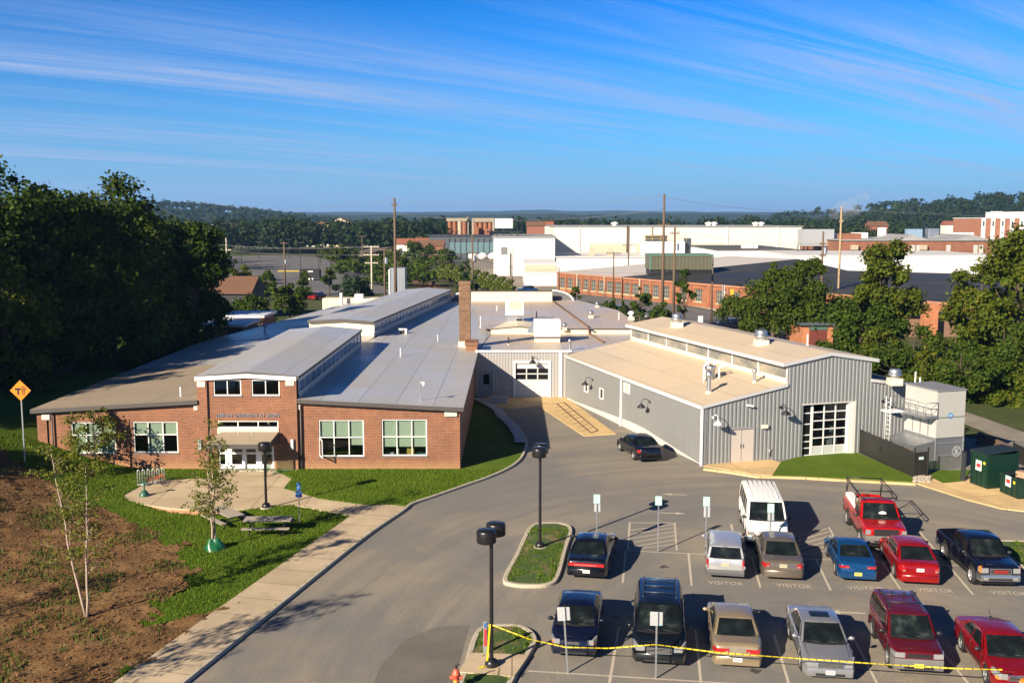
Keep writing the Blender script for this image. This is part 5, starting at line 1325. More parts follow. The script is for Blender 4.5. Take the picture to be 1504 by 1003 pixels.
# ================================================================ plants
RNG = np.random.default_rng(11)
def leaves_mesh(name, centres, radii, n, size, mat, flat=.75, up=.35, rng=None, tip=None, shape=1.0):
    """n leaf-sized quads spread through clumps; each clump is denser towards its outside"""
    r = rng or RNG
    c = np.asarray(centres, float); rad = np.asarray(radii, float)
    if rad.ndim == 1: rad = np.stack([rad, rad, rad * flat], 1)
    wgt = (rad[:, 0] ** 2); wgt = wgt / wgt.sum()
    k = r.choice(len(c), n, p=wgt)
    d = r.normal(size=(n, 3)); d /= np.linalg.norm(d, axis=1)[:, None]
    u = r.random(n) ** .42
    lob = 1 + .28 * np.sin(d[:, 0] * 5 + k * 1.3) * np.cos(d[:, 1] * 4.3 + k) + .18 * r.normal(size=n)
    p = c[k] + d * rad[k] * (u * lob)[:, None]
    nrm = d * .8 + np.array([0, 0, up]) + r.normal(size=(n, 3)) * .55; nrm /= np.linalg.norm(nrm, axis=1)[:, None]
    a = r.normal(size=(n, 3)); a -= nrm * (a * nrm).sum(1)[:, None]; a /= np.linalg.norm(a, axis=1)[:, None]
    b_ = np.cross(nrm, a)
    s = size * (.6 + .8 * r.random(n)); s1 = (s * .5)[:, None]; s2 = (s * .36 * shape)[:, None]
    v = np.empty((n, 4, 3)); v[:, 0] = p - a * s1; v[:, 1] = p + b_ * s2 - a * s1 * .1; v[:, 2] = p + a * s1 - nrm * s1 * .25; v[:, 3] = p - b_ * s2 - a * s1 * .1
    me = bpy.data.meshes.new(name); me.vertices.add(4 * n); me.vertices.foreach_set('co', v.reshape(-1))
    me.loops.add(4 * n); me.loops.foreach_set('vertex_index', np.arange(4 * n, dtype=np.int32))
    me.polygons.add(n); me.polygons.foreach_set('loop_start', np.arange(0, 4 * n, 4, dtype=np.int32))
    me.materials.append(mat); me.update(calc_edges=True); return me
def link(me, name, parent=None):
    o = bpy.data.objects.new(name, me); COL.objects.link(o)
    if parent is not None: o.parent = parent
    return o
def trunk_mb(h, r0, lean=(0, 0), limbs=(), seed=0, n=9):
    rr = random.Random(seed); q = MB(); k = 7
    pts = [(lean[0] * h * (i / k) ** 1.5 + rr.uniform(-.04, .04) * h * .1, lean[1] * h * (i / k) ** 1.5 + rr.uniform(-.04, .04) * h * .1, h * i / k - .3 * (i == 0)) for i in range(k + 1)]
    q.tube(pts, [r0 * (1.25 if i == 0 else 1) * (1 - .8 * i / k) + .015 for i in range(k + 1)], n)
    for tgt in limbs:
        t = Vector(tgt); f = rr.uniform(.3, .85); zb_ = max(.05, min(h * f, t.z * .8)); i = zb_ / h
        base = Vector((lean[0] * h * i ** 1.5, lean[1] * h * i ** 1.5, zb_)); mid = base.lerp(t, .5) + Vector((0, 0, -.06 * (t - base).length)); rb = r0 * (1 - .8 * i) * .5
        q.tube([base, mid, t], [rb + .01, rb * .6 + .008, .012], 5)
    return q
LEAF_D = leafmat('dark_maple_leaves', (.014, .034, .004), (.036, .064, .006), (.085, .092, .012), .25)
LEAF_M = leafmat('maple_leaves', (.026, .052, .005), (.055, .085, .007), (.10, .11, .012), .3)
LEAF_Y = leafmat('yellowing_leaves', (.040, .066, .006), (.08, .105, .009), (.15, .13, .014), .3)
LEAF_B = leafmat('bush_leaves', (.024, .050, .005), (.048, .082, .008), (.09, .10, .013), .3)
LEAF_C = leafmat('conifer_needles', (.010, .026, .010), (.02, .042, .014), (.03, .05, .015), .15)
LEAF_H = leafmat('hedge_leaves', (.055, .085, .012), (.085, .11, .016), (.12, .12, .02), .25)
LEAF_F = leafmat('forest_leaves', (.010, .024, .007), (.018, .036, .009), (.034, .047, .013), .15)
LEAF_I = leafmat('birch_leaves', (.08, .11, .012), (.14, .16, .018), (.22, .19, .03), .4)
def crown_clumps(h, w, base, n, seed, shape='round'):
    r = np.random.default_rng(seed); out = []; rad = []
    while len(out) < n:
        d = r.normal(size=3); d /= np.linalg.norm(d)
        t = .35 + .6 * r.random() ** .6
        zc = (h + base) / 2; hz_ = (h - base) / 2
        x, y, z = d[0] * w / 2 * t, d[1] * w / 2 * t, zc + d[2] * hz_ * t
        f = (z - base) / (h - base)
        if shape == 'cone':
            k = max(.08, 1 - f); x, y = x * k * 1.2, y * k * 1.2
        elif shape == 'oval': k = 1.15 - .55 * f; x, y = x * k, y * k
        out.append((x, y, z)); rad.append((.065 + .12 * r.random() ** 1.5) * w * (1.0 if shape != 'cone' else max(.35, 1.2 - f)))
    return np.array(out), np.array(rad)
def make_tree(name, label, cat, loc, h, w, base, nclump, nleaf, size, mat, seed, shape='round', r0=None, group=None, rz=0.0, lean=(0, 0), bark=None, up=.35):
    root = thing(name, label, cat, loc, rz, group)
    c, rad = crown_clumps(h, w, base, nclump, seed, shape)
    q = trunk_mb(h * .86, r0 or h * .018 + .06, lean, [tuple(p) for p in c[:min(26, nclump)]], seed)
    q.build('trunk', bark or M_BARK, root)
    link(leaves_mesh('crown', c, rad, nleaf, size, mat, rng=np.random.default_rng(seed + 1), up=up), 'crown', root)
    return root
# --- tall dark trees along the left of the brick building
gl_big = 'tall trees left of the brick building'
bigs = [(-42.5, 84, 20.6, 12.5, 'tall dark maple with the highest crown tip at the far left', LEAF_D), (-36.2, 92, 20.4, 11, 'tall dark maple with the highest crown in the row by the roof', LEAF_D),
        (-38.2, 104, 18.8, 9.5, 'dark maple right of the tallest crowns, behind the tan roof edge', LEAF_D), (-42.5, 118, 17.5, 9.5, 'dark maple deepest in the tall row', LEAF_D),
        (-39.2, 87, 19.6, 8.5, 'dark maple filling the gap between the two tallest crowns', LEAF_D), (-33.6, 108, 16.6, 7.5, 'narrow dark maple at the right end of the tall row', LEAF_D),
        (-47.5, 77, 18.0, 12, 'dark maple at the left edge of the picture', LEAF_D), (-39.5, 79, 12.5, 8.0, 'lower yellow tinged tree in front of the dark maples', LEAF_Y)]
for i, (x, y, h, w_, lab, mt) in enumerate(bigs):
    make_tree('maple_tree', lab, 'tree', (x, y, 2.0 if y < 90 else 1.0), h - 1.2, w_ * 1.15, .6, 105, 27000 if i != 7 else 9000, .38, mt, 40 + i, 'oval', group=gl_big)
offs = [(-49, 55, 17.5, 11), (-47, 65.5, 18, 11), (-53, 73, 18, 12), (-56, 62, 17, 11), (-41, 47, 8.0, 6)]
src = None
for i, (x, y, h, w_) in enumerate(offs):
    if src is None:
        src = make_tree('maple_tree', 'tall maple just outside the left edge of the picture', 'tree', (x, y, 2.5), 17, 11.5, 2.2, 70, 12000, .5, LEAF_D, 77, 'round', group=gl_big)
    else: dup(src, (x, y, 2.5), i * 1.7, scale=h / 17)
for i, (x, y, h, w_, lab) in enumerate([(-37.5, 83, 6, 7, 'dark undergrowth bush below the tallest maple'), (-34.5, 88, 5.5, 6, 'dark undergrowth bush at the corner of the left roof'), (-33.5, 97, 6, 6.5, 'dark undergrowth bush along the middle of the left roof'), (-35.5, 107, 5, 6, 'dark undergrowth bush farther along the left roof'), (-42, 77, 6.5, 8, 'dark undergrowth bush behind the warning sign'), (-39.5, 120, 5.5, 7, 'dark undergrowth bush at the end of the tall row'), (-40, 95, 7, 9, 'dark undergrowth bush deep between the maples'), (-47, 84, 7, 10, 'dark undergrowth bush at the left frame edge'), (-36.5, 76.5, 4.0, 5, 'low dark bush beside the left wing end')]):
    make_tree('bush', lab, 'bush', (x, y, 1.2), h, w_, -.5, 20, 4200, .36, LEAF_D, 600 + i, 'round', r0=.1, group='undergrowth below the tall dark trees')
# --- right hand trees
def T(px, Y, pytop, wpx): return xat(px, Y), Y, zat(pytop, Y), wpx * Y / FOC
for i, (px, Y, pt, wp, base, n, mt, lab, shp) in enumerate([
        (1297, 112, 348, 112, 2.0, 17000, LEAF_Y, 'tall pointed tree in front of the white factory wall', 'oval'),
        (1160, 128, 400, 140, 1.5, 17000, LEAF_M, 'wide leafy tree in front of the black factory roof', 'round'),
        (1135, 130, 372, 44, 4.5, 4500, LEAF_M, 'slim crown of the twin tops above the black roof, on the left', 'oval'),
        (1182, 130, 374, 66, 4.5, 6000, LEAF_M, 'slim crown of the twin tops above the black roof, on the right', 'oval'),
        (1490, 100, 322, 140, 2.0, 20000, LEAF_Y, 'tallest yellow green tree at the right edge', 'oval'),
        (1435, 104, 385, 110, 1.5, 13000, LEAF_Y, 'rounded yellow green tree below the tallest one at the right', 'round'),
        (1260, 108, 440, 100, 1.0, 9000, LEAF_B, 'low spreading tree behind the monitor roof of the metal hall', 'round'),
        (1098, 135, 432, 90, .8, 7000, LEAF_M, 'low dark green tree beside the wide leafy one', 'round')]):
    x, y, h, w_ = T(px, Y, pt, wp)
    make_tree('leafy_tree', lab, 'tree', (x, y, 0), h, w_, base, 60 if n > 8000 else 26, n, .36, mt, 120 + i, shp, group='trees behind the metal hall')
# thicket between the hall and the factory street
bsh = [(1215, 96, 500, 70), (1262, 97, 505, 80), (1315, 92, 500, 90), (1362, 90, 512, 80), (1408, 88, 505, 90), (1452, 90, 520, 90), (1500, 90, 530, 100), (1535, 90, 520, 110), (1340, 100, 470, 80), (1400, 98, 468, 90), (1470, 92, 470, 110), (1290, 104, 488, 90),
       (1335, 92, 548, 60), (1385, 91, 556, 60), (1430, 90, 562, 70), (1480, 88, 570, 70), (1520, 87, 575, 70)]
labs = ['green bush left of the red brick shed', 'leafy bush behind the right end of the monitor roof', 'dense bush behind the roof vent box', 'bush below the red brick chimney', 'dense bush behind the dust collector', 'bush above the gravel track', 'large bush at the right frame edge', 'bush beyond the right frame edge',
        'bush left of the red brick chimney', 'bush right of the red brick chimney', 'tall bush under the tallest yellow green tree', 'round bush under the tall pointed tree', 'low bush behind the two thin roof pipes', 'low bush right behind the dust collector', 'low bush where the gravel track starts', 'low bush beside the gravel track bend', 'low bush by the track at the right edge']
for i, (px, Y, pt, wp) in enumerate(bsh):
    x, y, h, w_ = T(px, Y, pt, wp)
    make_tree('bush', labs[i], 'bush', (x, y, -.1), max(1.2, h), w_ * 1.15, -.3, 22, 5200, .30, [LEAF_B, LEAF_M, LEAF_B, LEAF_Y][i % 4], 200 + i, 'round', r0=.08, group='bushes behind the metal hall')
# --- middle distance, left of the rear roofs
mid = [('round_tree', 425, 168, 412, 70, LEAF_M, 'round', 'round green tree left of the far grey roof'), ('round_tree', 372, 150, 436, 70, LEAF_B, 'round', 'greyish bushy tree behind the white shed roof'), ('round_tree', 310, 128, 430, 60, LEAF_B, 'round', 'bush beside the dark tree row, above the brick shed'),
       ('round_tree', 395, 205, 398, 40, LEAF_M, 'round', 'small round tree at the near edge of the far car park'), ('round_tree', 348, 215, 388, 60, LEAF_Y, 'round', 'yellowish tree beside the brown roofed house'), ('round_tree', 446, 215, 400, 22, LEAF_M, 'oval', 'small tree in front of the black trailer'),
       ('sapling', 484, 210, 392, 22, LEAF_M, 'oval', 'thin street tree beside the red car'), ('pine_tree', 522, 185, 400, 66, LEAF_C, 'round', 'dark spreading pine behind the far roof edge'), ('spruce_tree', 684, 172, 370, 48, LEAF_C, 'cone', 'dark conical spruce left of the brick chimney'), ('spruce_tree', 697, 165, 396, 34, LEAF_C, 'cone', 'dark shorter spruce directly behind the brick chimney'),
       ('round_tree', 845, 168, 418, 22, LEAF_M, 'round', 'small bush behind the arched parapet end'), ('young_tree', 940, 158, 416, 34, LEAF_B, 'oval', 'young green tree beside the far street'), ('young_tree', 1003, 150, 398, 40, LEAF_D, 'oval', 'darker young tree between two utility poles'), ('round_tree', 897, 162, 432, 22, LEAF_B, 'round', 'small bush beside the parked dark car'),
       ('round_tree', 915, 158, 440, 14, LEAF_B, 'oval', 'tiny round shrub beside the far street'), ('round_tree', 970, 148, 444, 40, LEAF_B, 'round', 'low bush in front of the tall utility pole'), ('round_tree', 500, 300, 360, 40, LEAF_M, 'oval', 'tree at the right corner of the far car park'), ('round_tree', 590, 240, 362, 30, LEAF_M, 'round', 'green tree behind the tall left utility pole'), ('round_tree', 620, 330, 352, 50, LEAF_D, 'round', 'dark purple green tree left of the silos'), ('round_tree', 655, 300, 362, 36, LEAF_M, 'round', 'green tree at the end of the yellow hedge')]
for i, (nm, px, Y, pt, wp, mt, shp, lab) in enumerate(mid):
    x, y, h, w_ = T(px, Y, pt, wp)
    make_tree(nm, lab, 'tree', (x, y, 0), max(1.5, h), w_, .3 if 'sap' not in nm else 2.2, 22, 3800 if w_ > 4 else 1500, .42 if Y < 200 else .6, mt, 300 + i, shp)
# thin saplings lining the far car park's right edge
for i in range(14):
    t = i / 13; px = lerp(470, 562, t); py = lerp(384, 408, t); p = G(px, py)
    if i == 0: s0 = make_tree('young_tree', 'young tree in the planted strip along the far car park', 'tree', p, 6.5, 4.2, .8, 12, 700, .75, LEAF_M, 390, 'round', group='young trees along the far car park')
    else: dup(s0, p + Vector((RNG.uniform(-2, 2), 0, 0)), i * 1.1, scale=float(RNG.uniform(.75, 1.1)))
# yellow arborvitae hedge
hd = None
for i in range(26):
    t = i / 25; px = lerp(648, 752, t); Y = lerp(262, 205, t); p = Vector((xat(px, Y), Y, 0)); hh = lerp(7.0, 5.2, t)
    if hd is None:
        hd = thing('arborvitae', 'columnar yellow green arborvitae in the long hedge row', 'shrub', p, 0, 'hedge of yellow green arborvitae')
        c, rad = crown_clumps(6, 2.6, 0, 14, 5, 'oval'); q = trunk_mb(5, .1); q.build('trunk', M_BARK, hd); link(leaves_mesh('crown', c, rad * 1.5, 900, .5, LEAF_H, rng=np.random.default_rng(4)), 'crown', hd)
    else: dup(hd, p, i * 2.1, scale=hh / 6)
# --- foreground birches: thin white stems, sparse leaves
M_BIRCH = plain('birch_bark', (.40, .30, .23), .8, var=.3, scale=7)
def birch(label, loc, h, spread, stems, nleaf, seed, rz=0.0, group='young birches on the front slope'):
    root = thing('birch_tree', label, 'tree', loc, rz, group); rr = random.Random(seed); q = MB(); tips = []
    for (dx, dy, hs_) in stems:
        H_ = h * hs_; k = 9; pts = []
        for i in range(k + 1):
            f = i / k; pts.append(Vector((dx * H_ * f ** .8 + rr.uniform(-.05, .05), dy * H_ * f ** .8 + rr.uniform(-.05, .05), H_ * f - (.2 if i == 0 else 0))))
        q.tube(pts, [.052 * (1 - .85 * i / k) + .006 for i in range(k + 1)], 7)
        for b_ in range(26):
            f = rr.uniform(.28, .98); i = min(k - 1, int(f * k)); base = pts[i].lerp(pts[i + 1], f * k - i)
            a = rr.uniform(0, 2 * pi); ln_ = spread * (1.12 - f) * rr.uniform(.6, 1.15) + .25
            tip = base + Vector((cos(a) * ln_, sin(a) * ln_, ln_ * rr.uniform(.35, .8)))
            mid_ = base.lerp(tip, .5) + Vector((0, 0, .08 * ln_)); q.tube([base, mid_, tip], [.02 * (1.2 - f) + .004, .009, .003], 4)
            for t in (.35, .6, .8, 1.0): tips.append(tuple(base.lerp(tip, t)))
            for s_ in range(2):
                b2 = base.lerp(tip, rr.uniform(.3, .8)); t2 = b2 + Vector((rr.uniform(-.5, .5), rr.uniform(-.5, .5), rr.uniform(.0, .4))); q.tube([b2, t2], [.006, .002], 3); tips += [tuple(t2), tuple(b2.lerp(t2, .6))]
    q.build('trunk', M_BIRCH, root)
    c = np.array(tips); link(leaves_mesh('crown', c, np.full(len(c), .22), nleaf, .105, LEAF_I, rng=np.random.default_rng(seed), up=.1), 'crown', root)
    return root
p = G(128, 903, .15); p.z = hgt(p.x, p.y) - .02
birch('thin two stemmed birch standing in the bare soil slope', p, 6.9, 1.25, [(-.19, .05, 1.0), (.05, -.03, .9)], 3100, 3)
p = G(315, 806, .1); p.z = hgt(p.x, p.y)
BIR2 = birch('thin birch with a green watering bag beside the picnic tables', p, 6.1, 1.3, [(.0, .02, 1.0), (-.05, -.02, .85)], 2900, 5)
birch('young birch outside the lower edge of the picture', (-19.0, 28.5, .2), 8.5, 1.9, [(.04, .03, 1.0), (-.08, .0, .9)], 3000, 9)
birch('young birch beyond the lower left corner of the picture', (-25.5, 35, .3), 6.5, 1.35, [(.04, .03, 1.0), (-.08, .0, .9)], 1300, 10)
# leafy shrub at the left foot of the slope
p = G(95, 690, 1.2); make_tree('bush', 'leafy shrub at the corner of the left wing below the windows', 'bush', (p.x + .6, p.y + 3.0, hgt(p.x, p.y) - .2), 4.6, 4.2, .2, 26, 2300, .16, LEAF_I, 501, 'round', r0=.05)
# --- grass blades, weeds and clods
def tufts(name, cells, n, size, mat, label, cat, zoff=0.0, rng=RNG, z=None, sx=.25):
    k = rng.integers(0, len(cells), n); c = np.asarray(cells)[k] + rng.uniform(-.09, .09, (n, 2))
    zz_ = np.array([hgt(x, y) for x, y in c]) if z is None else np.full(n, z)
    a = rng.uniform(0, 2 * pi, n); s = size * rng.uniform(.5, 1.4, n); ln_ = rng.uniform(-.5, .5, (n, 2)) * s[:, None]
    v = np.empty((n, 3, 3)); dx = np.stack([np.cos(a), np.sin(a)], 1) * (s * sx)[:, None]
    v[:, 0, :2] = c - dx; v[:, 1, :2] = c + dx; v[:, 2, :2] = c + ln_; v[:, :2, 2] = (zz_ - .02)[:, None]; v[:, 2, 2] = zz_ + s
    me = bpy.data.meshes.new(name); me.vertices.add(3 * n); me.vertices.foreach_set('co', v.reshape(-1)); me.loops.add(3 * n); me.loops.foreach_set('vertex_index', np.arange(3 * n, dtype=np.int32))
    me.polygons.add(n); me.polygons.foreach_set('loop_start', np.arange(0, 3 * n, 3, dtype=np.int32)); me.materials.append(mat); me.update(calc_edges=True)
    o = link(me, name); tag(o, label, cat, None, 'stuff'); return o
GRASS = leafmat('grass_blades', (.065, .12, .006), (.10, .165, .010), (.15, .18, .02), .3)
WEED = leafmat('weed_leaves', (.04, .075, .012), (.08, .11, .02), (.13, .12, .03), .3)
lc = [c for c in lawn_cells if c[0] > -34 and c[1] > 34 and not inpoly(c[0], c[1], PLZ) and not (c[1] > FY - .1) and not inpoly(c[0], c[1], pl) and not inpoly(c[0], c[1], WKP)]
tufts('grass', lc, 60000, .085, GRASS, 'short mown grass of the lawn in front of the brick building', 'grass')
scs = [c for c in soil_cells if c[0] > -36 and not inpoly(c[0], c[1], pl)]
wk_ = [c for c in scs if mn.noise(Vector((c[0] * .35, c[1] * .35, 9))) + .25 * mn.noise(Vector((c[0] * 2, c[1] * 2, 2))) > .12]
tufts('weeds', wk_, 9000, .16, WEED, 'thin weeds sprouting across the bare soil slope', 'weeds', sx=.22)
cl = MB(); rr = random.Random(4)
for i in range(5200):
    x, y = rr.choice(scs); s = rr.uniform(.025, .085) * (1.6 if rr.random() < .06 else 1)
    P8 = [(rr.uniform(.6, 1.2) * s * a_, rr.uniform(.6, 1.2) * s * b_, rr.uniform(.5, 1.1) * s * c_) for a_, b_, c_ in ((1, 0, 0), (-1, 0, 0), (0, 1, 0), (0, -1, 0), (0, 0, 1))]
    zc = hgt(x, y) + .10 * mn.fractal(Vector((x * 1.1, y * 1.1, 0)), 1.0, 2.0, 5) + .05
    cl.add([(x + a_, y + b_, zc + c_) for a_, b_, c_ in P8], [(0, 2, 4), (2, 1, 4), (1, 3, 4), (3, 0, 4)])
tag(cl.build('dirt_clods', groundmat('clod_soil', [(.10, .05, .022), (.16, .085, .04), (.24, .14, .075)], 1.5, 9, .5)), 'loose clods and stones scattered over the bare soil', 'clods', None, 'stuff')
isl = []
for P_in in (isA_in, isB_in, isC_in):
    xs_ = [p[0] for p in P_in]; ys_ = [p[1] for p in P_in]
    for i in range(1500):
        x, y = RNG.uniform(min(xs_), max(xs_)), RNG.uniform(min(ys_), max(ys_))
        if inpoly(x, y, P_in) and not inpoly(x, y, [(q_.x, q_.y) for q_ in bandp]) and mn.noise(Vector((x * .8, y * .8, 4))) > -.15: isl.append((x, y))
tufts('island_grass', isl, 7000, .08, GRASS, 'patchy grass inside the kerbed parking islands', 'grass', z=.14)
# ================================================================ far terrain and forest
M_HILL = groundmat('hill_forest_floor', [(.016, .03, .012), (.024, .042, .014), (.04, .055, .02)], .02, .2, .3)
def hillz(x, y):
    z = 0
    z += 34 * smooth((x + 60 - (y - 700) * .1) / 0.001) * 0
    # wooded hill on the right
    z += 31 * smooth((x - 230) / 300) * smooth((y - 640) / 260) * (1 - smooth((y - 1300) / 500))
    # long hill on the left
    f = math.exp(-((y - 1600) / 330) ** 2); g_ = smooth((-150 - x) / 420) * (1 - .25 * smooth((-900 - x) / 700)); z += 34 * f * g_
    return z
h = MB(); nx, ny_ = 120, 70
def hv(u, v): x = lerp(-1700, 1900, u); y = lerp(560, 2300, v); return (x, y, hillz(x, y) - .5 + 2.0 * mn.noise(Vector((x * .008, y * .008, 2))) * min(1, hillz(x, y) / 8))
h.grid(hv, nx, ny_, 0, True); structure(h.build('hills', M_HILL))
def ridge(name, Y, x0, x1, fn, n=260, depth=900):
    q = MB(); vs = []
    def f(u, v):
        x = lerp(x0, x1, u); k = sin(pi * min(1, v * 1.0)) if v < 1 else 0
        return (x, Y + depth * (v - .5), -1 + fn(x) * sin(pi * v) ** .7)
    q.grid(f, n, 8, 0, True); return structure(q.build(name, M_HILL))
n1 = lambda x, s, o: mn.fractal(Vector((x * s, o, 0)), 1.0, 2.0, 4)
ridge('far_ridge', 5600, -6300, 6300, lambda x: max(5, 56 + 10 * n1(x, .0008, 3) + 5 * n1(x, .004, 1) + 8 * math.exp(-((x - 200) / 500) ** 2)))
ridge('middle_ridge', 2900, -4200, 4200, lambda x: max(4, 31 + 7 * n1(x, .0016, 7) + 3.5 * n1(x, .012, 2)), 420)
# woods beyond the town: one mass
def woods(name, pts, label, nl=130, size=1.9, mat=LEAF_F, seed=3):
    r = np.random.default_rng(seed); C_, R_ = [], []
    for (x, y, z, h_, w_) in pts:
        for k in range(5):
            a = r.uniform(0, 2 * pi); d = r.uniform(.1, .5) * w_ * .5
            C_.append((x + cos(a) * d, y + sin(a) * d, z + h_ * r.uniform(.35, .86))); R_.append((w_ * .36, w_ * .36, h_ * .22))
    o = link(leaves_mesh(name, C_, R_, len(pts) * nl, size, mat, rng=r, up=.5), name); tag(o, label, 'woods', None, 'stuff'); return o
r = np.random.default_rng(21); pts = []
for i in range(210):           # wood behind the far car park
    px = r.uniform(322, 650); Y = r.uniform(470, 560); pts.append((xat(px, Y), Y, 0, r.uniform(11, 17), r.uniform(9, 14)))
woods('woods', pts, 'dark belt of trees behind the far car park', 170, 1.7)
pts = []
for i in range(420):
    px = r.uniform(560, 1330); Y = r.uniform(580, 900); pts.append((xat(px, Y), Y, hillz(xat(px, Y), Y), r.uniform(11, 18), r.uniform(10, 16)))
woods('town_woods', pts, 'tree tops of the town beyond the factories', 120, 2.2, seed=5)
pts = []
for i in range(620):
    x = r.uniform(190, 760); Y = r.uniform(690, 1050); pts.append((x, Y, hillz(x, Y), r.uniform(9, 15), r.uniform(9, 15)))
woods('hill_woods', pts, 'wooded hill on the right skyline', 110, 2.0, seed=6)
pts = []
for i in range(900):
    x = r.uniform(-1100, 60); Y = r.uniform(1150, 1800); pts.append((x, Y, hillz(x, Y), r.uniform(9, 14), r.uniform(12, 20)))
woods('far_hill_woods', pts, 'wooded long hill on the left skyline', 60, 3.6, seed=7)
pts = []
for i in range(420):
    x = r.uniform(-900, 1100); Y = r.uniform(950, 1500); pts.append((x, Y, hillz(x, Y), r.uniform(9, 15), r.uniform(14, 22)))
woods('valley_woods', pts, 'trees across the valley floor', 60, 3.6, seed=8)
pts = []
for i in range(90):
    px = r.uniform(-20, 330); Y = r.uniform(240, 420); pts.append((xat(px, Y), Y, 0, r.uniform(9, 15), r.uniform(9, 12)))
woods('left_woods', pts, 'trees glimpsed beyond the tall dark row on the left', 150, 1.4, seed=9)
pts = []
for i in range(95):
    px = r.uniform(500, 660); Y = r.uniform(240, 440); pts.append((xat(px, Y), Y, 0, r.uniform(2, 5), r.uniform(4, 8)))
woods('scrub', pts, 'low scrub along the railway cutting', 100, .9, LEAF_M, 10)
pts = []
for i in range(80):
    px = r.uniform(1150, 1330); Y = r.uniform(420, 600); pts.append((xat(px, Y), Y, 0, r.uniform(8, 14), r.uniform(9, 12)))
woods('factory_woods', pts, 'trees rising behind the silver ducts of the factory', 130, 1.5, seed=12)
# ================================================================ far surfaces
def far_flat(name, px, z, mat): 
    q = MB(); q.add([G(x, y, z) for x, y in px], [tuple(range(len(px)))], 0); return structure(q.build(name, mat))
far_flat('far_car_park', [(300, 396), (300, 384), (332, 376.5), (400, 375), (462, 377), (500, 388), (545, 408), (575, 430), (470, 436), (400, 425), (340, 418)], -.05, M_ASPHF)
far_flat('far_street', [(836, 440), (845, 430), (930, 436), (1040, 455), (1120, 478), (1200, 500), (1150, 512), (1040, 480), (930, 452)], -.05, M_ASPHF)
far_flat('far_pavement', [(845, 429), (850, 426), (940, 431.5), (1050, 450), (1130, 472), (1120, 477), (1040, 454), (930, 435)], -.04, M_CONC)
far_flat('side_road', [(600, 384), (640, 376), (700, 372), (700, 380), (650, 390), (690, 408), (690, 420), (640, 402)], -.05, M_ASPHF)
far_flat('factory_yard', [(690, 372), (780, 372), (830, 400), (830, 430), (690, 425)], -.06, M_GRAV)
far_flat('gravel_track', [(1405, 600), (1440, 612), (1520, 640), (1600, 668), (1600, 700), (1504, 660), (1440, 632), (1410, 620)], -.03, M_GRAV)
M_RAILB = groundmat('rail_ballast', [(.1, .06, .035), (.15, .09, .05), (.2, .13, .08)], .3, 5, .5)
far_flat('railway_bed', [(590, 396), (612, 398), (664, 428), (668, 440), (630, 440), (600, 410)], -.04, M_RAILB)
rl = MB()
for o_ in (0, 5): 
    a_, b_ = G(604 + o_, 398), G(650 + o_ * 2.5, 440); rl.tube([a_ + Vector((0, 0, .15)), b_ + Vector((0, 0, .15))], .1, 4)
tag(rl.build('railway_track', plain('rust', (.12, .06, .04), .8)), 'rusty railway rails curving past the far roof edge', 'railway track')
# ================================================================ far buildings
M_WW = plain('white_cladding', (.72, .70, .66), .6, var=.05, scale=.15)
M_WWB = plain('cream_cladding', (.66, .62, .53), .6, var=.04, scale=.1)
M_PANEL = plain('beige_panel', (.48, .44, .33), .7, var=.05)
M_BLACKR = roofmat('black_roof', (.022, .022, .024), (.05, .05, .05), 0, .7, .35, 6)
M_GREYR = plain('grey_roof', (.28, .28, .28), .7, var=.15, scale=.2)
M_DBLUE = plain('slate_blue', (.06, .075, .09), .6)
def ribwall(name, col, rib=.6):
    m, nt, b = newmat(name); v, ob, s = wallvec(nt); wv = nt.nodes.new('ShaderNodeTexWave'); wv.inputs['Scale'].default_value = 1 / rib * .5; wv.bands_direction = 'X'; L(nt, v, wv.inputs['Vector'])
    f = noise(nt, ob, .2, 5, .6); c = mixc(nt, wv.outputs['Fac'], sc(col, .86), sc(col, 1.05)); c = mixc(nt, ramp(nt, f, [(.4, (0, 0, 0)), (.8, (.4,) * 3)]), c, sc(col, .7)); L(nt, c, b.inputs['Base Color']); b.inputs['Roughness'].default_value = .55
    bump(nt, b, wv.outputs['Fac'], .4, .05); return m
M_RIBW = ribwall('white_ribbed', (.70, .70, .69)); M_RIBG = ribwall('olive_ribbed', (.10, .095, .06), 1.2)
def bldg(name, label, cat, px0, px1, Y, pyt, depth, wallm, roofm, over=.4, zb_=-.3, roofrise=0.0, group=None):
    x0, x1, z = xat(px0, Y, 8), xat(px1, Y, 8), zat(pyt, Y)
    root = thing(name, label, cat, ((x0 + x1) / 2, Y, 0), 0, group); hw_ = (x1 - x0) / 2
    q = MB(); q.bx(-hw_, hw_, 0, depth, zb_, z - .3); q.build('walls', wallm, root)
    q = MB(); q.bx(-hw_ - over, hw_ + over, -over, depth + over, z - .299, z); q.build('roof', roofm, root)
    return root, hw_, z
rt, hw_, z = bldg('warehouse', 'long cream white warehouse with beige lower panels on the horizon', 'warehouse', 813, 1177, 332, 332, 55, M_WWB, M_GREYR)
for i, (a_, b_) in enumerate([(866, 925), (934, 963), (1012, 1034), (1036, 1066), (1072, 1100)]):
    x0, x1 = xat(a_, 332, 5) - rt.location.x, xat(b_, 332, 5) - rt.location.x; q = MB(); q.bx(x0, x1, -.15, -.01, zat(371.5, 332), zat(358, 332)); q.build('wall_panel', M_PANEL, rt)
for a_ in (851, 1068, 1142): q = MB(); x = xat(a_, 332, 8) - rt.location.x; q.bx(x - .25, x + .25, -.25, -.01, 0, z - .4); q.build('pilaster', M_WW, rt)
q = MB(); x = xat(921, 332, 8) - rt.location.x; q.tube([(x, -.5, 1), (x, -.5, z)], .3, 8); q.build('downpipe', M_FASCIA, rt)
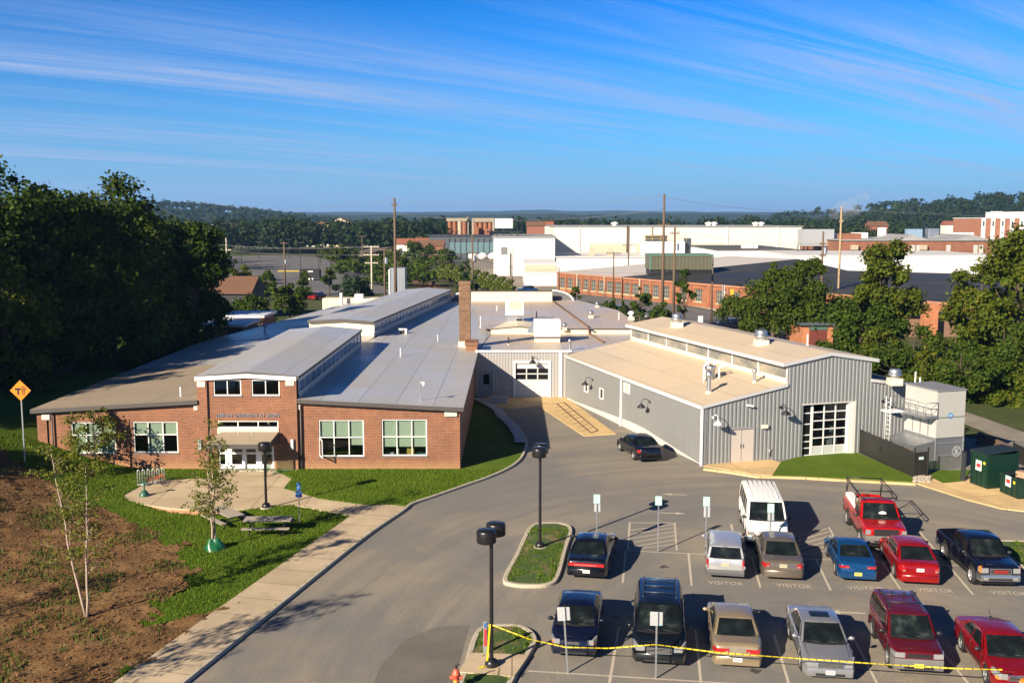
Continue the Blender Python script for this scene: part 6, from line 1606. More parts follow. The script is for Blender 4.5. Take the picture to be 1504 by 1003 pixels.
for a_ in (903, 1041, 1049, 1110, 1118):
    x = xat(a_, 345, 14) - rt.location.x; q = MB(); q.lathe([(.9, 0), (.9, .4), (1.3, .6), (1.3, .9), (.5, 1.2), (.05, 1.3)], (x, 13, z), 14); q.build('roof_vent', M_WW, rt)
rt, hw_, z = bldg('white_factory_block', 'plain bright white factory block with one grey window', 'factory', 725, 815, 292, 347, 40, M_WW, M_GREYR)
x = xat(740.5, 292, 6) - rt.location.x; q = MB(); q.bx(x - .9, x + .9, -.1, -.01, zat(374, 292), zat(363, 292)); q.build('window', plain('grey_pane', (.2, .2, .19), .3), rt)
x = xat(745, 292, 4) - rt.location.x; q = MB(); q.tube([(x + .8, -.2, 0), (x + .8, -.2, zat(372, 292))], .12, 6); q.build('downpipe', M_FASCIA, rt)
rt, hw_, z = bldg('loading_shed', 'low white loading shed with a beige band in front of the white block', 'shed', 770, 819, 248, 387, 30, M_WW, M_WW, .1)
q = MB(); q.bx(-hw_ + .1, hw_ - .2, -.12, -.01, zat(400, 248), zat(389, 248)); q.build('beige_band', M_PANEL, rt)
rt, hw_, z = bldg('flat_annex', 'white flat roofed annex in front of the long warehouse', 'annex', 818, 1000, 290, 377, 35, M_WW, plain('white_roof', (.62, .6, .57), .6), .3)
for a_ in (868, 896): x = xat(a_, 300, 8) - rt.location.x; q = MB(); q.bx(x - .8, x + .8, 8, 9.5, z, z + 1.1); q.bx(x - .3, x + .9, 8.2, 9.2, z + 1.1, z + 2.2); q.build('roof_unit', plain('tan_unit', (.42, .36, .26)), rt)
# cooling tower on the white block
x = xat(740, 296, 12); ct = thing('cooling_tower', 'pale box cooling tower on a steel frame above the white block', 'cooling tower', (x, 297, zat(347, 292)))
q = MB(); q.bx(-2.6, 2.6, -2.6, 2.6, 2.2, 5.0); q.build('tank', ribwall('pale_blue_panel', (.5, .54, .56), .9), ct)
q = MB()
for sx_ in (-4, -2, 0, 2, 4):
    for sy_ in (-2.4, 2.4): q.cyl((sx_, sy_, 0), (sx_, sy_, 2.2 if abs(sx_) < 3 else 1.4), .14, n=6)
q.bx(-5, 5.6, -2.6, 2.6, 1.0, 1.35); q.build('frame', M_DARKM, ct)
# brick factory along the street
F0, F1 = G(818, 428), G(1470, 497); FD = (F1 - F0).normalized(); FL = (F1 - F0).length; FRZ = atan2(FD.y, FD.x)
BF = thing('brick_factory', 'long orange brick factory with tall windows and black roof along the street', 'factory', F0, FRZ)
FH = 4.3; FN = Vector((-FD.y, FD.x, 0))
def fx(px): return Vp(px, 420, F0, FD)[0]
M_OBR = brickmat('orange_brick', (.22, .07, .03), (.30, .105, .045), (.30, .19, .12), .5, .16)
wins = [fx(p) for p in (826, 837, 849, 860.5, 872, 883, 895, 908, 921, 933, 949, 963, 978, 1004, 1026, 1058, 1081)]
holes = []
w1 = 1.0
for i, t in enumerate(wins): holes.append((t - w1, t + w1, .9, 3.2))
q = MB(); wall(q, 0, FL, -.3, FH, holes, depth=.3); q.build('brick_wall', M_OBR, BF)
for (a_, b_, c, d_) in holes: window(BF, None, a_, b_, c, d_, 3, 3, recess=.25, fr=.08, frm=plain('old_frame', (.33, .30, .25), .7), pane=plain('dusty_pane', (.07, .08, .075), .25), sill=False)
ext = [(a_ + b_) / 2 for a_, b_ in zip([h_[1] for h_ in holes[:-1]], [h_[0] for h_ in holes[1:]])]
for t in ext: q = MB(); q.bx(t - .3, t + .3, -.15, -.002, -.2, FH - .35); q.build('pilaster', M_OBR, BF)
q = MB(); q.bx(0, FL, -.25, -.001, FH - .34, FH + .02); q.build('cornice', plain('factory_cornice', (.35, .16, .09), .8), BF)
for t in holes[:17]: q = MB(); q.bx(t[0] - .1, t[1] + .1, -.16, .0, t[2] - .22, t[2]); q.build('sill', plain('pale_sill', (.5, .36, .2), .8), BF)
for px in (849, 889, 941, 1066): t = fx(px); q = MB(); q.tube([(t, -.28, 0), (t, -.28, FH)], .1, 6); q.build('downpipe', plain('pale_pipe', (.5, .42, .33)), BF)
def fl(p): d = p - F0; return (d.dot(FD), d.dot(FN), p.z)
sp_ = fx(915)
q = MB(); q.quad((-.3, -.3, FH + .03), (sp_, -.3, FH + .03), (sp_ + 4, 46, 7.2), (6, 46, 7.2)); q.build('pale_roof', plain('pale_roof', (.50, .46, .42), .7, var=.06, scale=.1), BF)
bk = [fl(Yp(915, 386, 232)), fl(Yp(1060, 392, 232)), fl(Yp(1180, 397, 228)), fl(Yp(1500, 398, 226))]
q = MB(); q.add([(sp_, -.3, FH + .04), (FL, -.3, FH + .04), (FL + 6, bk[3][1], 4.9), (bk[2][0], bk[2][1], 4.9), (bk[1][0], bk[1][1], 5.4), (sp_ + 4, 46, 7.2)], [(0, 1, 2, 3, 4, 5)]); q.build('black_roof', M_BLACKR, BF)
q = MB(); q.quad((FL, 0, -.3), (FL + 6, 45, -.3), (FL + 6, 45, 4.8), (FL, 0, 4.3)); q.quad((0, 0, -.3), (6, 46, -.3), (6, 46, 7.2), (0, 0, 4.3)); q.build('end_wall', M_OBR, BF)
# olive ribbed penthouse on the black roof, white wall behind it
x0, x1 = xat(955, 205, 8), xat(1047, 205, 8); zz0, zz1 = zat(397, 205), zat(376, 205)
ph = thing('ribbed_penthouse', 'olive ribbed penthouse with green trim on the black factory roof', 'penthouse', ((x0 + x1) / 2, 205, 4.5)); hw_ = (x1 - x0) / 2
q = MB(); q.bx(-hw_, hw_, 0, 8, zz0 - 4.4, zz1 - 4.5); q.build('ribbed_wall', M_RIBG, ph); q = MB(); q.bx(-hw_ + .2, hw_ - .2, .2, 7.8, -.3, zz0 - 4.401); q.build('plinth', M_BLACK, ph)
q = MB(); q.bx(-hw_ - .15, hw_ + .15, -.15, 8.1, zz1 - 4.5 + .001, zz1 - 4.2); q.bx(-hw_ - .15, -hw_ + .25, -.12, -.002, zz0 - 4.4, zz1 - 4.5); q.bx(hw_ - .25, hw_ + .15, -.12, -.002, zz0 - 4.4, zz1 - 4.5); q.build('green_trim', plain('green_trim', (.10, .18, .13), .6), ph)
rt, hw_, z = bldg('white_parapet_block', 'long low white ribbed wall block behind the black roof', 'factory', 1168, 1470, 232, 375, 34, M_RIBW, plain('white_roof', (.62, .6, .57), .6), .1)
rt, hw_, z = bldg('gabled_annex', 'low white annex with dark sloping roof in front of the warehouse', 'annex', 1055, 1170, 262, 366, 40, M_WW, plain('charcoal_roof', (.08, .078, .075), .8, var=.2, scale=.2), .3)
q = MB(); q.bx(-2, 2, 8, 10, z, z + 1); q.build('roof_unit', M_WW, rt)
rt, hw_, z = bldg('brick_mill', 'long red brick mill block with grey gabled roof lights', 'factory', 1237, 1472, 272, 352, 40, brickmat('mill_brick', (.19, .065, .035), (.27, .10, .055), (.28, .2, .14), .5, .18), M_GREYR, .4)
for a_ in (1341, 1349, 1393, 1433, 1441, 1461): x = xat(a_, 272, 9) - rt.location.x; q = MB(); q.bx(x - .55, x + .55, -.1, -.01, zat(373, 272), zat(360, 272)); q.build('window', plain('pale_pane', (.45, .45, .42), .4), rt)
for a_ in (1254, 1355): x = xat(a_, 272, 9) - rt.location.x; q = MB(); q.bx(x - .9, x + .9, -1.0, -.01, zat(367, 272), zat(360, 272)); q.build('wall_unit', plain('tan_unit', (.42, .36, .26)), rt)
for a_, b_ in ((1320, 1362), (1405, 1452)):
    x0, x1 = xat(a_, 272, 12) - rt.location.x, xat(b_, 272, 12) - rt.location.x; xm = (x0 + x1) / 2
    q = MB(); q.add([(x0, -.2, z), (x1, -.2, z), (xm, -.2, z + 1.3), (x0, 20, z), (x1, 20, z), (xm, 20, z + 1.3)], [(0, 1, 2), (0, 2, 5, 3), (1, 4, 5, 2), (3, 5, 4)]); q.build('roof_light', M_GREYR, rt)
x0 = xat(1240, 272, 11) - rt.location.x; q = MB(); q.bx(x0, x0 + 4.6, .1, 6, z, z + 1.6); q.build('stair_tower', brickmat('mill_brick', (.3, .11, .06), (.4, .17, .09), (.35, .28, .2)), rt)
for a_, w_, hh, mt_ in ((1215, 2, 2.2, 'u'), (1345, 4, 2.6, 'b'), (1265, 4, 1.6, 'w'), (1372, 3, 2.8, 'u'), (1418, 5, 1.6, 'w'), (1298, 1.5, 3, 'w')):
    x = xat(a_, 290, 12) - rt.location.x
    if abs(x) > hw_: continue
    q = MB(); q.bev(x - w_ / 2, x + w_ / 2, 18, 21, z, z + hh, .1); q.build('roof_unit', {'u': M_GALV, 'b': plain('blue_unit', (.2, .3, .42)), 'w': M_WW}[mt_], rt)
# silver process plant
x = xat(1206, 285, 8); pp = thing('process_plant', 'silver ducts and boxy tanks on a steel platform left of the brick mill', 'plant', (x, 285, 0))
q = MB(); q.bx(-5, 3.5, 0, 6, 8.6, 13.2); q.build('duct_box', plain('silver_box', (.42, .44, .45), .5, .3), pp)
q = MB(); q.bx(3.8, 8.5, 2, 6, 8.0, 12); q.build('duct_box', plain('silver_box', (.42, .44, .45), .5, .3), pp)
q = MB()
for x_ in (-4.8, -2, 1, 3.5, 6, 8.4):
    for y_ in (0, 6): q.cyl((x_, y_, 0), (x_, y_, 8.6), .16, n=6)
q.bx(-5.4, 9, -.4, 6.4, 7.2, 7.45); q.tube([(-5, 0, 14.0), (3.5, 0, 14.0)], .07, 5); q.tube([(-5, 0, 13.2), (-5, 0, 14.0)], .07, 5); q.tube([(3.5, 0, 13.2), (3.5, 0, 14.0)], .07, 5); q.build('platform', M_DARKM, pp)
q = MB(); q.tube([(2.5, 3, 8.6), (2.5, 3, 6.5), (4.5, 3, 5.5), (8, 3, 6.5), (8, 3, 8)], .8, 10); q.build('duct_pipe', M_GALV, pp)
# rooftop machinery in front of the warehouse
x = xat(981, 300, 10); rm = thing('rooftop_machine', 'white rooftop machine housing with yellow railing beside the tall pole', 'machine', (x, 300, zat(378, 300)))
q = MB(); q.bx(-7, 5, 0, 8, 0, 4.6); q.build('housing', M_WW, rm); q = MB(); q.bx(-6, 0, 1, 5, 4.6, 6.4); q.build('louvre_box', plain('charcoal', (.05, .05, .055)), rm)
q = MB(); q.cyl((-5, 2, 6.4), (-5, 2, 8.6), 1.0, n=12); q.build('stack', M_CREAM, rm)
q = MB()
for x_ in np.linspace(-7.2, 5.4, 6): q.tube([(x_, -.3, 4.6), (x_, -.3, 6.2)], .06, 5)
q.tube([(-7.2, -.3, 6.2), (5.4, -.3, 6.2)], .06, 5); q.tube([(-7.2, -.3, 5.4), (5.4, -.3, 5.4)], .05, 5); q.build('railing', plain('safety_yellow', (.5, .36, .05), .6), rm)
q = MB(); q.bx(5.6, 10.5, 2, 6, 0, 2.2); q.bx(5.6, 7.2, 2, 6, 2.2, 5.5); q.build('blue_unit', M_DBLUE, rm)
# silos
Y = 480; x0, x1 = xat(656, Y, 10), xat(726, Y, 10); sb = thing('silo_group', 'row of rust red grain silos with concrete headhouse on the horizon', 'silos', (x0, Y, 0)); sw__ = x1 - x0
M_SILO = plain('rusty_silo', (.27, .10, .045), .8, var=.25, scale=.3); M_SILC = plain('silo_concrete', (.33, .28, .21), .85, var=.2, scale=.2)
for i, px in enumerate((661, 668, 675.5, 682.5, 699, 706, 713, 720)):
    x = xat(px, Y, 10) - x0; q = MB(); q.cyl((x, 0, 0), (x, 0, zat(325.5 if i < 4 else 327, Y)), 1.05, n=14); q.build('silo', M_SILO if i not in (2,) else plain('pale_silo', (.45, .34, .25), .8), sb)
q = MB(); q.bx(0, sw__ * .43, -.8, 3, zat(325, Y), zat(320.5, Y)); q.bx(sw__ * .53, sw__, -.8, 3, zat(326, Y), zat(320.5, Y)); q.build('headhouse', M_SILC, sb)
for a_, b_, y0, zt in ((.42, .46, 0, 319), (.53, .57, -1, 321), (.96, 1.0, -1, 321)): q = MB(); q.bx(sw__ * a_, sw__ * b_, y0, y0 + 4, 0, zat(zt, Y)); q.build('elevator_tower', M_SILC, sb)
q = MB(); q.bx(sw__ * .58, sw__ * .68, -6, -2, zat(345, Y), zat(333, Y)); q.bx(sw__ * .80, sw__ * .92, -6, -2, zat(345, Y), zat(336, Y)); q.build('red_shed', M_SILO, sb)
rt, hw_, z = bldg('glazed_shed', 'long dark shed with blue green glazing below the silos', 'shed', 630, 727, 420, 346, 30, M_DBLUE, plain('charcoal', (.05, .05, .055)), .5)
q = MB(); q.bx(-hw_ * .4, hw_, -.2, -.01, zat(372, 420), zat(356, 420)); q.build('glazing', plain('teal_glazing', (.12, .2, .22), .3), rt)
for i in range(9): x = lerp(-hw_ * .4, hw_, i / 8); q = MB(); q.bx(x - .15, x + .15, -.4, -.21, 0, zat(350, 420)); q.build('mullion', M_DBLUE, rt)
wb = None
for i, px in enumerate((688, 695, 702, 709, 717, 724)):
    p = G(px, 379 + (i % 2) * 2.0)
    if wb is None:
        wb = thing('wrapped_bale', 'white wrapped bundle piled in the factory yard', 'bale', p, 0, 'white bundles in the factory yard'); q = MB(); q.sphere((0, 0, 1.2), 2.1, 12, 8, 0, .7); q.build('wrapping', M_WW, wb)
    else: dup(wb, p, i)
# school on the hill side, houses
rt, hw_, z = bldg('school_block', 'three storey red and white block with white corner piers at the right skyline', 'building', 1442, 1530, 452, 320, 30, brickmat('school_brick', (.3, .11, .06), (.36, .14, .08), (.34, .25, .18), .6, .2), M_WW, .2)
for a_ in np.arange(1444, 1530, 14): x = xat(a_, 452, 12) - rt.location.x; q = MB(); q.bx(x - .9, x + .9, -.2, -.01, 0, z - .31); q.build('white_pier', M_WW, rt); q = MB(); q.bx(x - .35, x + .35, -.3, -.205, zat(332, 452), zat(325, 452)); q.build('window', M_DBLUE, rt)
q = MB(); x = xat(1471, 452, 16) - rt.location.x; q.bx(x - 1.2, x + 1.2, 4, 6, z, z + 2.2); q.bx(x - 2, x + 2, 3.5, 6.5, z + 2.2, z + 2.8); q.build('roof_tower', M_WW, rt)
x0 = xat(1490, 452, 14) - rt.location.x; q = MB(); q.bx(x0, hw_, 2, 28, z, z + 2.6); q.build('upper_storey', M_WW, rt)
def house(label, px, py, Y, w_, h_, d_, wallm, roofm, ridge_=2.2, name='house', zg=0, group=None, across=False):
    x = xat(px, Y, 8); rt = thing(name, label, 'house', (x, Y, zg), 0, group)
    q = MB(); q.bx(-w_ / 2, w_ / 2, 0, d_, -.3, h_)
    if across: q.add([(-w_ / 2, 0, h_), (w_ / 2, 0, h_), (0, 0, h_ + ridge_)], [(0, 1, 2)])
    q.build('walls', wallm, rt)
    q = MB(); o = .4
    if across: P = [(-w_ / 2 - o, -o, h_ - .1), (0, -o, h_ + ridge_), (w_ / 2 + o, -o, h_ - .1), (-w_ / 2 - o, d_ + o, h_ - .1), (0, d_ + o, h_ + ridge_), (w_ / 2 + o, d_ + o, h_ - .1)]; q.add(P, [(0, 1, 4, 3), (1, 2, 5, 4)])
    else: P = [(-w_ / 2 - o, -o, h_), (w_ / 2 + o, -o, h_), (w_ / 2 + o, d_ / 2, h_ + ridge_), (-w_ / 2 - o, d_ / 2, h_ + ridge_), (-w_ / 2 - o, d_ + o, h_), (w_ / 2 + o, d_ + o, h_)]; q.add(P, [(0, 1, 2, 3), (3, 2, 5, 4), (0, 3, 4), (1, 5, 2)])
    q.build('roof', roofm, rt)
    for i in range(max(2, int(w_ / 4))):
        x_ = -w_ / 2 + (i + .5) * w_ / max(2, int(w_ / 4)); q = MB(); q.bx(x_ - .5, x_ + .5, -.08, -.01, h_ * .45, h_ * .45 + 1.3); q.build('window', M_DBLUE, rt)
    return rt
M_BRNR = plain('brown_shingle', (.15, .075, .042), .85, var=.2, scale=.5); M_PEACH = plain('peach_stucco', (.58, .44, .33), .8); M_REDR = plain('red_tile', (.25, .09, .05), .8)
house('pale apartment house with the big peach gable on the left skyline', 499, 322, 600, 14, 13.5, 12, M_PEACH, M_BRNR, 3.4, across=True)
house('long pale apartment house left of the peach gable', 478, 322, 604, 12, 12.5, 10, M_WWB, M_BRNR, 2)
house('small white house at the left end of the far apartments', 460, 322, 606, 8, 12.2, 10, M_WW, M_BRNR, 1.6)
for i, (px, lab) in enumerate([(305, 'small pale house nearest the tall dark trees on the skyline'), (318, 'pale house with tan roof among far trees'), (334, 'peach house with a tall front below the left hill'), (343, 'cream house with dark roof beside the peach one'), (352, 'small white house at the edge of the dark wood')]):
    house(lab, px, 325, 640 - i * 6, 9, 9.5 + (i % 3), 9, [M_WW, M_PEACH, M_WWB][i % 3], [M_BRNR, M_GREYR][i % 2], 2.2)
for i, (px, Y, lab) in enumerate([(597, 430, 'small orange roofed house behind the tall left pole'), (634, 400, 'red gabled house left of the glazed shed'), (626, 440, 'tan house beside the red gabled one'), (787, 520, 'red brick house above the white block roof'), (800, 540, 'wide tan house left of the long warehouse'), (1291, 520, 'orange house in the trees above the brick mill'), (1400, 620, 'white house in the trees of the right hill')]):
    house(lab, px, 340, Y, 9, 5.5 if Y < 500 else 12.5, 8, [M_WWB, plain('brick_red_paint', (.26, .1, .06))][i % 2], [M_REDR, M_BRNR][i % 2], 2.4)
# brown roofed house left, and the brick and white shed behind the rear roof
house('dark house with brown hipped roof behind the tall dark trees', 322, 420, 165, 9.5, 4.0, 10, plain('dark_siding', (.02, .02, .022)), M_BRNR, 2.6)
M_BRKO = brickmat('shed_brick', (.36, .11, .04), (.45, .16, .07), (.4, .28, .18), .4, .15)
for i, (px0, px1, Y, pt, lab) in enumerate([(318, 384, 121, 463, 'low white roofed brick shed behind the rear roof'), (296, 356, 113, 476, 'nearer low brick shed with bluish white roof')]):
    rt, hw_, z = bldg('brick_shed', lab, 'shed', px0, px1, Y, pt, 6, M_BRKO, plain('shed_roof', (.62, .64, .68), .5), .3, group='low brick sheds behind the rear roof')
    q = MB(); q.bx(hw_ * .2, hw_ * .95, -.06, -.005, z - 1.9, z - .5); q.build('shutter', plain('dark_shutter', (.03, .03, .035)), rt)
# red brick shed and chimney in the thicket
rt, hw_, z = bldg('brick_garage', 'small red brick garage with a maroon door behind the monitor roof', 'garage', 1181, 1226, 122, 474, 7, M_BRKO, M_DBLUE, .4)
q = MB(); q.bx(-hw_ * .55, hw_ * .6, -.06, -.005, .2, z - .9); q.build('garage_door', plain('maroon_door', (.13, .03, .02)), rt)
q = MB(); q.bx(-hw_ * .6, hw_ * .65, -.07, -.005, z - .85, z - .45); q.build('lintel', plain('green_lintel', (.06, .12, .1)), rt)
rt, hw_, z = bldg('dark_roofed_house', 'dark roofed house hidden in the thicket with a brick chimney', 'house', 1338, 1420, 140, 462, 9, plain('brown_siding', (.2, .12, .08)), plain('blue_slate', (.02, .03, .06)), .5)
x = xat(1370, 138, 6) - rt.location.x; q = MB(); q.bx(x - .95, x + .95, -1.9, -.6, 0, zat(446, 138)); q.build('chimney', M_BRKO, rt)
q = MB(); x = xat(1225, 150, 5); tag(q.bev(-3.2, 3.2, 0, 2.4, 1.6, 3.3, .4).build('blue_awning', plain('navy_sheet', (.02, .03, .07), .25), None, (x, 140, 1.5)), 'dark blue tarpaulin canopy between the trees above the brick garage', 'canopy')
# station canopy and grey cabinets
a_, b_ = Yp(498, 370, 330), Yp(545, 352, 420); q = MB()
sc_ = thing('platform_canopy', 'long brown platform canopy roof beyond the far car park', 'canopy', (a_.x, a_.y, 0))
q = MB(); d = b_ - a_; q.quad((0, 0, 4.2), (9, -1, 4.8), (9 + d.x, d.y, 4.8), (d.x, d.y, 4.2)); q.quad((0, 0, 4.2), (9, -1, 4.8), (9, -1, 4.2), (0, 0, 3.6)); q.build('roof', plain('canopy_brown', (.13, .10, .07), .8), sc_)
for k in range(6): q = MB(); t = k / 5; q.cyl((4 + d.x * t, d.y * t, 0), (4 + d.x * t, d.y * t, 4.3), .18, n=6); q.build('post', M_DARKM, sc_)
p = G(586, 431); p.y = 172; cb = thing('equipment_cabinet', 'tall pale grey ribbed cabinet beside the tall left utility pole', 'cabinet', (xat(582, 172, 3), 172, 0))
q = MB(); q.bx(-1.1, 1.5, 0, 3, 0, zat(394, 172)); q.build('cabinet_body', ribwall('pale_ribs', (.24, .27, .31), .5), cb); q = MB(); q.bx(-1.25, -1.0, -.12, -.005, 0, zat(396, 172)); q.build('corner_trim', M_WW, cb)
# roof gear on the far left of the rear roof
tk = thing('roof_tank', 'cream rooftop parapet box and vents at the back of the left roof', 'roof unit', (xat(506, 138, 5), 146, 0))
q = MB(); q.bx(-4.5, 5, 0, 3, 0, 4.7); q.build('parapet_box', M_CREAM, tk); q = MB(); q.cyl((-1.6, -1, 2), (-1.6, -1, 5.6), .22, n=10); q.bx(.1, 1.3, .2, 1.2, 4.7, 5.3); q.build('vent_box', M_WHITE, tk)
# ================================================================ poles and wires
def pole(label, px, pyt, Y, r_=.15, arms=(), mat=M_WOODP, name='utility_pole', x=None, box=None, group='utility poles around the yard'):
    x = xat(px, Y, zat(pyt, Y) / 2) if x is None else x; z = zat(pyt, Y); rt = thing(name, label, 'utility pole' if 'pole' in name else name.replace('_', ' '), (x, Y, 0), 0, group)
    q = MB(); q.tube([(0, 0, -.3), (0, 0, z * .5), (.0, 0, z)], [r_ * 1.25, r_ * 1.05, r_ * .8], 8); q.build('shaft', mat, rt)
    for dz, w_ in arms:
        q = MB(); q.bx(-w_, w_, -.18, -.05, z - dz - .08, z - dz + .08)
        for k in (-.95, -.5, .5, .95): q.cyl((k * w_, -.12, z - dz + .08), (k * w_, -.12, z - dz + .28), .05, n=6)
        q.build('crossarm', mat, rt)
    if box:
        q = MB(); q.cyl((.35, -.2, z - box - .5), (.35, -.2, z - box + .5), .3, n=10); q.build('transformer', M_GALV, rt)
    return (x, Y, z)
pA = pole('tall dark utility pole behind the left lantern roof', 580.5, 291, 168, .22, [(1.2, .5)])
pB = pole('tallest brown utility pole before the brick factory', 974, 285, 152, .2, [(4.5, .9)])
pC = pole('brown utility pole with yellow bracket right of the tallest pole', 990, 333, 152, .18, [(1.0, .7)], box=3.0)
pD = pole('pale new wooden utility pole rising above the white wall', 1233, 303, 168, .17, [(2.5, .3)], plain('new_pole_wood', (.36, .26, .15), .85))
pE = pole('dark utility pole with short arms beside the pale new one', 1207, 340, 162, .17, [(2.0, .5), (3.8, .5), (6.2, 1.0)], box=3)
pF = pole('short dark pole with stacked transformers by the far car park', 418, 355, 235, .2, [(.4, .8)], box=4.6)
pG = pole('white frame pole with three crossarms beside the far roof', 546, 361, 190, .16, [(.2, 1.4), (1.7, 1.4), (3.2, 1.2)], plain('weathered_white', (.52, .45, .36), .8))
pH = pole('brown pole with a single arm left of the tall dark pole', 565, 366, 180, .16, [(.2, 1.3)], box=2)
pI = pole('thin tan pole in front of the brick factory left end', 901, 370, 205, .14, [(.3, 1.4)])
pJ = pole('thin brown pole left of the young street trees', 923, 332, 240, .15, [(4.5, 1.4)])
pK = pole('short brown pole beside the loading shed', 821, 393, 210, .14)
pL = pole('pale pole at the left edge of the far car park', 333, 349, 250, .16, [(3, 1.2)], plain('weathered_white', (.52, .45, .36), .8))
pM = pole('leaning thin pole before the white factory block', 752, 367, 250, .13)
pN = pole('brown pole rising from the dark spruce', 694, 345, 178, .17, [(3.2, .8), (4.6, .7)], box=4)
pO = pole('slim pole in the scrub right of the tall dark pole', 616, 347, 330, .16, [(.3, 1.2)])
pP = pole('slim pole with wide arm behind the tall dark pole', 532, 346, 330, .16, [(.3, 1.2)])
pQ = pole('brown pole with street lamp beside the traffic light', 1046, 378, 160, .13)
for i, (px, py, Y) in enumerate([(441, 357, 330), (354, 362, 330), (468, 362, 310), (424, 352, 420), (380, 356, 420)]):
    lab = ['twin headed lamp post behind the black trailer', 'lamp post left of the stacked transformers', 'lamp post right of the black trailer', 'distant lamp post in the middle of the far car park', 'distant lamp post at the left of the far car park'][i]
    x = xat(px, Y, 5); rt = thing('car_park_lamp', lab, 'lamp post', (x, Y, 0), 0, 'lamp posts of the far car park'); z = zat(py, Y)
    q = MB(); q.cyl((0, 0, 0), (0, 0, z), .12, n=6); q.build('post', M_DARKM, rt); q = MB(); q.bx(-1.2, 1.2, -.2, .2, z, z + .25); q.build('lamp_head', M_DARKM, rt)
def wire(label, a, b_, sag, r_=.025):
    a, b_ = Vector(a), Vector(b_); q = MB(); q.tube([a.lerp(b_, i / 14) - Vector((0, 0, sag * 4 * (i / 14) * (1 - i / 14))) for i in range(15)], r_, 4)
    tag(q.build('overhead_wire', plain('wire', (.14, .14, .15), .6)), label, 'wire', 'overhead wires between the poles')
def top(p, dz=0.0, dx=0.0): return (p[0] + dx, p[1], p[2] - dz)
wire('overhead wire from the tall dark pole to the tallest brown pole, upper', top(pA, .2), top(pB, .3), 1.2)
wire('overhead wire from the tall dark pole to the tallest brown pole, lower', top(pA, 2.5), top(pB, 2.2), 1.4)
wire('overhead wire from the tallest brown pole to the pale new pole', top(pB, .4), top(pD, .4), 1.0)
wire('overhead wire from the brown bracket pole to the dark armed pole', top(pC, .5), top(pE, 1.9), .8)
wire('overhead wire running left of the tall dark pole into the trees', top(pA, .2), (-60, 190, 19.5), 1.6)
wire('thick overhead wire above the far car park', top(pG, .1, 1.2), (xat(300, 250), 250, zat(357, 250)), .8, .05)
wire('thin overhead wire below the thick one at the far car park', top(pG, 1.6), (xat(300, 250), 250, zat(363, 250)), .8, .03)
wire('overhead wire across the front of the brick factory', top(pK, .3), top(pC, 6.5), .6)
wire('overhead wire from the spruce pole to the tall dark pole', top(pN, 3.0), top(pH, .2), .6, .03)
wire('overhead wire from the spruce pole to the short pole by the loading shed', top(pN, 4.0), top(pK, .4), .8, .03)
wire('overhead wire running right from the pale new pole', top(pD, .5), (120, 165, 16.5), .8)
# street furniture by the factory
x = xat(1039, 172); tl = thing('traffic_light', 'yellow traffic light hanging from a grey street pole', 'traffic light', (x, 160, 0)); z = zat(418, 160)
q = MB(); q.cyl((0, 0, 0), (0, 0, z), .14, n=8); q.tube([(0, 0, z - 1.2), (1.6, 0, z - 1.3)], .06, 6); q.build('post', M_GALV, tl); q = MB(); q.bev(1.2, 1.75, -.3, .2, z - 1.9, z - .7, .05); q.build('signal_head', plain('signal_yellow', (.6, .36, .03), .5), tl)
x = xat(1021, 150); rs = thing('white_sign', 'small white sign board on a post by the far street corner', 'sign', (x, 146, 0)); q = MB(); q.cyl((0, 0, 0), (0, 0, 2.0), .05, n=6); q.build('post', M_GALV, rs); q = MB(); q.bx(-.35, .35, -.08, -.05, 1.1, 2.2); q.build('sign_panel', M_WHITE, rs)
# far vehicles (small): body, cabin, wheels
def farcar(label, loc, rz, col, name='parked_car'):
    rt = thing(name, label, 'car', loc, rz, 'cars parked far behind the roofs'); q = MB(); q.bev(-2.2, 2.2, -.88, .88, .3, .92, .14); q.build('body', col, rt)
    q = MB(); vs = [(-1.3, -.78, .9), (1.6, -.78, .9), (1.6, .78, .9), (-1.3, .78, .9), (-.6, -.66, 1.45), (1.1, -.66, 1.45), (1.1, .66, 1.45), (-.6, .66, 1.45)]
    q.add(vs, [(0, 1, 5, 4), (1, 2, 6, 5), (2, 3, 7, 6), (3, 0, 4, 7)], 0); q.build('cabin_glass', carglass(), rt); q = MB(); q.add([vs[4], vs[5], vs[6], vs[7]], [(0, 1, 2, 3)]); q.bev(-.62, 1.12, -.67, .67, 1.44, 1.5, .02); q.build('roof', col, rt)
    for sx_ in (-1.4, 1.4):
        for sy_ in (-.8, .8): q = MB(); q.cyl((sx_, sy_ - .1, .32), (sx_, sy_ + .1, .32), .32, n=12); q.build('wheel', M_RUBBER, rt)
    return rt
farcar('small red hatchback beyond the rear roof', (xat(466, 205), 205, 0), 1.2, paint('red_paint', (.27, .004, .004)))
farcar('dark blue car beside the small red hatchback', (xat(449, 207), 207, 0), 1.3, paint('navy_paint', (.004, .006, .022)))
farcar('dark car parked by the far street trees', (xat(909, 172), 172, 0), .4, paint('black_paint', (.004, .005, .010)))
farcar('grey car partly behind the tallest utility pole', (xat(963, 165), 165, 0), .3, paint('silver_paint', (.34, .345, .36)))
farcar('dark blue car at the factory street corner', (xat(1070, 150), 150, 0), .5, paint('navy_paint', (.004, .006, .022)))
farcar('blue car behind the far parapet', (xat(775, 225), 225, 0), 0.1, paint('blue_paint', (.006, .055, .17)))
p = G(456, 411.5); tr = thing('box_trailer', 'black enclosed box trailer on the far car park', 'trailer', p); q = MB(); q.bev(-2.7, 2.7, -1.1, 1.1, .5, 2.9, .12); q.build('box_body', M_BLACK, tr)
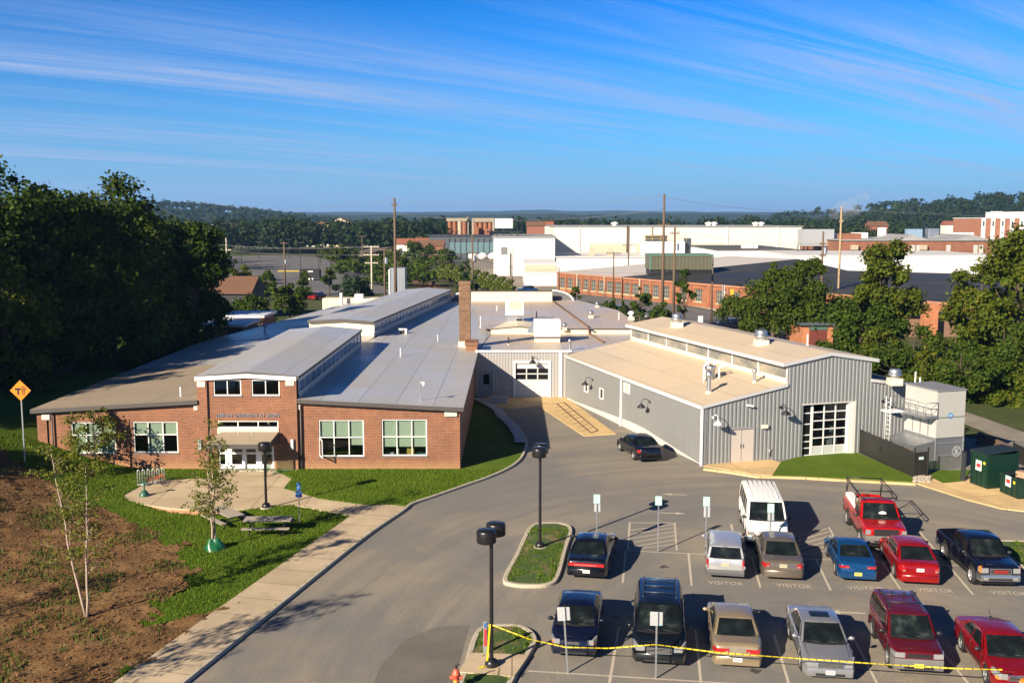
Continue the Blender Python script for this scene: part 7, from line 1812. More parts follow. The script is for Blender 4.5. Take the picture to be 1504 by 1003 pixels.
for x_ in (-.1, .8): q = MB(); q.cyl((x_, -1.2, .38), (x_, -.95, .38), .38, n=12); o = q.build('wheel', M_RUBBER, tr); q = MB(); q.cyl((x_, -1.22, .38), (x_, -1.205, .38), .24, n=10); q.build('rim', M_WW, o)
q = MB(); q.tube([(-2.7, 0, .5), (-4.2, 0, .5)], .08, 5); q.build('drawbar', M_DARKM, tr); q = MB(); q.bx(-.4, .9, -1.115, -1.105, 2.2, 2.5); q.build('sign_plate', M_WW, tr)
p0, p1 = G(408, 399), G(447, 399); q = MB(); q.bx(p0.x, p1.x, p0.y, p0.y + 1.2, 0, .3); tag(q.build('yellow_kerb_island', plain('safety_yellow', (.5, .36, .05), .6)), 'yellow painted kerb island on the far car park', 'kerb island')
# steam and smoke
def puff(name, label, blobs, dens, col):
    m = bpy.data.materials.new(name); m.use_nodes = True; t = m.node_tree; t.nodes.remove(t.nodes['Principled BSDF']); v_ = t.nodes.new('ShaderNodeVolumePrincipled'); v_.inputs['Color'].default_value = (*col, 1)
    tc_ = t.nodes.new('ShaderNodeTexCoord'); no = t.nodes.new('ShaderNodeTexNoise'); no.inputs['Scale'].default_value = .12; no.inputs['Detail'].default_value = 5; t.links.new(tc_.outputs['Object'], no.inputs[0])
    mr = t.nodes.new('ShaderNodeMapRange'); mr.inputs[1].default_value = .40; mr.inputs[2].default_value = .7; mr.inputs[3].default_value = 0; mr.inputs[4].default_value = dens; t.links.new(no.outputs[0], mr.inputs[0]); t.links.new(mr.outputs[0], v_.inputs['Density']); t.links.new(v_.outputs[0], t.nodes['Material Output'].inputs['Volume'])
    bmx = bmesh.new()
    q = MB()
    for c, r_ in blobs: q.sphere(c, r_, 16, 10)
    o = q.build(name, m); tag(o, label, 'steam', None, 'stuff'); return o
xs = xat(1238, 700, 18)
puff('steam', 'white steam plume drifting above the distant trees', [((xs, 700, 22), 7), ((xs + 7, 702, 24), 7), ((xs - 6, 699, 20), 5), ((xs + 13, 703, 29), 6)], .045, (.95, .95, .97))
# ================================================================ painted markings on the lot
M_LINE = plain('line_paint', (.50, .44, .35), .8, var=.22, scale=2.5)
R0 = Vector((D0.y, -D0.x, 0))
def line(p, q, w_=.1, z=.006, nm='painted_line'):
    p, q = Vector(p), Vector(q); d = (q - p); d.z = 0; n_ = Vector((-d.y, d.x, 0)).normalized() * w_ / 2
    m_ = MB(); m_.add([(*(p - n_)[:2], z), (*(q - n_)[:2], z), (*(q + n_)[:2], z), (*(p + n_)[:2], z)], [(0, 1, 2, 3)]); return m_.build(nm, M_LINE, LOT)
base = G(923, 808.8)
def onbase(p): t = (p - base).dot(R0); return base + R0 * t
ends = [(914.7, 855.5), (1015.8, 859.8), (1116.9, 863), (1220, 866.7), (1325, 869), (1429, 872.7)]
for e in ends:
    p = G(*e); line(p, onbase(p))
line(base, base + R0 * 17.5, .09, .0085)
for a_, b_ in (((925, 768), (922, 807)), ((991, 768.5), (994, 808)), ((1074, 769.6), (1081.5, 809)), ((1217.5, 774), (1239, 815)), ((1350.6, 780.8), (1379, 814)), ((922, 767.5), (994, 768))): line(G(*a_), G(*b_), .1, .0085)
def hatch(q4, n):
    P = [G(*p) for p in q4]                         # far left, far right, near right, near left
    for i in range(n): t = (i + .6) / n; a_ = P[0].lerp(P[3], min(1, t + .16)); b_ = P[1].lerp(P[2], max(0, t - .14)); line(a_, b_, .08, .006)
hatch([(926, 769.5), (990, 770), (993, 807), (923, 807)], 6); hatch([(1165, 780), (1216, 776), (1236, 812), (1175, 816)], 6); hatch([(1338, 782), (1349, 782), (1374, 812), (1358, 812)], 5)
fb = G(896, 992); fb0 = G(775, 985)
for a_, b_ in (((909, 920), (893, 1016)), ((1021.7, 925), (1031, 1016)), ((1137, 932), (1163, 1018)), ((1254, 937), (1297, 1020)), ((1370, 940), (1436, 1020))): line(G(*a_), G(*b_))
line(fb0, fb0 + R0 * 18, .09, .0085)
def arrow(px, py, sg, ln_=1.5):
    p = G(px, py); m_ = MB(); d = R0 * sg; n_ = D0
    def pt(a_, b_): v_ = p + d * a_ + n_ * b_; return (v_.x, v_.y, .006)
    m_.add([pt(-ln_ / 2, -.07), pt(ln_ * .1, -.07), pt(ln_ * .1, .07), pt(-ln_ / 2, .07)], [(0, 1, 2, 3)]); m_.add([pt(ln_ * .1, -.22), pt(ln_ / 2, 0), pt(ln_ * .1, .22)], [(0, 1, 2)])
    m_.build('arrow_marking', M_LINE, LOT)
arrow(990, 726, -1, 1.5); arrow(989, 753.5, 1, 1.4); arrow(1240, 899, -1, 1.7)
for i, (px, py) in enumerate([(1066, 858.5), (1167, 862.5), (1272, 866), (1375, 869), (1484, 873)]):
    p = G(px, py); M = Matrix.Translation((p.x, p.y, .006)) @ Matrix.Rotation(atan2(R0.y, R0.x), 4, 'Z')
    text('VISITOR', .62, M_LINE, LOT, M, 0, 'visitor_lettering', width=1.5)
# ================================================================ lamp posts
M_LAMP = plain('lamp_brown_black', (.012, .011, .012), .35, var=.2)
def drumlamp(label, base_p, h_, heads, name='lamp_post', pad=True):
    rt = thing(name, label, 'lamp post', base_p, 0, 'black drum headed lamp posts')
    q = MB(); q.cyl((0, 0, .0), (0, 0, h_ - .1), .075, .065, 10); q.lathe([(.24, 0), (.24, .12), (.2, .22), (.12, .26), (.08, .3)], (0, 0, .0), 16); q.build('post', M_LAMP, rt)
    for dx, dy in heads:
        q = MB(); q.lathe([(.02, 0), (.33, 0), (.345, .03), (.345, .38), (.33, .42), (.31, .44), (.02, .46)], (dx, dy, h_ - .32), 24); o = q.build('lamp_head', M_LAMP, rt)
        q = MB(); q.cyl((dx, dy, h_ - .33), (dx, dy, h_ - .321), .27, n=16); q.build('lens', plain('lens_grey', (.4, .4, .38), .3), o)
        if dx or dy: q = MB(); q.tube([(0, 0, h_ - .14), (dx, dy, h_ - .14)], .045, 6); q.build('arm', M_LAMP, rt)
    if pad: q = MB(); q.cyl((0, 0, -.1), (0, 0, .03), .33, n=16); q.build('footing', M_CONC, rt)
    return rt
p = G(793, 803, .15); drumlamp('double headed black lamp post on the planted island', p, 4.9, [(-.06, -.42), (.06, .42)])
p = G(722, 977, .165); LPB = drumlamp('double headed black lamp post on the crossing slab, taped with yellow tape', p, 5.0, [(-.16, -.42), (.16, .42)], pad=False)
p = G(391, 745, .1); drumlamp('single headed black lamp post beside the entrance plaza', p, 3.55, [(0, 0)])
# ================================================================ signs
M_SGREEN = plain('sign_green', (.05, .26, .20), .5); M_SIGNB = plain('sign_back', (.45, .46, .47), .45, .3); M_SBLUE = plain('sign_blue', (.04, .14, .42), .4)
M_SWHITE = plain('sign_white', (.50, .66, .62), .5, var=.04)
def person_symbol(mat, parent, M, s=1.0):
    q = MB(); c = .0
    def ring(cx_, cz, r_, w_, a0, a1, n=14):
        for i in range(n):
            t0, t1 = lerp(a0, a1, i / n), lerp(a0, a1, (i + 1) / n)
            q.quad((cx_ + cos(t0) * r_, 0, cz + sin(t0) * r_), (cx_ + cos(t1) * r_, 0, cz + sin(t1) * r_), (cx_ + cos(t1) * (r_ + w_), 0, cz + sin(t1) * (r_ + w_)), (cx_ + cos(t0) * (r_ + w_), 0, cz + sin(t0) * (r_ + w_)))
    ring(0, -.015, .045, .014, radians(140), radians(390)); ring(-.015, .10, 0, .018, 0, 2 * pi)
    q.quad((-.025, 0, .02), (-.005, 0, .02), (-.005, 0, .08), (-.025, 0, .08)); q.quad((-.02, 0, .015), (.04, 0, .015), (.04, 0, .03), (-.02, 0, .03)); q.quad((.03, 0, .02), (.045, 0, .02), (.07, 0, -.04), (.055, 0, -.04))
    q.v = [(x * s, y, z * s) for x, y, z in q.v]; q.xf(M); return q.build('symbol', mat, parent)
RZR = atan2(R0.y, R0.x)
def signpost(label, base_p, h_, fronts, backs, lean=0.0, rz=RZR, name='parking_sign'):
    rt = thing(name, label, 'sign', base_p, rz, 'reserved parking signs'); rt.rotation_euler = (0, lean, rz)
    q = MB(); q.bx(-.03, .03, -.022, .022, -.2, h_); q.build('post', M_GALV, rt)
    for i, (z1, hh) in enumerate(fronts):
        q = MB(); q.bev(-.16, .16, -.042, -.026, z1 - hh, z1, .012); o = q.build('sign_panel', M_SWHITE, rt)
        q = MB()
        for a_, b_, c, d_ in ((-.145, .145, .012, .024), (-.145, .145, hh - .024, hh - .012), (-.145, -.133, .024, hh - .024), (.133, .145, .024, hh - .024)): q.bx(a_, b_, -.046, -.0425, z1 - hh + c, z1 - hh + d_)
        q.build('border', M_SGREEN, o)
        I4 = Matrix.Translation((0, -.0435, 0)) @ Matrix.Rotation(pi / 2, 4, 'X')
        text('RESERVED', .085, M_SGREEN, o, Matrix.Translation((0, 0, z1 - .10)) @ I4, .001, width=.25); text('PARKING', .08, M_SGREEN, o, Matrix.Translation((0, 0, z1 - .185)) @ I4, .001, width=.22)
        person_symbol(M_SGREEN, o, Matrix.Translation((0, -.0445, z1 - hh + .13)), 1.25)
    for z1, hh, dx in backs:
        q = MB(); q.bev(-.15 + dx, .15 + dx, .026, .042, z1 - hh, z1, .012); q.build('rear_panel', M_SIGNB, rt)
    return rt
signpost('reserved parking sign behind the sporty black coupe', G(876, 808), 2.75, [(2.8, .45)], [(2.34, .42, .02)])
signpost('single panel reserved sign standing in the hatched bay', G(966, 811), 2.75, [(2.8, .45)], [])
signpost('reserved parking sign behind the silver estate wagon', G(1036, 812), 2.75, [(2.8, .47)], [(2.3, .52, .03)])
signpost('reserved parking sign in front of the white van', G(1130, 815), 2.5, [(2.55, .45)], [(2.08, .38, .02)])
for lab, px, py, ln_ in (('leaning grey sign seen from behind in front of the navy sedan', 834, 988, radians(-4)), ('upright grey sign seen from behind in front of the black minivan', 963, 996, 0)):
    rt = signpost(lab, G(px, py), 2.35, [], [], ln_)
    for dx, dy, z1, hh in ((-.09, -.045, 2.45, .50), (.07, .03, 2.42, .48)):
        q = MB(); q.bev(-.14 + dx, .14 + dx, dy - .008, dy + .008, z1 - hh, z1, .01); q.build('rear_panel', M_SIGNB, rt)
    if px > 900: q = MB(); q.bx(.02, .14, .02, .021, 1.93, 2.0); q.build('sticker', plain('sticker_cyan', (.2, .5, .55)), rt)
p = G(440, 768, .1); rt = thing('blue_sign', 'blue accessible parking sign on a thin post in the lawn', 'sign', p); q = MB(); q.cyl((0, 0, -.2), (0, 0, 2.15), .028, n=8); q.build('post', M_GALV, rt)
for z1, hh, w_ in ((2.2, .42, .1), (1.72, .32, .17)):
    q = MB(); q.bev(-w_, w_, -.045, -.03, z1 - hh, z1, .01); o = q.build('sign_panel', M_SBLUE, rt); person_symbol(M_SWHITE, o, Matrix.Translation((0, -.0465, z1 - hh / 2 - .02)), .9)
# yellow diamond: side road beside a railway crossing
yb = Vector((xat(34.5, 60, 3), 60.0, 0)); yb.z = hgt(yb.x, yb.y); rt = thing('warning_sign', 'orange yellow diamond warning sign showing a junction beside railway tracks', 'sign', yb)
zt_, zb_ = zat(558, 60) - yb.z, zat(588.5, 60) - yb.z; zc_ = (zt_ + zb_) / 2; hd_ = (zt_ - zb_) / 2
q = MB(); q.bx(-.035, .035, -.02, .02, -.3, zc_ + hd_ * .7); q.build('post', M_GALV, rt)
q = MB(); dm = [(-hd_, 0), (0, -hd_), (hd_, 0), (0, hd_)]; q.add([(x, -.05, zc_ + z) for x, z in dm] + [(x, -.03, zc_ + z) for x, z in dm], [(0, 1, 2, 3), (7, 6, 5, 4)] + [(i, 4 + i, 4 + (i + 1) % 4, (i + 1) % 4) for i in range(4)]); o = q.build('sign_panel', plain('sign_orange', (.72, .22, .006), .45, var=.03), rt)
q = MB(); k = hd_
for a_, b_, c, d_ in ((-.52, .08, .04, .24), (-.30, -.12, -.42, .0401), (.18, .22, -.42, .4), (.34, .38, -.42, .4), (.46, .56, .04, .24)): q.bx(a_ * k, b_ * k, -.056, -.051, zc_ + c * k, zc_ + d_ * k)
for i in range(8): q.bx(.12 * k, .44 * k, -.0575, -.0565, zc_ + (-.4 + .11 * i) * k, zc_ + (-.36 + .11 * i) * k)
q.build('junction_symbol', M_BLACK, o)
# ================================================================ caution tape, barrel, hydrant, marker
tp = [Yp(722, 917, LPB.location.y - .05), Yp(777, 938, LPB.location.y - .35), Yp(831, 950, G(834, 988).y - .06), Yp(893, 951.5, 34.3), Yp(963, 946, G(963, 996).y - .06), Yp(1055, 958, 33.9), Yp(1180, 967, 33.4), Yp(1290, 974.5, 32.9), Yp(1400, 981, 32.4), Yp(1472, 983, 32.0)]
tpp = []
for i in range(len(tp) - 1):
    for k in range(6): t = k / 6; tpp.append(tp[i].lerp(tp[i + 1], t))
tpp.append(tp[-1])
q = MB(); vs = []
for i, p in enumerate(tpp): a = .5 * sin(i * .7); vs += [(p.x, p.y - .022 * sin(a), p.z - .024 * cos(a)), (p.x, p.y + .022 * sin(a), p.z + .024 * cos(a))]
q.add(vs, [(2 * i, 2 * i + 2, 2 * i + 3, 2 * i + 1) for i in range(len(tpp) - 1)])
a_ = LPB.location; q.quad((a_.x - .2, a_.y - .1, a_.z + .1), (a_.x - .13, a_.y - .1, a_.z + .1), (a_.x - .02, a_.y - .09, 1.75), (a_.x - .09, a_.y - .09, 1.75)); q.quad((a_.x - .45, a_.y - .3, a_.z + .02), (a_.x - .1, a_.y - .12, a_.z + .02), (a_.x - .1, a_.y - .06, a_.z + .06), (a_.x - .45, a_.y - .22, a_.z + .06))
m, nt, b = newmat('caution_tape'); v = coords(nt); wv = nt.nodes.new('ShaderNodeTexWave'); wv.bands_direction = 'X'; wv.inputs['Scale'].default_value = 1.3; L(nt, v, wv.inputs['Vector'])
L(nt, ramp(nt, wv.outputs['Fac'], [(.0, (.04, .035, .01)), (.10, (.58, .46, .02))]), b.inputs['Base Color']); b.inputs['Roughness'].default_value = .35
tag(q.build('caution_tape', m), 'yellow caution tape strung from the lamp post past two signs to the barrel', 'tape')
p = G(1484, 1019); rt = thing('traffic_barrel', 'orange traffic barrel with white bands in front of the bright red sedan', 'barrel', (p.x, 31.95, 0))
M_OR = plain('barrel_orange', (.80, .20, .015), .45, var=.08); M_RW = plain('reflective_white', (.8, .78, .72), .35)
q = MB(); q.lathe([(.29, .02), (.29, .25), (.275, .27), (.275, .5), (.26, .52), (.26, .75), (.245, .77), (.245, .92), (.2, 1.0), (.02, 1.02)], (0, 0, 0), 20); q.tube([(-.12, 0, 1.0), (-.1, 0, 1.1), (.1, 0, 1.1), (.12, 0, 1.0)], .02, 6); q.build('drum', M_OR, rt)
for z0, r_ in ((.30, .281), (.58, .266), (.79, .251)): q = MB(); q.lathe([(r_, z0), (r_ - .004, z0 + .13)], (0, 0, 0), 20); q.build('band', M_RW, rt)
q = MB(); q.lathe([(.02, .04), (.4, .04), (.4, 0)], (0, 0, 0), 16); q.build('rubber_base', M_RUBBER, rt)
q = MB(); q.tube([(.08, 0, 1.08), (.2, -.02, 1.22)], .02, 5); q.build('tape_tail', MC.get('caution_tape') or m, rt)
p = G(671, 1003, .14); p.y -= .4; rt = thing('fire_hydrant', 'salmon red fire hydrant with dark cap at the lower end of the kerbed island', 'hydrant', (p.x + .0, p.y, .12)); M_HY = plain('hydrant_red', (.55, .10, .05), .45)
q = MB(); q.lathe([(.16, 0), (.16, .05), (.11, .07), (.11, .5), (.15, .52), (.15, .56), (.12, .6), (.10, .68), (.05, .73), (.02, .74)], (0, 0, 0), 18)
q.cyl((-.22, 0, .42), (.22, 0, .42), .065, n=12); q.cyl((0, -.22, .38), (0, 0, .38), .085, n=12); q.build('barrel_body', M_HY, rt)
q = MB(); q.cyl((0, 0, .72), (0, 0, .86), .045, .03, 6); q.tube([(0, 0, .82), (.08, 0, .9), (.12, 0, .86)], .02, 5); q.build('stem_cap', M_BLACK, rt); q = MB(); q.cyl((-.02, -.225, .38), (-.02, -.26, .38), .06, n=6); q.build('outlet_cap', plain('cap_yellow', (.6, .4, .04)), rt)
p = G(713, 959, .15); rt = thing('marker_post', 'grey utility marker post with red stripe and blue top beside the taped lamp post', 'post', p)
q = MB(); q.bev(-.08, .08, -.04, .04, -.1, 1.22, .02); q.build('post_body', plain('marker_grey', (.22, .23, .22), .5), rt)
for z0, z1, mt in ((.3, .95, plain('marker_red', (.45, .03, .04))), (1.0, 1.18, plain('marker_blue', (.05, .12, .35)))): q = MB(); q.bx(-.05, .05, -.046, -.041, z0, z1); q.build('stripe', mt, rt)
# ================================================================ plaza furniture
M_GREYW = plain('weathered_wood', (.34, .29, .24), .85, var=.2, scale=4)
def picnic(label, loc, rz):
    rt = thing('picnic_table', label, 'picnic table', loc, rz, 'weathered picnic tables')
    for k in range(5): q = MB(); y = -.36 + .18 * k; q.bx(-1.2, 1.2, y - .08, y + .08, .70, .74); q.v = [(x, y_, z) for x, y_, z in q.v]; (tops.merge(q) if k else None); tops = q if k == 0 else tops
    tops.build('table_top', M_GREYW, rt)
    for sy in (-.75, .75):
        q = MB(); q.bx(-1.2, 1.2, sy - .14, sy - .01, .41, .45); q.bx(-1.2, 1.2, sy + .01, sy + .14, .41, .45); q.build('bench', M_GREYW, rt)
    for sx_ in (-.85, .85):
        q = MB()
        for sg in (-1, 1): q.tube([(sx_, sg * .68, 0), (sx_, sg * .22, .70)], .04, 5)
        q.tube([(sx_, -.85, .38), (sx_, .85, .38)], .035, 5); q.build('leg_frame', M_DARKM, rt)
    return rt
p = G(391, 786, .1); p.z = hgt(p.x, p.y); picnic('weathered picnic table lying straight across the lawn', p + Vector((0, .5, 0)), radians(2))
p = G(332, 768, .1); p.z = hgt(p.x, p.y); picnic('weathered picnic table turned at an angle behind the birch', p + Vector((-.1, .5, 0)), radians(-48))
p = G(214, 712, PZ); rk = thing('bike_rack', 'silver hooped bike rack on the plaza corner', 'bike rack', p, radians(20))
for i in range(6): q = MB(); y = .28 * i - .4; q.tube([(y - .05, 0, 0), (y - .05, 0, .85), (y - .02, 0, .95), (y + .05, 0, .95), (y + .08, 0, .85), (y + .08, 0, 0)], .025, 6); q.build('hoop', plain('rack_silver', (.5, .55, .56), .35, .4), rk)
q = MB(); q.tube([(-.5, 0, .04), (1.2, 0, .04)], .03, 6); q.build('rail', M_GALV, rk)
def bike(label, loc, rz, col):
    rt = thing('bicycle', label, 'bicycle', loc, rz, 'bicycles in the rack')
    q = MB(); q.tube([(-.1, 0, .3), (.05, 0, .62)], .02, 6); q.tube([(-.1, 0, .3), (.42, 0, .72), (.40, 0, .82)], .02, 6); q.tube([(.05, 0, .62), (.42, 0, .70)], .02, 6); q.tube([(-.1, 0, .3), (-.52, 0, .34), (.03, 0, .6)], .016, 6); q.tube([(.42, 0, .72), (.54, 0, .34)], .018, 6); q.build('frame', col, rt)
    for x in (-.52, .54):
        q = MB(); q.lathe([(.31, -.02), (.335, 0), (.31, .02), (.295, 0), (.31, -.02)], (x, 0, .335), 22, 0, 'Y'); 
        for k in range(8): a = k * pi / 8; q.tube([(x - .3 * cos(a), 0, .335 - .3 * sin(a)), (x + .3 * cos(a), 0, .335 + .3 * sin(a))], .004, 3)
        q.build('wheel', M_RUBBER, rt)
    q = MB(); q.sphere((0, 0, 0), .09, 8, 6, 0, .4); q.v = [(x * 1.5, y, z) for x, y, z in q.v]; q.xf(Matrix.Translation((0, 0, .7))); q.tube([(.03, 0, .6), (0, 0, .68)], .014, 5); q.build('saddle', M_BLACK, rt)
    q = MB(); q.tube([(.36, -.26, .86), (.40, -.1, .83), (.40, .1, .83), (.36, .26, .86)], .015, 6); q.build('handlebar', M_BLACK, rt)
    q = MB(); q.cyl((-.1, -.02, .3), (-.1, .02, .3), .09, n=12); q.tube([(-.1, .05, .3), (-.02, .06, .18), (-.02, .12, .18)], .012, 4); q.tube([(-.1, -.05, .3), (-.18, -.06, .42), (-.18, -.12, .42)], .012, 4); q.build('crank', M_GALV, rt)
RED_B = plain('bike_red', (.5, .06, .03), .35)
bike('red bicycle parked nearest the plaza side of the rack', p + Vector((.75, -.25, 0)), radians(-6), RED_B)
bike('orange red bicycle behind the hoops of the rack', p + Vector((.25, .25, 0)), radians(60), plain('bike_orange', (.55, .14, .03), .35))
pb = G(212, 728, PZ); rt = thing('green_base', 'small green cone shaped umbrella base on the plaza edge', 'umbrella base', pb); q = MB(); q.lathe([(.3, 0), (.3, .06), (.14, .3), (.05, .36), (.05, .75), (.02, .76)], (0, 0, 0), 16); q.build('cone', plain('dark_green', (.02, .09, .055), .45), rt); q = MB(); q.bev(-.22, .22, -.08, .1, .76, .84, .02); q.build('cap', plain('dark_green', (.02, .09, .055), .45), rt)
# watering bag round the birch
bp = BIR2.location; q = MB()
def bag(u, v):
    a = 2 * pi * u; r_ = .42 - .26 * v + .06 * sin(a * 3 + v * 3); return (cos(a) * r_ * 1.25, sin(a) * r_, .55 * v + .03 * sin(a * 5))
q.grid(bag, 28, 8); tag(q.build('watering_bag', plain('bag_green', (.012, .11, .045), .35, var=.2, scale=5), None, (bp.x, bp.y, bp.z)), 'dark green watering bag wrapped round the birch stems', 'watering bag')
# ================================================================ plant beside the metal hall
DC = G(1372, 692); dc = thing('dust_collector', 'tall cream dust collector on a galvanised base with railed platform', 'dust collector', DC, GRZ)
ptop = zat(575, DC.y * 1.0); M_DCW = plain('collector_cream', (.40, .395, .37), .5, var=.06, scale=.6)
q = MB(); q.bx(0, 2.15, 0, 3.1, 2.15, ptop); q.build('filter_housing', M_DCW, dc)
q = MB(); q.bx(-.03, 2.18, -.03, 3.13, ptop - 1.72, ptop - 1.66); q.build('joint_band', plain('band_grey', (.2, .2, .2)), dc)
q = MB(); q.bx(-.06, 2.2, -.06, 3.16, ptop, ptop + .08); q.build('top_plate', plain('top_grey', (.2, .2, .21), .6), dc)
q = MB(); q.bx(0.02, 2.13, .02, 3.05, 0, 2.149); q.build('fan_base', M_GALV, dc)
q = MB()
for x, z in ((0, 0), (2.13, 0)): q.bx(x - .02, x + .04, -.03, .03, 0, 2.2)
for z in (.95, 1.75, 2.12): q.bx(0, 2.15, -.035, .019, z, z + .05)
q.build('frame_angle', plain('angle_grey', (.3, .31, .32), .4, .5), dc)
q = MB(); q.add([(-1.55, .0, 0), (0, 0, 0), (0, 3.0, 0), (-1.55, 3.0, 0), (-1.55, .0, 1.75), (0, 0, 2.0), (0, 3.0, 2.0), (-1.55, 3.0, 1.75)], [(0, 1, 5, 4), (3, 0, 4, 7), (4, 5, 6, 7), (2, 3, 7, 6)]); q.build('airlock_room', M_GALV, dc)
for x in (-1.45,):
    for y0, y1 in ((.35, .7), (1.5, 1.95)): q = MB(); q.bx(-1.58, -1.551, y0, y1, .3, 1.5); q.build('dark_opening', plain('opening_tan', (.12, .09, .06)), dc)
q = MB(); q.bx(-.95, -.01, -.1, 3.0, 3.45, 3.62); q.build('platform', M_GALV, dc)
q = MB()
for z in (4.05, 4.45): q.tube([(-.92, 3.0, z), (-.92, -.06, z), (-.02, -.06, z)], .028, 5)
for y in (-.06, .7, 1.45, 2.2, 2.95): q.tube([(-.92, y, 3.62), (-.92, y, 4.45)], .028, 5)
q.tube([(-.02, -.06, 3.62), (-.02, -.06, 4.45)], .028, 5); q.build('railing', plain('rail_grey', (.25, .26, .26), .5, .3), dc)
for y in (.75, 1.5, 2.25): q = MB(); q.bx(-.03, .0, y - .04, y + .04, 2.2, 3.44); q.build('door_seam', plain('band_grey', (.2, .2, .2)), dc)
q = MB()
for y in (2.3, 2.75): q.tube([(-1.75, y, 1.6), (-1.75, y, 4.5)], .03, 5)
for i in range(9): q.tube([(-1.75, 2.3, 1.75 + .3 * i), (-1.75, 2.75, 1.75 + .3 * i)], .02, 4)
q.bev(-1.95, -.9, 2.1, 3.0, 3.5, 3.6, .03); q.build('ladder', M_WHITE, dc)
q = MB(); q.cyl((1.05, -.012, 3.55), (1.05, -.002, 3.55), .2, n=18); o = q.build('logo_patch', plain('logo_blue', (.06, .22, .55), .5), dc); q = MB(); q.box((1.0, -.014, 3.55), (.16, .004, .06), M=Matrix.Rotation(radians(40), 3, 'Y')); q.box((1.1, -.0145, 3.6), (.22, .004, .05), M=Matrix.Rotation(radians(-50), 3, 'Y')); q.build('logo_stroke', M_SWHITE, o)
q = MB()
for i in range(20): t0, t1 = 2 * pi * i / 20, 2 * pi * (i + 1) / 20; q.quad((1.62 + .3 * cos(t0), -.04, 1.2 + .3 * sin(t0)), (1.62 + .3 * cos(t1), -.04, 1.2 + .3 * sin(t1)), (1.62 + .34 * cos(t1), -.04, 1.2 + .34 * sin(t1)), (1.62 + .34 * cos(t0), -.04, 1.2 + .34 * sin(t0)))
for a in (40, 130, 80): q.box((1.62, -.042, 1.2), (.6, .004, .04), M=Matrix.Rotation(radians(a), 3, 'Y'))
q.build('fan_guard', plain('guard_white', (.5, .52, .53)), dc)
f0, f1 = G(1259, 664), G(1341, 702); fd = (f1 - f0); fln = fd.length; fn_ = thing('privacy_fence', 'dark slatted privacy fence beside the grass verge', 'fence', f0, atan2(fd.y, fd.x))
m, nt, b = newmat('fence_slats'); v, ob, s = wallvec(nt); wv = nt.nodes.new('ShaderNodeTexWave'); wv.bands_direction = 'DIAGONAL'; wv.inputs['Scale'].default_value = 3.5; L(nt, v, wv.inputs['Vector']); L(nt, ramp(nt, wv.outputs['Fac'], [(.3, (.006, .006, .006)), (.7, (.03, .028, .026))]), b.inputs['Base Color']); b.inputs['Roughness'].default_value = .5
q = MB(); q.bx(0, fln, -.02, .02, .05, 1.62); q.build('slat_panel', m, fn_)
for i in range(6): x = fln * i / 5; q = MB(); q.cyl((x, .05, 0), (x, .05, 1.72), .035, n=8); q.build('fence_post', M_BLACK, fn_)
q = MB(); q.tube([(0, 0, 1.66), (fln, 0, 1.66)], .025, 6); q.bx(fln * .42, fln * .46, -.03, -.021, .75, 1.1); q.build('top_rail', M_BLACK, fn_)
f2 = G(1352, 703); gd2 = f2 - f1; q = MB(); gt = thing('fence_gate', 'short dark gate closing the end of the privacy fence', 'gate', f1, GRZ); q.bx(.1, 1.0, -.02, .02, .05, 1.62); q.build('gate_panel', m, gt)
for x in (.05, 1.05): q = MB(); q.cyl((x, 0, 0), (x, 0, 1.9), .05, n=8); q.build('gate_post', M_BLACK, gt)
q = MB(); q.bx(.35, .7, -.028, -.021, 1.15, 1.32); q.build('notice', M_SWHITE, gt)
rc_ = MB(); rr = random.Random(8)
for i in range(120):
    p = G(rr.uniform(1342, 1366), rr.uniform(699, 707), .08); s = rr.uniform(.06, .16); rc_.sphere((p.x, p.y, .08), s, 6, 4, 0, .6)
tag(rc_.build('river_stones', plain('stone_pale', (.36, .31, .25), .85, var=.25)), 'pale river stones heaped at the end of the privacy fence', 'stones', None, 'stuff')
p = G(1414, 707); rt = thing('bollard', 'dark steel bollard between the dust collector and the dumpsters', 'bollard', p); q = MB(); q.bev(-.11, .11, -.11, .11, -.1, 1.85, .02); q.build('bollard_post', plain('bollard_dark', (.03, .035, .04), .45), rt); q = MB(); q.bx(-.12, .12, -.12, .12, 1.851, 1.9); q.build('bollard_cap', M_BLACK, rt)
M_DUMP = plain('dumpster_green', (.005, .028, .017), .45, var=.2, scale=2); M_DUMPL = plain('dumpster_lid', (.012, .02, .018), .5)
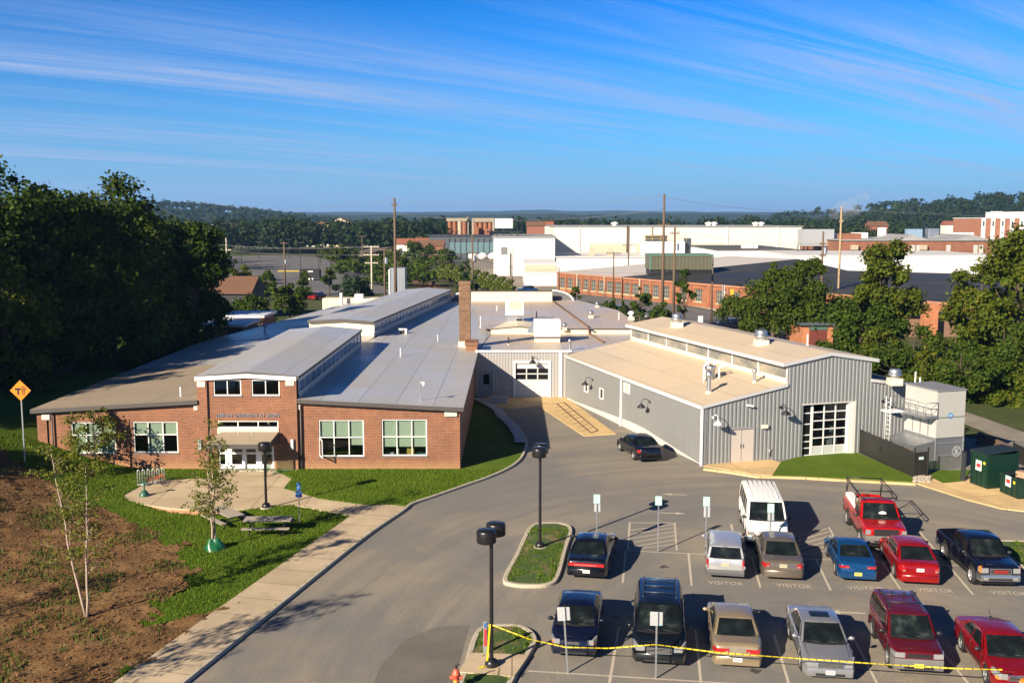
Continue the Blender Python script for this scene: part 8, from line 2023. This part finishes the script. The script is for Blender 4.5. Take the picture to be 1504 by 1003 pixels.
def dumpster(label, corner, left, wd, h_, open_=False, ln_=None):
    d = (left - corner); d.z = 0; l_ = ln_ or d.length; a = atan2(-d.y, -d.x)       # local x runs from the left end to the near corner
    rt = thing('dumpster', label, 'dumpster', corner + d.normalized() * l_, a, 'green dumpsters'); 
    q = MB(); t = .06
    q.bx(0, l_, 0, t, .12, h_); q.bx(0, l_, wd - t, wd, .12, h_ * 1.06); q.bx(0, t, t, wd - t, .12, h_); q.bx(l_ - t, l_, t, wd - t, .12, h_); q.bx(t, l_ - t, t, wd - t, .12, .2); q.build('container', M_DUMP, rt)
    q = MB()
    for x in np.linspace(.12, l_ - .12, 4): q.bx(x - .04, x + .04, -.05, -.001, .15, h_ - .05)
    q.bx(-.04, l_ + .04, -.06, -.001, h_ - .1, h_ + .02); q.bx(l_ + .001, l_ + .05, -.05, wd, h_ - .1, h_ + .02); q.build('rib_frame', M_DUMP, rt)
    q = MB(); 
    if not open_: q.add([(-.03, -.05, h_ + .03), (l_ + .03, -.05, h_ + .03), (l_ + .03, wd + .03, h_ * 1.06 + .08), (-.03, wd + .03, h_ * 1.06 + .08), (-.03, -.05, h_ + .09), (l_ + .03, -.05, h_ + .09), (l_ + .03, wd + .03, h_ * 1.06 + .14), (-.03, wd + .03, h_ * 1.06 + .14)], [(4, 5, 6, 7), (0, 1, 5, 4), (1, 2, 6, 5), (3, 0, 4, 7), (2, 3, 7, 6)])
    else: q.bx(.05, l_ * .45, .05, wd - .05, h_ + .021, h_ + .07)
    q.build('lid', M_DUMPL, rt)
    q = MB(); 
    q.bx(l_ * .35, l_ * .35 + .5, -.066, -.061, h_ * .5, h_ * .5 + .62); o = q.build('notice', M_SWHITE, rt); q = MB(); q.bx(l_ * .35 + .07, l_ * .35 + .43, -.071, -.067, h_ * .5 + .2, h_ * .5 + .42); q.build('red_mark', plain('notice_red', (.6, .03, .03)), o)
    q = MB(); q.bx(l_ * .78, l_ * .78 + .18, -.066, -.061, h_ * .72, h_ * .72 + .16); q.build('yellow_label', plain('label_yellow', (.6, .5, .04)), rt)
    return rt
DD = (GEX * .0 + (G(1468, 724) - G(1493, 734))).normalized()
c1 = G(1449, 720); dumpster('tall closed dark green dumpster beside the bollard', c1, c1 + (G(1424, 711) - c1), 2.2, 2.1)
c2 = G(1494, 735); dd_ = dumpster('low open green dumpster with a cardboard box, nearest the frame edge', c2, c2 + (G(1468, 724) - c2), 3.4, 1.25, True)
q = MB(); q.box((.9, .9, 1.3), (.8, .5, .35), .4); q.box((1.1, 1.3, 1.25), (.5, .6, .3), 1); tag(q.build('cardboard_box', plain('cardboard', (.35, .24, .15), .8), None, dd_.location, dd_.rotation_euler.z), 'crumpled cardboard box lying in the open dumpster', 'box')
tb0, tb1 = G(1436, 652), G(1487, 676); d = tb1 - tb0; rt = thing('timber_edging', 'stacked brown railway timbers behind the dumpsters', 'timber', tb0, atan2(d.y, d.x))
for i in range(3): q = MB(); q.bev(-.3 * i, d.length - .4 * i, -.15 + .18 * i, .13 + .18 * i, .26 * i, .26 * i + .25, .02); q.build('timber', plain('tie_brown', (.15, .09, .055), .85, var=.3, scale=3), rt)
tb2 = G(1487, 676); rt = thing('black_fence', 'short black mesh fence at the right edge behind the dumpsters', 'fence', tb2, atan2(d.y, d.x)); q = MB(); q.bx(0, 9, -.03, .03, 0, 1.2); q.build('mesh_panel', plain('mesh_black', (.015, .013, .012), .6), rt)
for i in range(5): q = MB(); q.cyl((i * 2.2, .05, 0), (i * 2.2, .05, 1.35), .04, n=6); q.build('fence_post', M_BLACK, rt)
# ================================================================ roof equipment
def rtu(label, px, py, z, w_, d_, h_, legs, hood=False, panel=True):
    p = G(px, py, z); rt = thing('rooftop_unit', label, 'rooftop unit', p, 0, 'rooftop air units')
    q = MB(); q.bev(-w_ / 2, w_ / 2, 0, d_, legs, legs + h_, .05); q.build('housing', M_WHITE, rt)
    q = MB()
    if legs > .45:
        for x in (-w_ / 2 + .1, w_ / 2 - .1):
            for y in (.1, d_ - .1): q.bx(x - .05, x + .05, y - .05, y + .05, 0, legs - .001)
        q.bx(-w_ / 2 + .1, w_ * .1, .1, d_ - .2, .0, legs - .05); q.build('stand', M_GALV, rt)
    else: q.bx(-w_ / 2 + .08, w_ / 2 - .08, .08, d_ - .08, 0, legs - .001); q.build('kerb_base', M_CREAM, rt); q = MB(); q.bx(-w_ / 2 - .01, w_ / 2 + .01, -.012, d_ + .01, legs + .001, legs + .14); q.build('dark_skirt', M_FASCIA, rt)
    if panel: q = MB(); q.bx(-w_ * .32, w_ * .38, -.03, -.002, legs + h_ * .35, legs + h_ * .9); q.build('louvre_panel', plain('louvre_tan', (.5, .45, .36), .6), rt)
    if hood: q = MB(); q.add([(-w_ / 2, .2, legs + h_ * .85), (-w_ / 2, d_ - .2, legs + h_ * .85), (-w_ / 2 - .6, .2, legs + h_ * .3), (-w_ / 2 - .6, d_ - .2, legs + h_ * .3), (-w_ / 2, .2, legs + h_ * .25), (-w_ / 2, d_ - .2, legs + h_ * .25)], [(0, 2, 3, 1), (0, 4, 2), (1, 3, 5)]); q.build('intake_hood', M_GALV, rt)
rtu('white rooftop air unit on a steel stand, farther from the garage door', 756, 473, 4.64, 2.05, 1.8, 1.75, .75)
rtu('white rooftop air unit with hood on a low kerb above the garage door', 804, 503, 4.17, 2.6, 2.0, 1.75, .42, True, False)
def vent(label, px, py, z, kind, s=1.0, h_=1.0):
    p = G(px, py, z); rt = thing({'fan': 'exhaust_fan', 'pipe': 'vent_pipe', 'flue': 'flue', 'cap': 'roof_vent'}[kind], label, 'roof vent', p, 0, 'vents on the roofs')
    if kind == 'fan':
        q = MB(); q.bx(-.55 * s, .55 * s, -.55 * s, .55 * s, -.15, .42 * s); q.build('kerb_base', M_CREAM, rt)
        q = MB(); q.lathe([(.42 * s, .42 * s), (.42 * s, .62 * s), (.62 * s, .68 * s), (.62 * s, .80 * s), (.5 * s, .84 * s), (.5 * s, 1.15 * s), (.42 * s, 1.25 * s), (.02, 1.28 * s)], (0, 0, 0), 18); q.build('fan_hood', M_GALV, rt)
    elif kind == 'cap':
        q = MB(); q.bx(-.3 * s, .3 * s, -.3 * s, .3 * s, -.1, .25 * s); q.build('kerb_base', M_CREAM, rt); q = MB(); q.lathe([(.2 * s, .25 * s), (.2 * s, .5 * s), (.36 * s, .55 * s), (.34 * s, .72 * s), (.15 * s, .86 * s), (.02, .88 * s)], (0, 0, 0), 14); q.build('vent_cap', M_GALV if s < 1.01 else M_WHITE, rt)
    elif kind == 'pipe':
        q = MB(); q.cyl((0, 0, -.1), (0, 0, h_), .055 * s, n=8); q.build('pipe', M_WHITE if s <= 1 else M_DARKM, rt); q = MB(); q.cyl((0, 0, -.1), (0, 0, .08), .13, .07, 8); q.build('pipe_boot', M_CREAM, rt)
    else:
        q = MB(); q.cyl((0, 0, -.1), (0, 0, h_), .17 * s, n=14); q.lathe([(.17 * s, h_ * .8), (.30 * s, h_ * .84), (.30 * s, h_), (.1 * s, h_ + .14)], (0, 0, 0), 14); q.build('flue_pipe', M_GALV, rt); q = MB(); q.cyl((0, 0, -.1), (0, 0, .14), .32 * s, .24 * s, 10); q.build('flue_boot', M_CREAM, rt)
vent('silver exhaust fan at the far half of the monitor roof', 994, 479, 6.95, 'fan', .85); vent('silver exhaust fan at the near half of the monitor roof', 1118, 506, 6.9, 'fan', .85)
vent('exhaust fan on a cream box behind the dust collector platform', 1314, 562, 5.0, 'fan', .75)
vent('nearest silver flue on the peach roof', 1041, 577, 4.3, 'flue', .85, 1.35); vent('slim silver flue by the monitor glazing', 1108, 562, 4.9, 'flue', .6, .85); vent('silver flue beside the link roof corner', 837, 516, 4.05, 'flue', .6, 1.0)
vent('small silver vent on the far right roof', 868, 466, 4.64, 'cap', .9); vent('white mushroom vent near the monitor roof end', 927, 469, 4.64, 'cap', 1.1); vent('small white vent beside the hooded air unit', 829, 484, 4.64, 'cap', .8); vent('small white vent near the arched parapet end', 877, 451, 4.64, 'cap', .8)
for lab, px, py, z, s, hh in (('thin white vent pipe near the chimney foot', 643, 503, 4.2, 1, .75), ('thin white vent pipe in the middle of the grey roof', 588.5, 526, 4.3, 1, .85), ('white vent pipe on the tan left roof', 265.7, 585, 4.4, 1, .75), ('white vent pipe right of the chimney', 706, 480, 4.64, 1, 1.1), ('short white vent pipe before the far parapet', 730, 456, 4.64, 1, .6),
        ('dark vent pipe before the low gable', 747, 506, 4.17, 1.3, .7), ('dark vent pipe beside the stand mounted air unit', 788, 466, 4.64, 1.3, .7), ('white vent pipe on the right slope of the monitor roof', 1186, 506, 6.9, 1, .75), ('white vent pipe right of the far right roof vent', 909, 469, 4.64, 1, .75), ('taller thin pipe behind the dust collector', 1344, 566, 4.7, 1, .95), ('shorter thin pipe behind the dust collector', 1351, 567, 4.7, 1, .6)): vent(lab, px, py, z, 'pipe', s, hh)
p = G(1044, 562, 4.45); rt = thing('flue_cluster', 'cluster of white bent vent pipes against the monitor glazing', 'vent pipes', p, GRZ)
for x, y, hh in ((-.55, .0, 1.2), (-.25, .3, 1.35), (.35, .2, 1.3), (.6, -.1, 1.05)): q = MB(); q.tube([(x, y, -.1), (x, y, hh), (x + .12, y - .1, hh + .15), (x + .28, y - .2, hh + .1)], .075, 8); q.build('bent_pipe', M_WHITE, rt)
q = MB(); q.cyl((0, .1, -.1), (0, .1, .9), .2, n=12); q.lathe([(.2, .9), (.42, .95), (.42, 1.2), (.1, 1.3)], (0, .1, 0), 12); q.build('silver_cowl', M_GALV, rt)
p = G(617.5, 591.5, 4.1); rt = thing('camera_pole', 'thin security camera pole on the right brick roof', 'camera', p); q = MB(); q.cyl((0, 0, -.1), (0, 0, 1.72), .035, n=8); q.build('pole', M_GALV, rt); q = MB(); q.tube([(0, 0, 1.35), (.2, -.1, 1.35)], .025, 5); q.lathe([(.02, 0), (.11, -.03), (.11, -.2), (.05, -.28), (.01, -.29)], (.24, -.12, 1.4), 12); q.build('camera_dome', M_WHITE, rt)
q = MB(); q.bev(-.45, .45, 0, .5, .1, .7, .03); p = G(591, 493, 4.35); rt = thing('condenser', 'small white condenser box on the grey roof behind the front lantern', 'air conditioner', p, radians(-8)); q.build('case', M_WHITE, rt); q = MB(); q.lathe([(.02, -.012), (.24, -.012), (.25, -.002)], (.02, -.01, .4), 16, 0, 'Y'); q.build('fan_grille', M_DARKM, rt); q = MB(); q.bx(-.4, .4, .05, .4, 0, .1); q.build('feet', M_GALV, rt)
p = G(389, 487, 4.2); rt = thing('roof_vent', 'bluish turbine vent on the shaded left roof', 'roof vent', p, 0, 'vents on the roofs'); q = MB(); q.cyl((0, 0, -.1), (0, 0, .5), .12, n=10); q.build('neck', M_GALV, rt); q = MB(); q.sphere((0, 0, .65), .3, 14, 8, 0, .6); q.build('turbine', M_GALV, rt)
# ================================================================ dock corner
q = MB(); kk = [p for p in KS if 71 < p.y < 90.5]; strip([Vector((p.x - .175, p.y, KZ)) for p in kk], .75, 0, .22, q); structure(q.build('raised_walk', plain('pale_concrete', (.42, .42, .41), .85)))
p = G(732, 592, .03); ub = thing('utility_box', 'low grey utility box beside the steel door in shade', 'utility box', p); q = MB(); q.bev(-.75, .75, 0, .7, 0, .5, .03); q.build('box_body', plain('box_grey', (.35, .36, .37), .5), ub); q = MB(); q.bev(.4, .85, .9, 1.1, .9, 1.3, .03); q.tube([(.6, 1.0, 0), (.6, 1.0, .9)], .04, 6); q.build('meter', plain('box_grey', (.35, .36, .37), .5), ub); q = MB(); q.bx(-.8, .8, -.05, .75, .501, .54); q.build('lid', M_GALV, ub)
q = MB()
ra, rb = G(818, 593, .055), G(868, 636, .055); rc2, rd2 = G(828, 591, .055), G(878, 632, .055)
for a_, b_ in ((ra, rb), (rc2, rd2), (rb, rd2)): q.tube([a_, b_], .05, 4)
for i in range(9): t = i / 9; a_ = ra.lerp(rb, t); b_ = rc2.lerp(rd2, t); q.tube([a_, b_], .02, 4); q.tube([a_, a_ - (b_ - a_) * .8], .015, 4)
o = q.build('trench_drain', plain('drain_iron', (.10, .06, .03), .7)); structure(o)
q = MB(); em = lambda u, v: (lerp(-62, -29.5, u), lerp(91.6, 140, v), hgt(lerp(-62, -29.5, u), 91.8) * (1 - smooth(v)) - .02); q.grid(em, 24, 12); structure(q.build('embankment', M_LAWN))
q = MB(); q.add([(-62, 30, 3.06), (-38.5, 40, 3.06), (-38.2, 92, 3.06), (-62, 92, 3.06)], [(0, 1, 2, 3)]); structure(q.build('side_street', M_ASPHD))

M_OIL = plain('oil_stain', (.075, .07, .064), .6, var=.4, scale=3)
rr = random.Random(31)
for (px, py) in [(940, 860), (975, 832), (1040, 880), (1240, 940), (905, 905), (1120, 900), (1330, 905), (870, 870), (1180, 830), (980, 850), (760, 990), (1110, 985), (1265, 985)]:
    p = G(px, py); s = rr.uniform(.12, .34); q = MB(); n_ = 14
    ph_ = rr.uniform(0, 6); q.add([(p.x + cos(2 * pi * i / n_) * s * (1 + .35 * sin(3 * i + ph_) + rr.uniform(-.2, .2)), p.y + sin(2 * pi * i / n_) * s * .9 * (1 + .3 * sin(2 * i + ph_) + rr.uniform(-.2, .2)), .0045) for i in range(n_)], [tuple(range(n_))]); q.build('oil_stain', M_OIL, LOT)
q = MB()
for (a_, b_, k_) in [((1000, 700), (1240, 745), 4), ((1130, 885), (1490, 905), 6)]:
    A_, B_ = G(*a_, .0035), G(*b_, .0035); pts = []; m__ = 40
    d = (B_ - A_); n_ = Vector((-d.y, d.x, 0)).normalized(); off = 0
    for i in range(m__ + 1): off += rr.uniform(-.12, .12); pts.append(A_.lerp(B_, i / m__) + n_ * off)
    for u_, v_ in zip(pts[:-1], pts[1:]): w_ = n_ * rr.uniform(.006, .016); q.quad(u_ - w_, v_ - w_, v_ + w_, u_ + w_)
q.build('crack_filler', plain('crack_tar', (.10, .094, .085), .6), LOT)
for o in list(SC.objects):
    if o.type == 'MESH' and len(o.data.polygons) == 0: bpy.data.objects.remove(o)
bpy.context.view_layer.update()
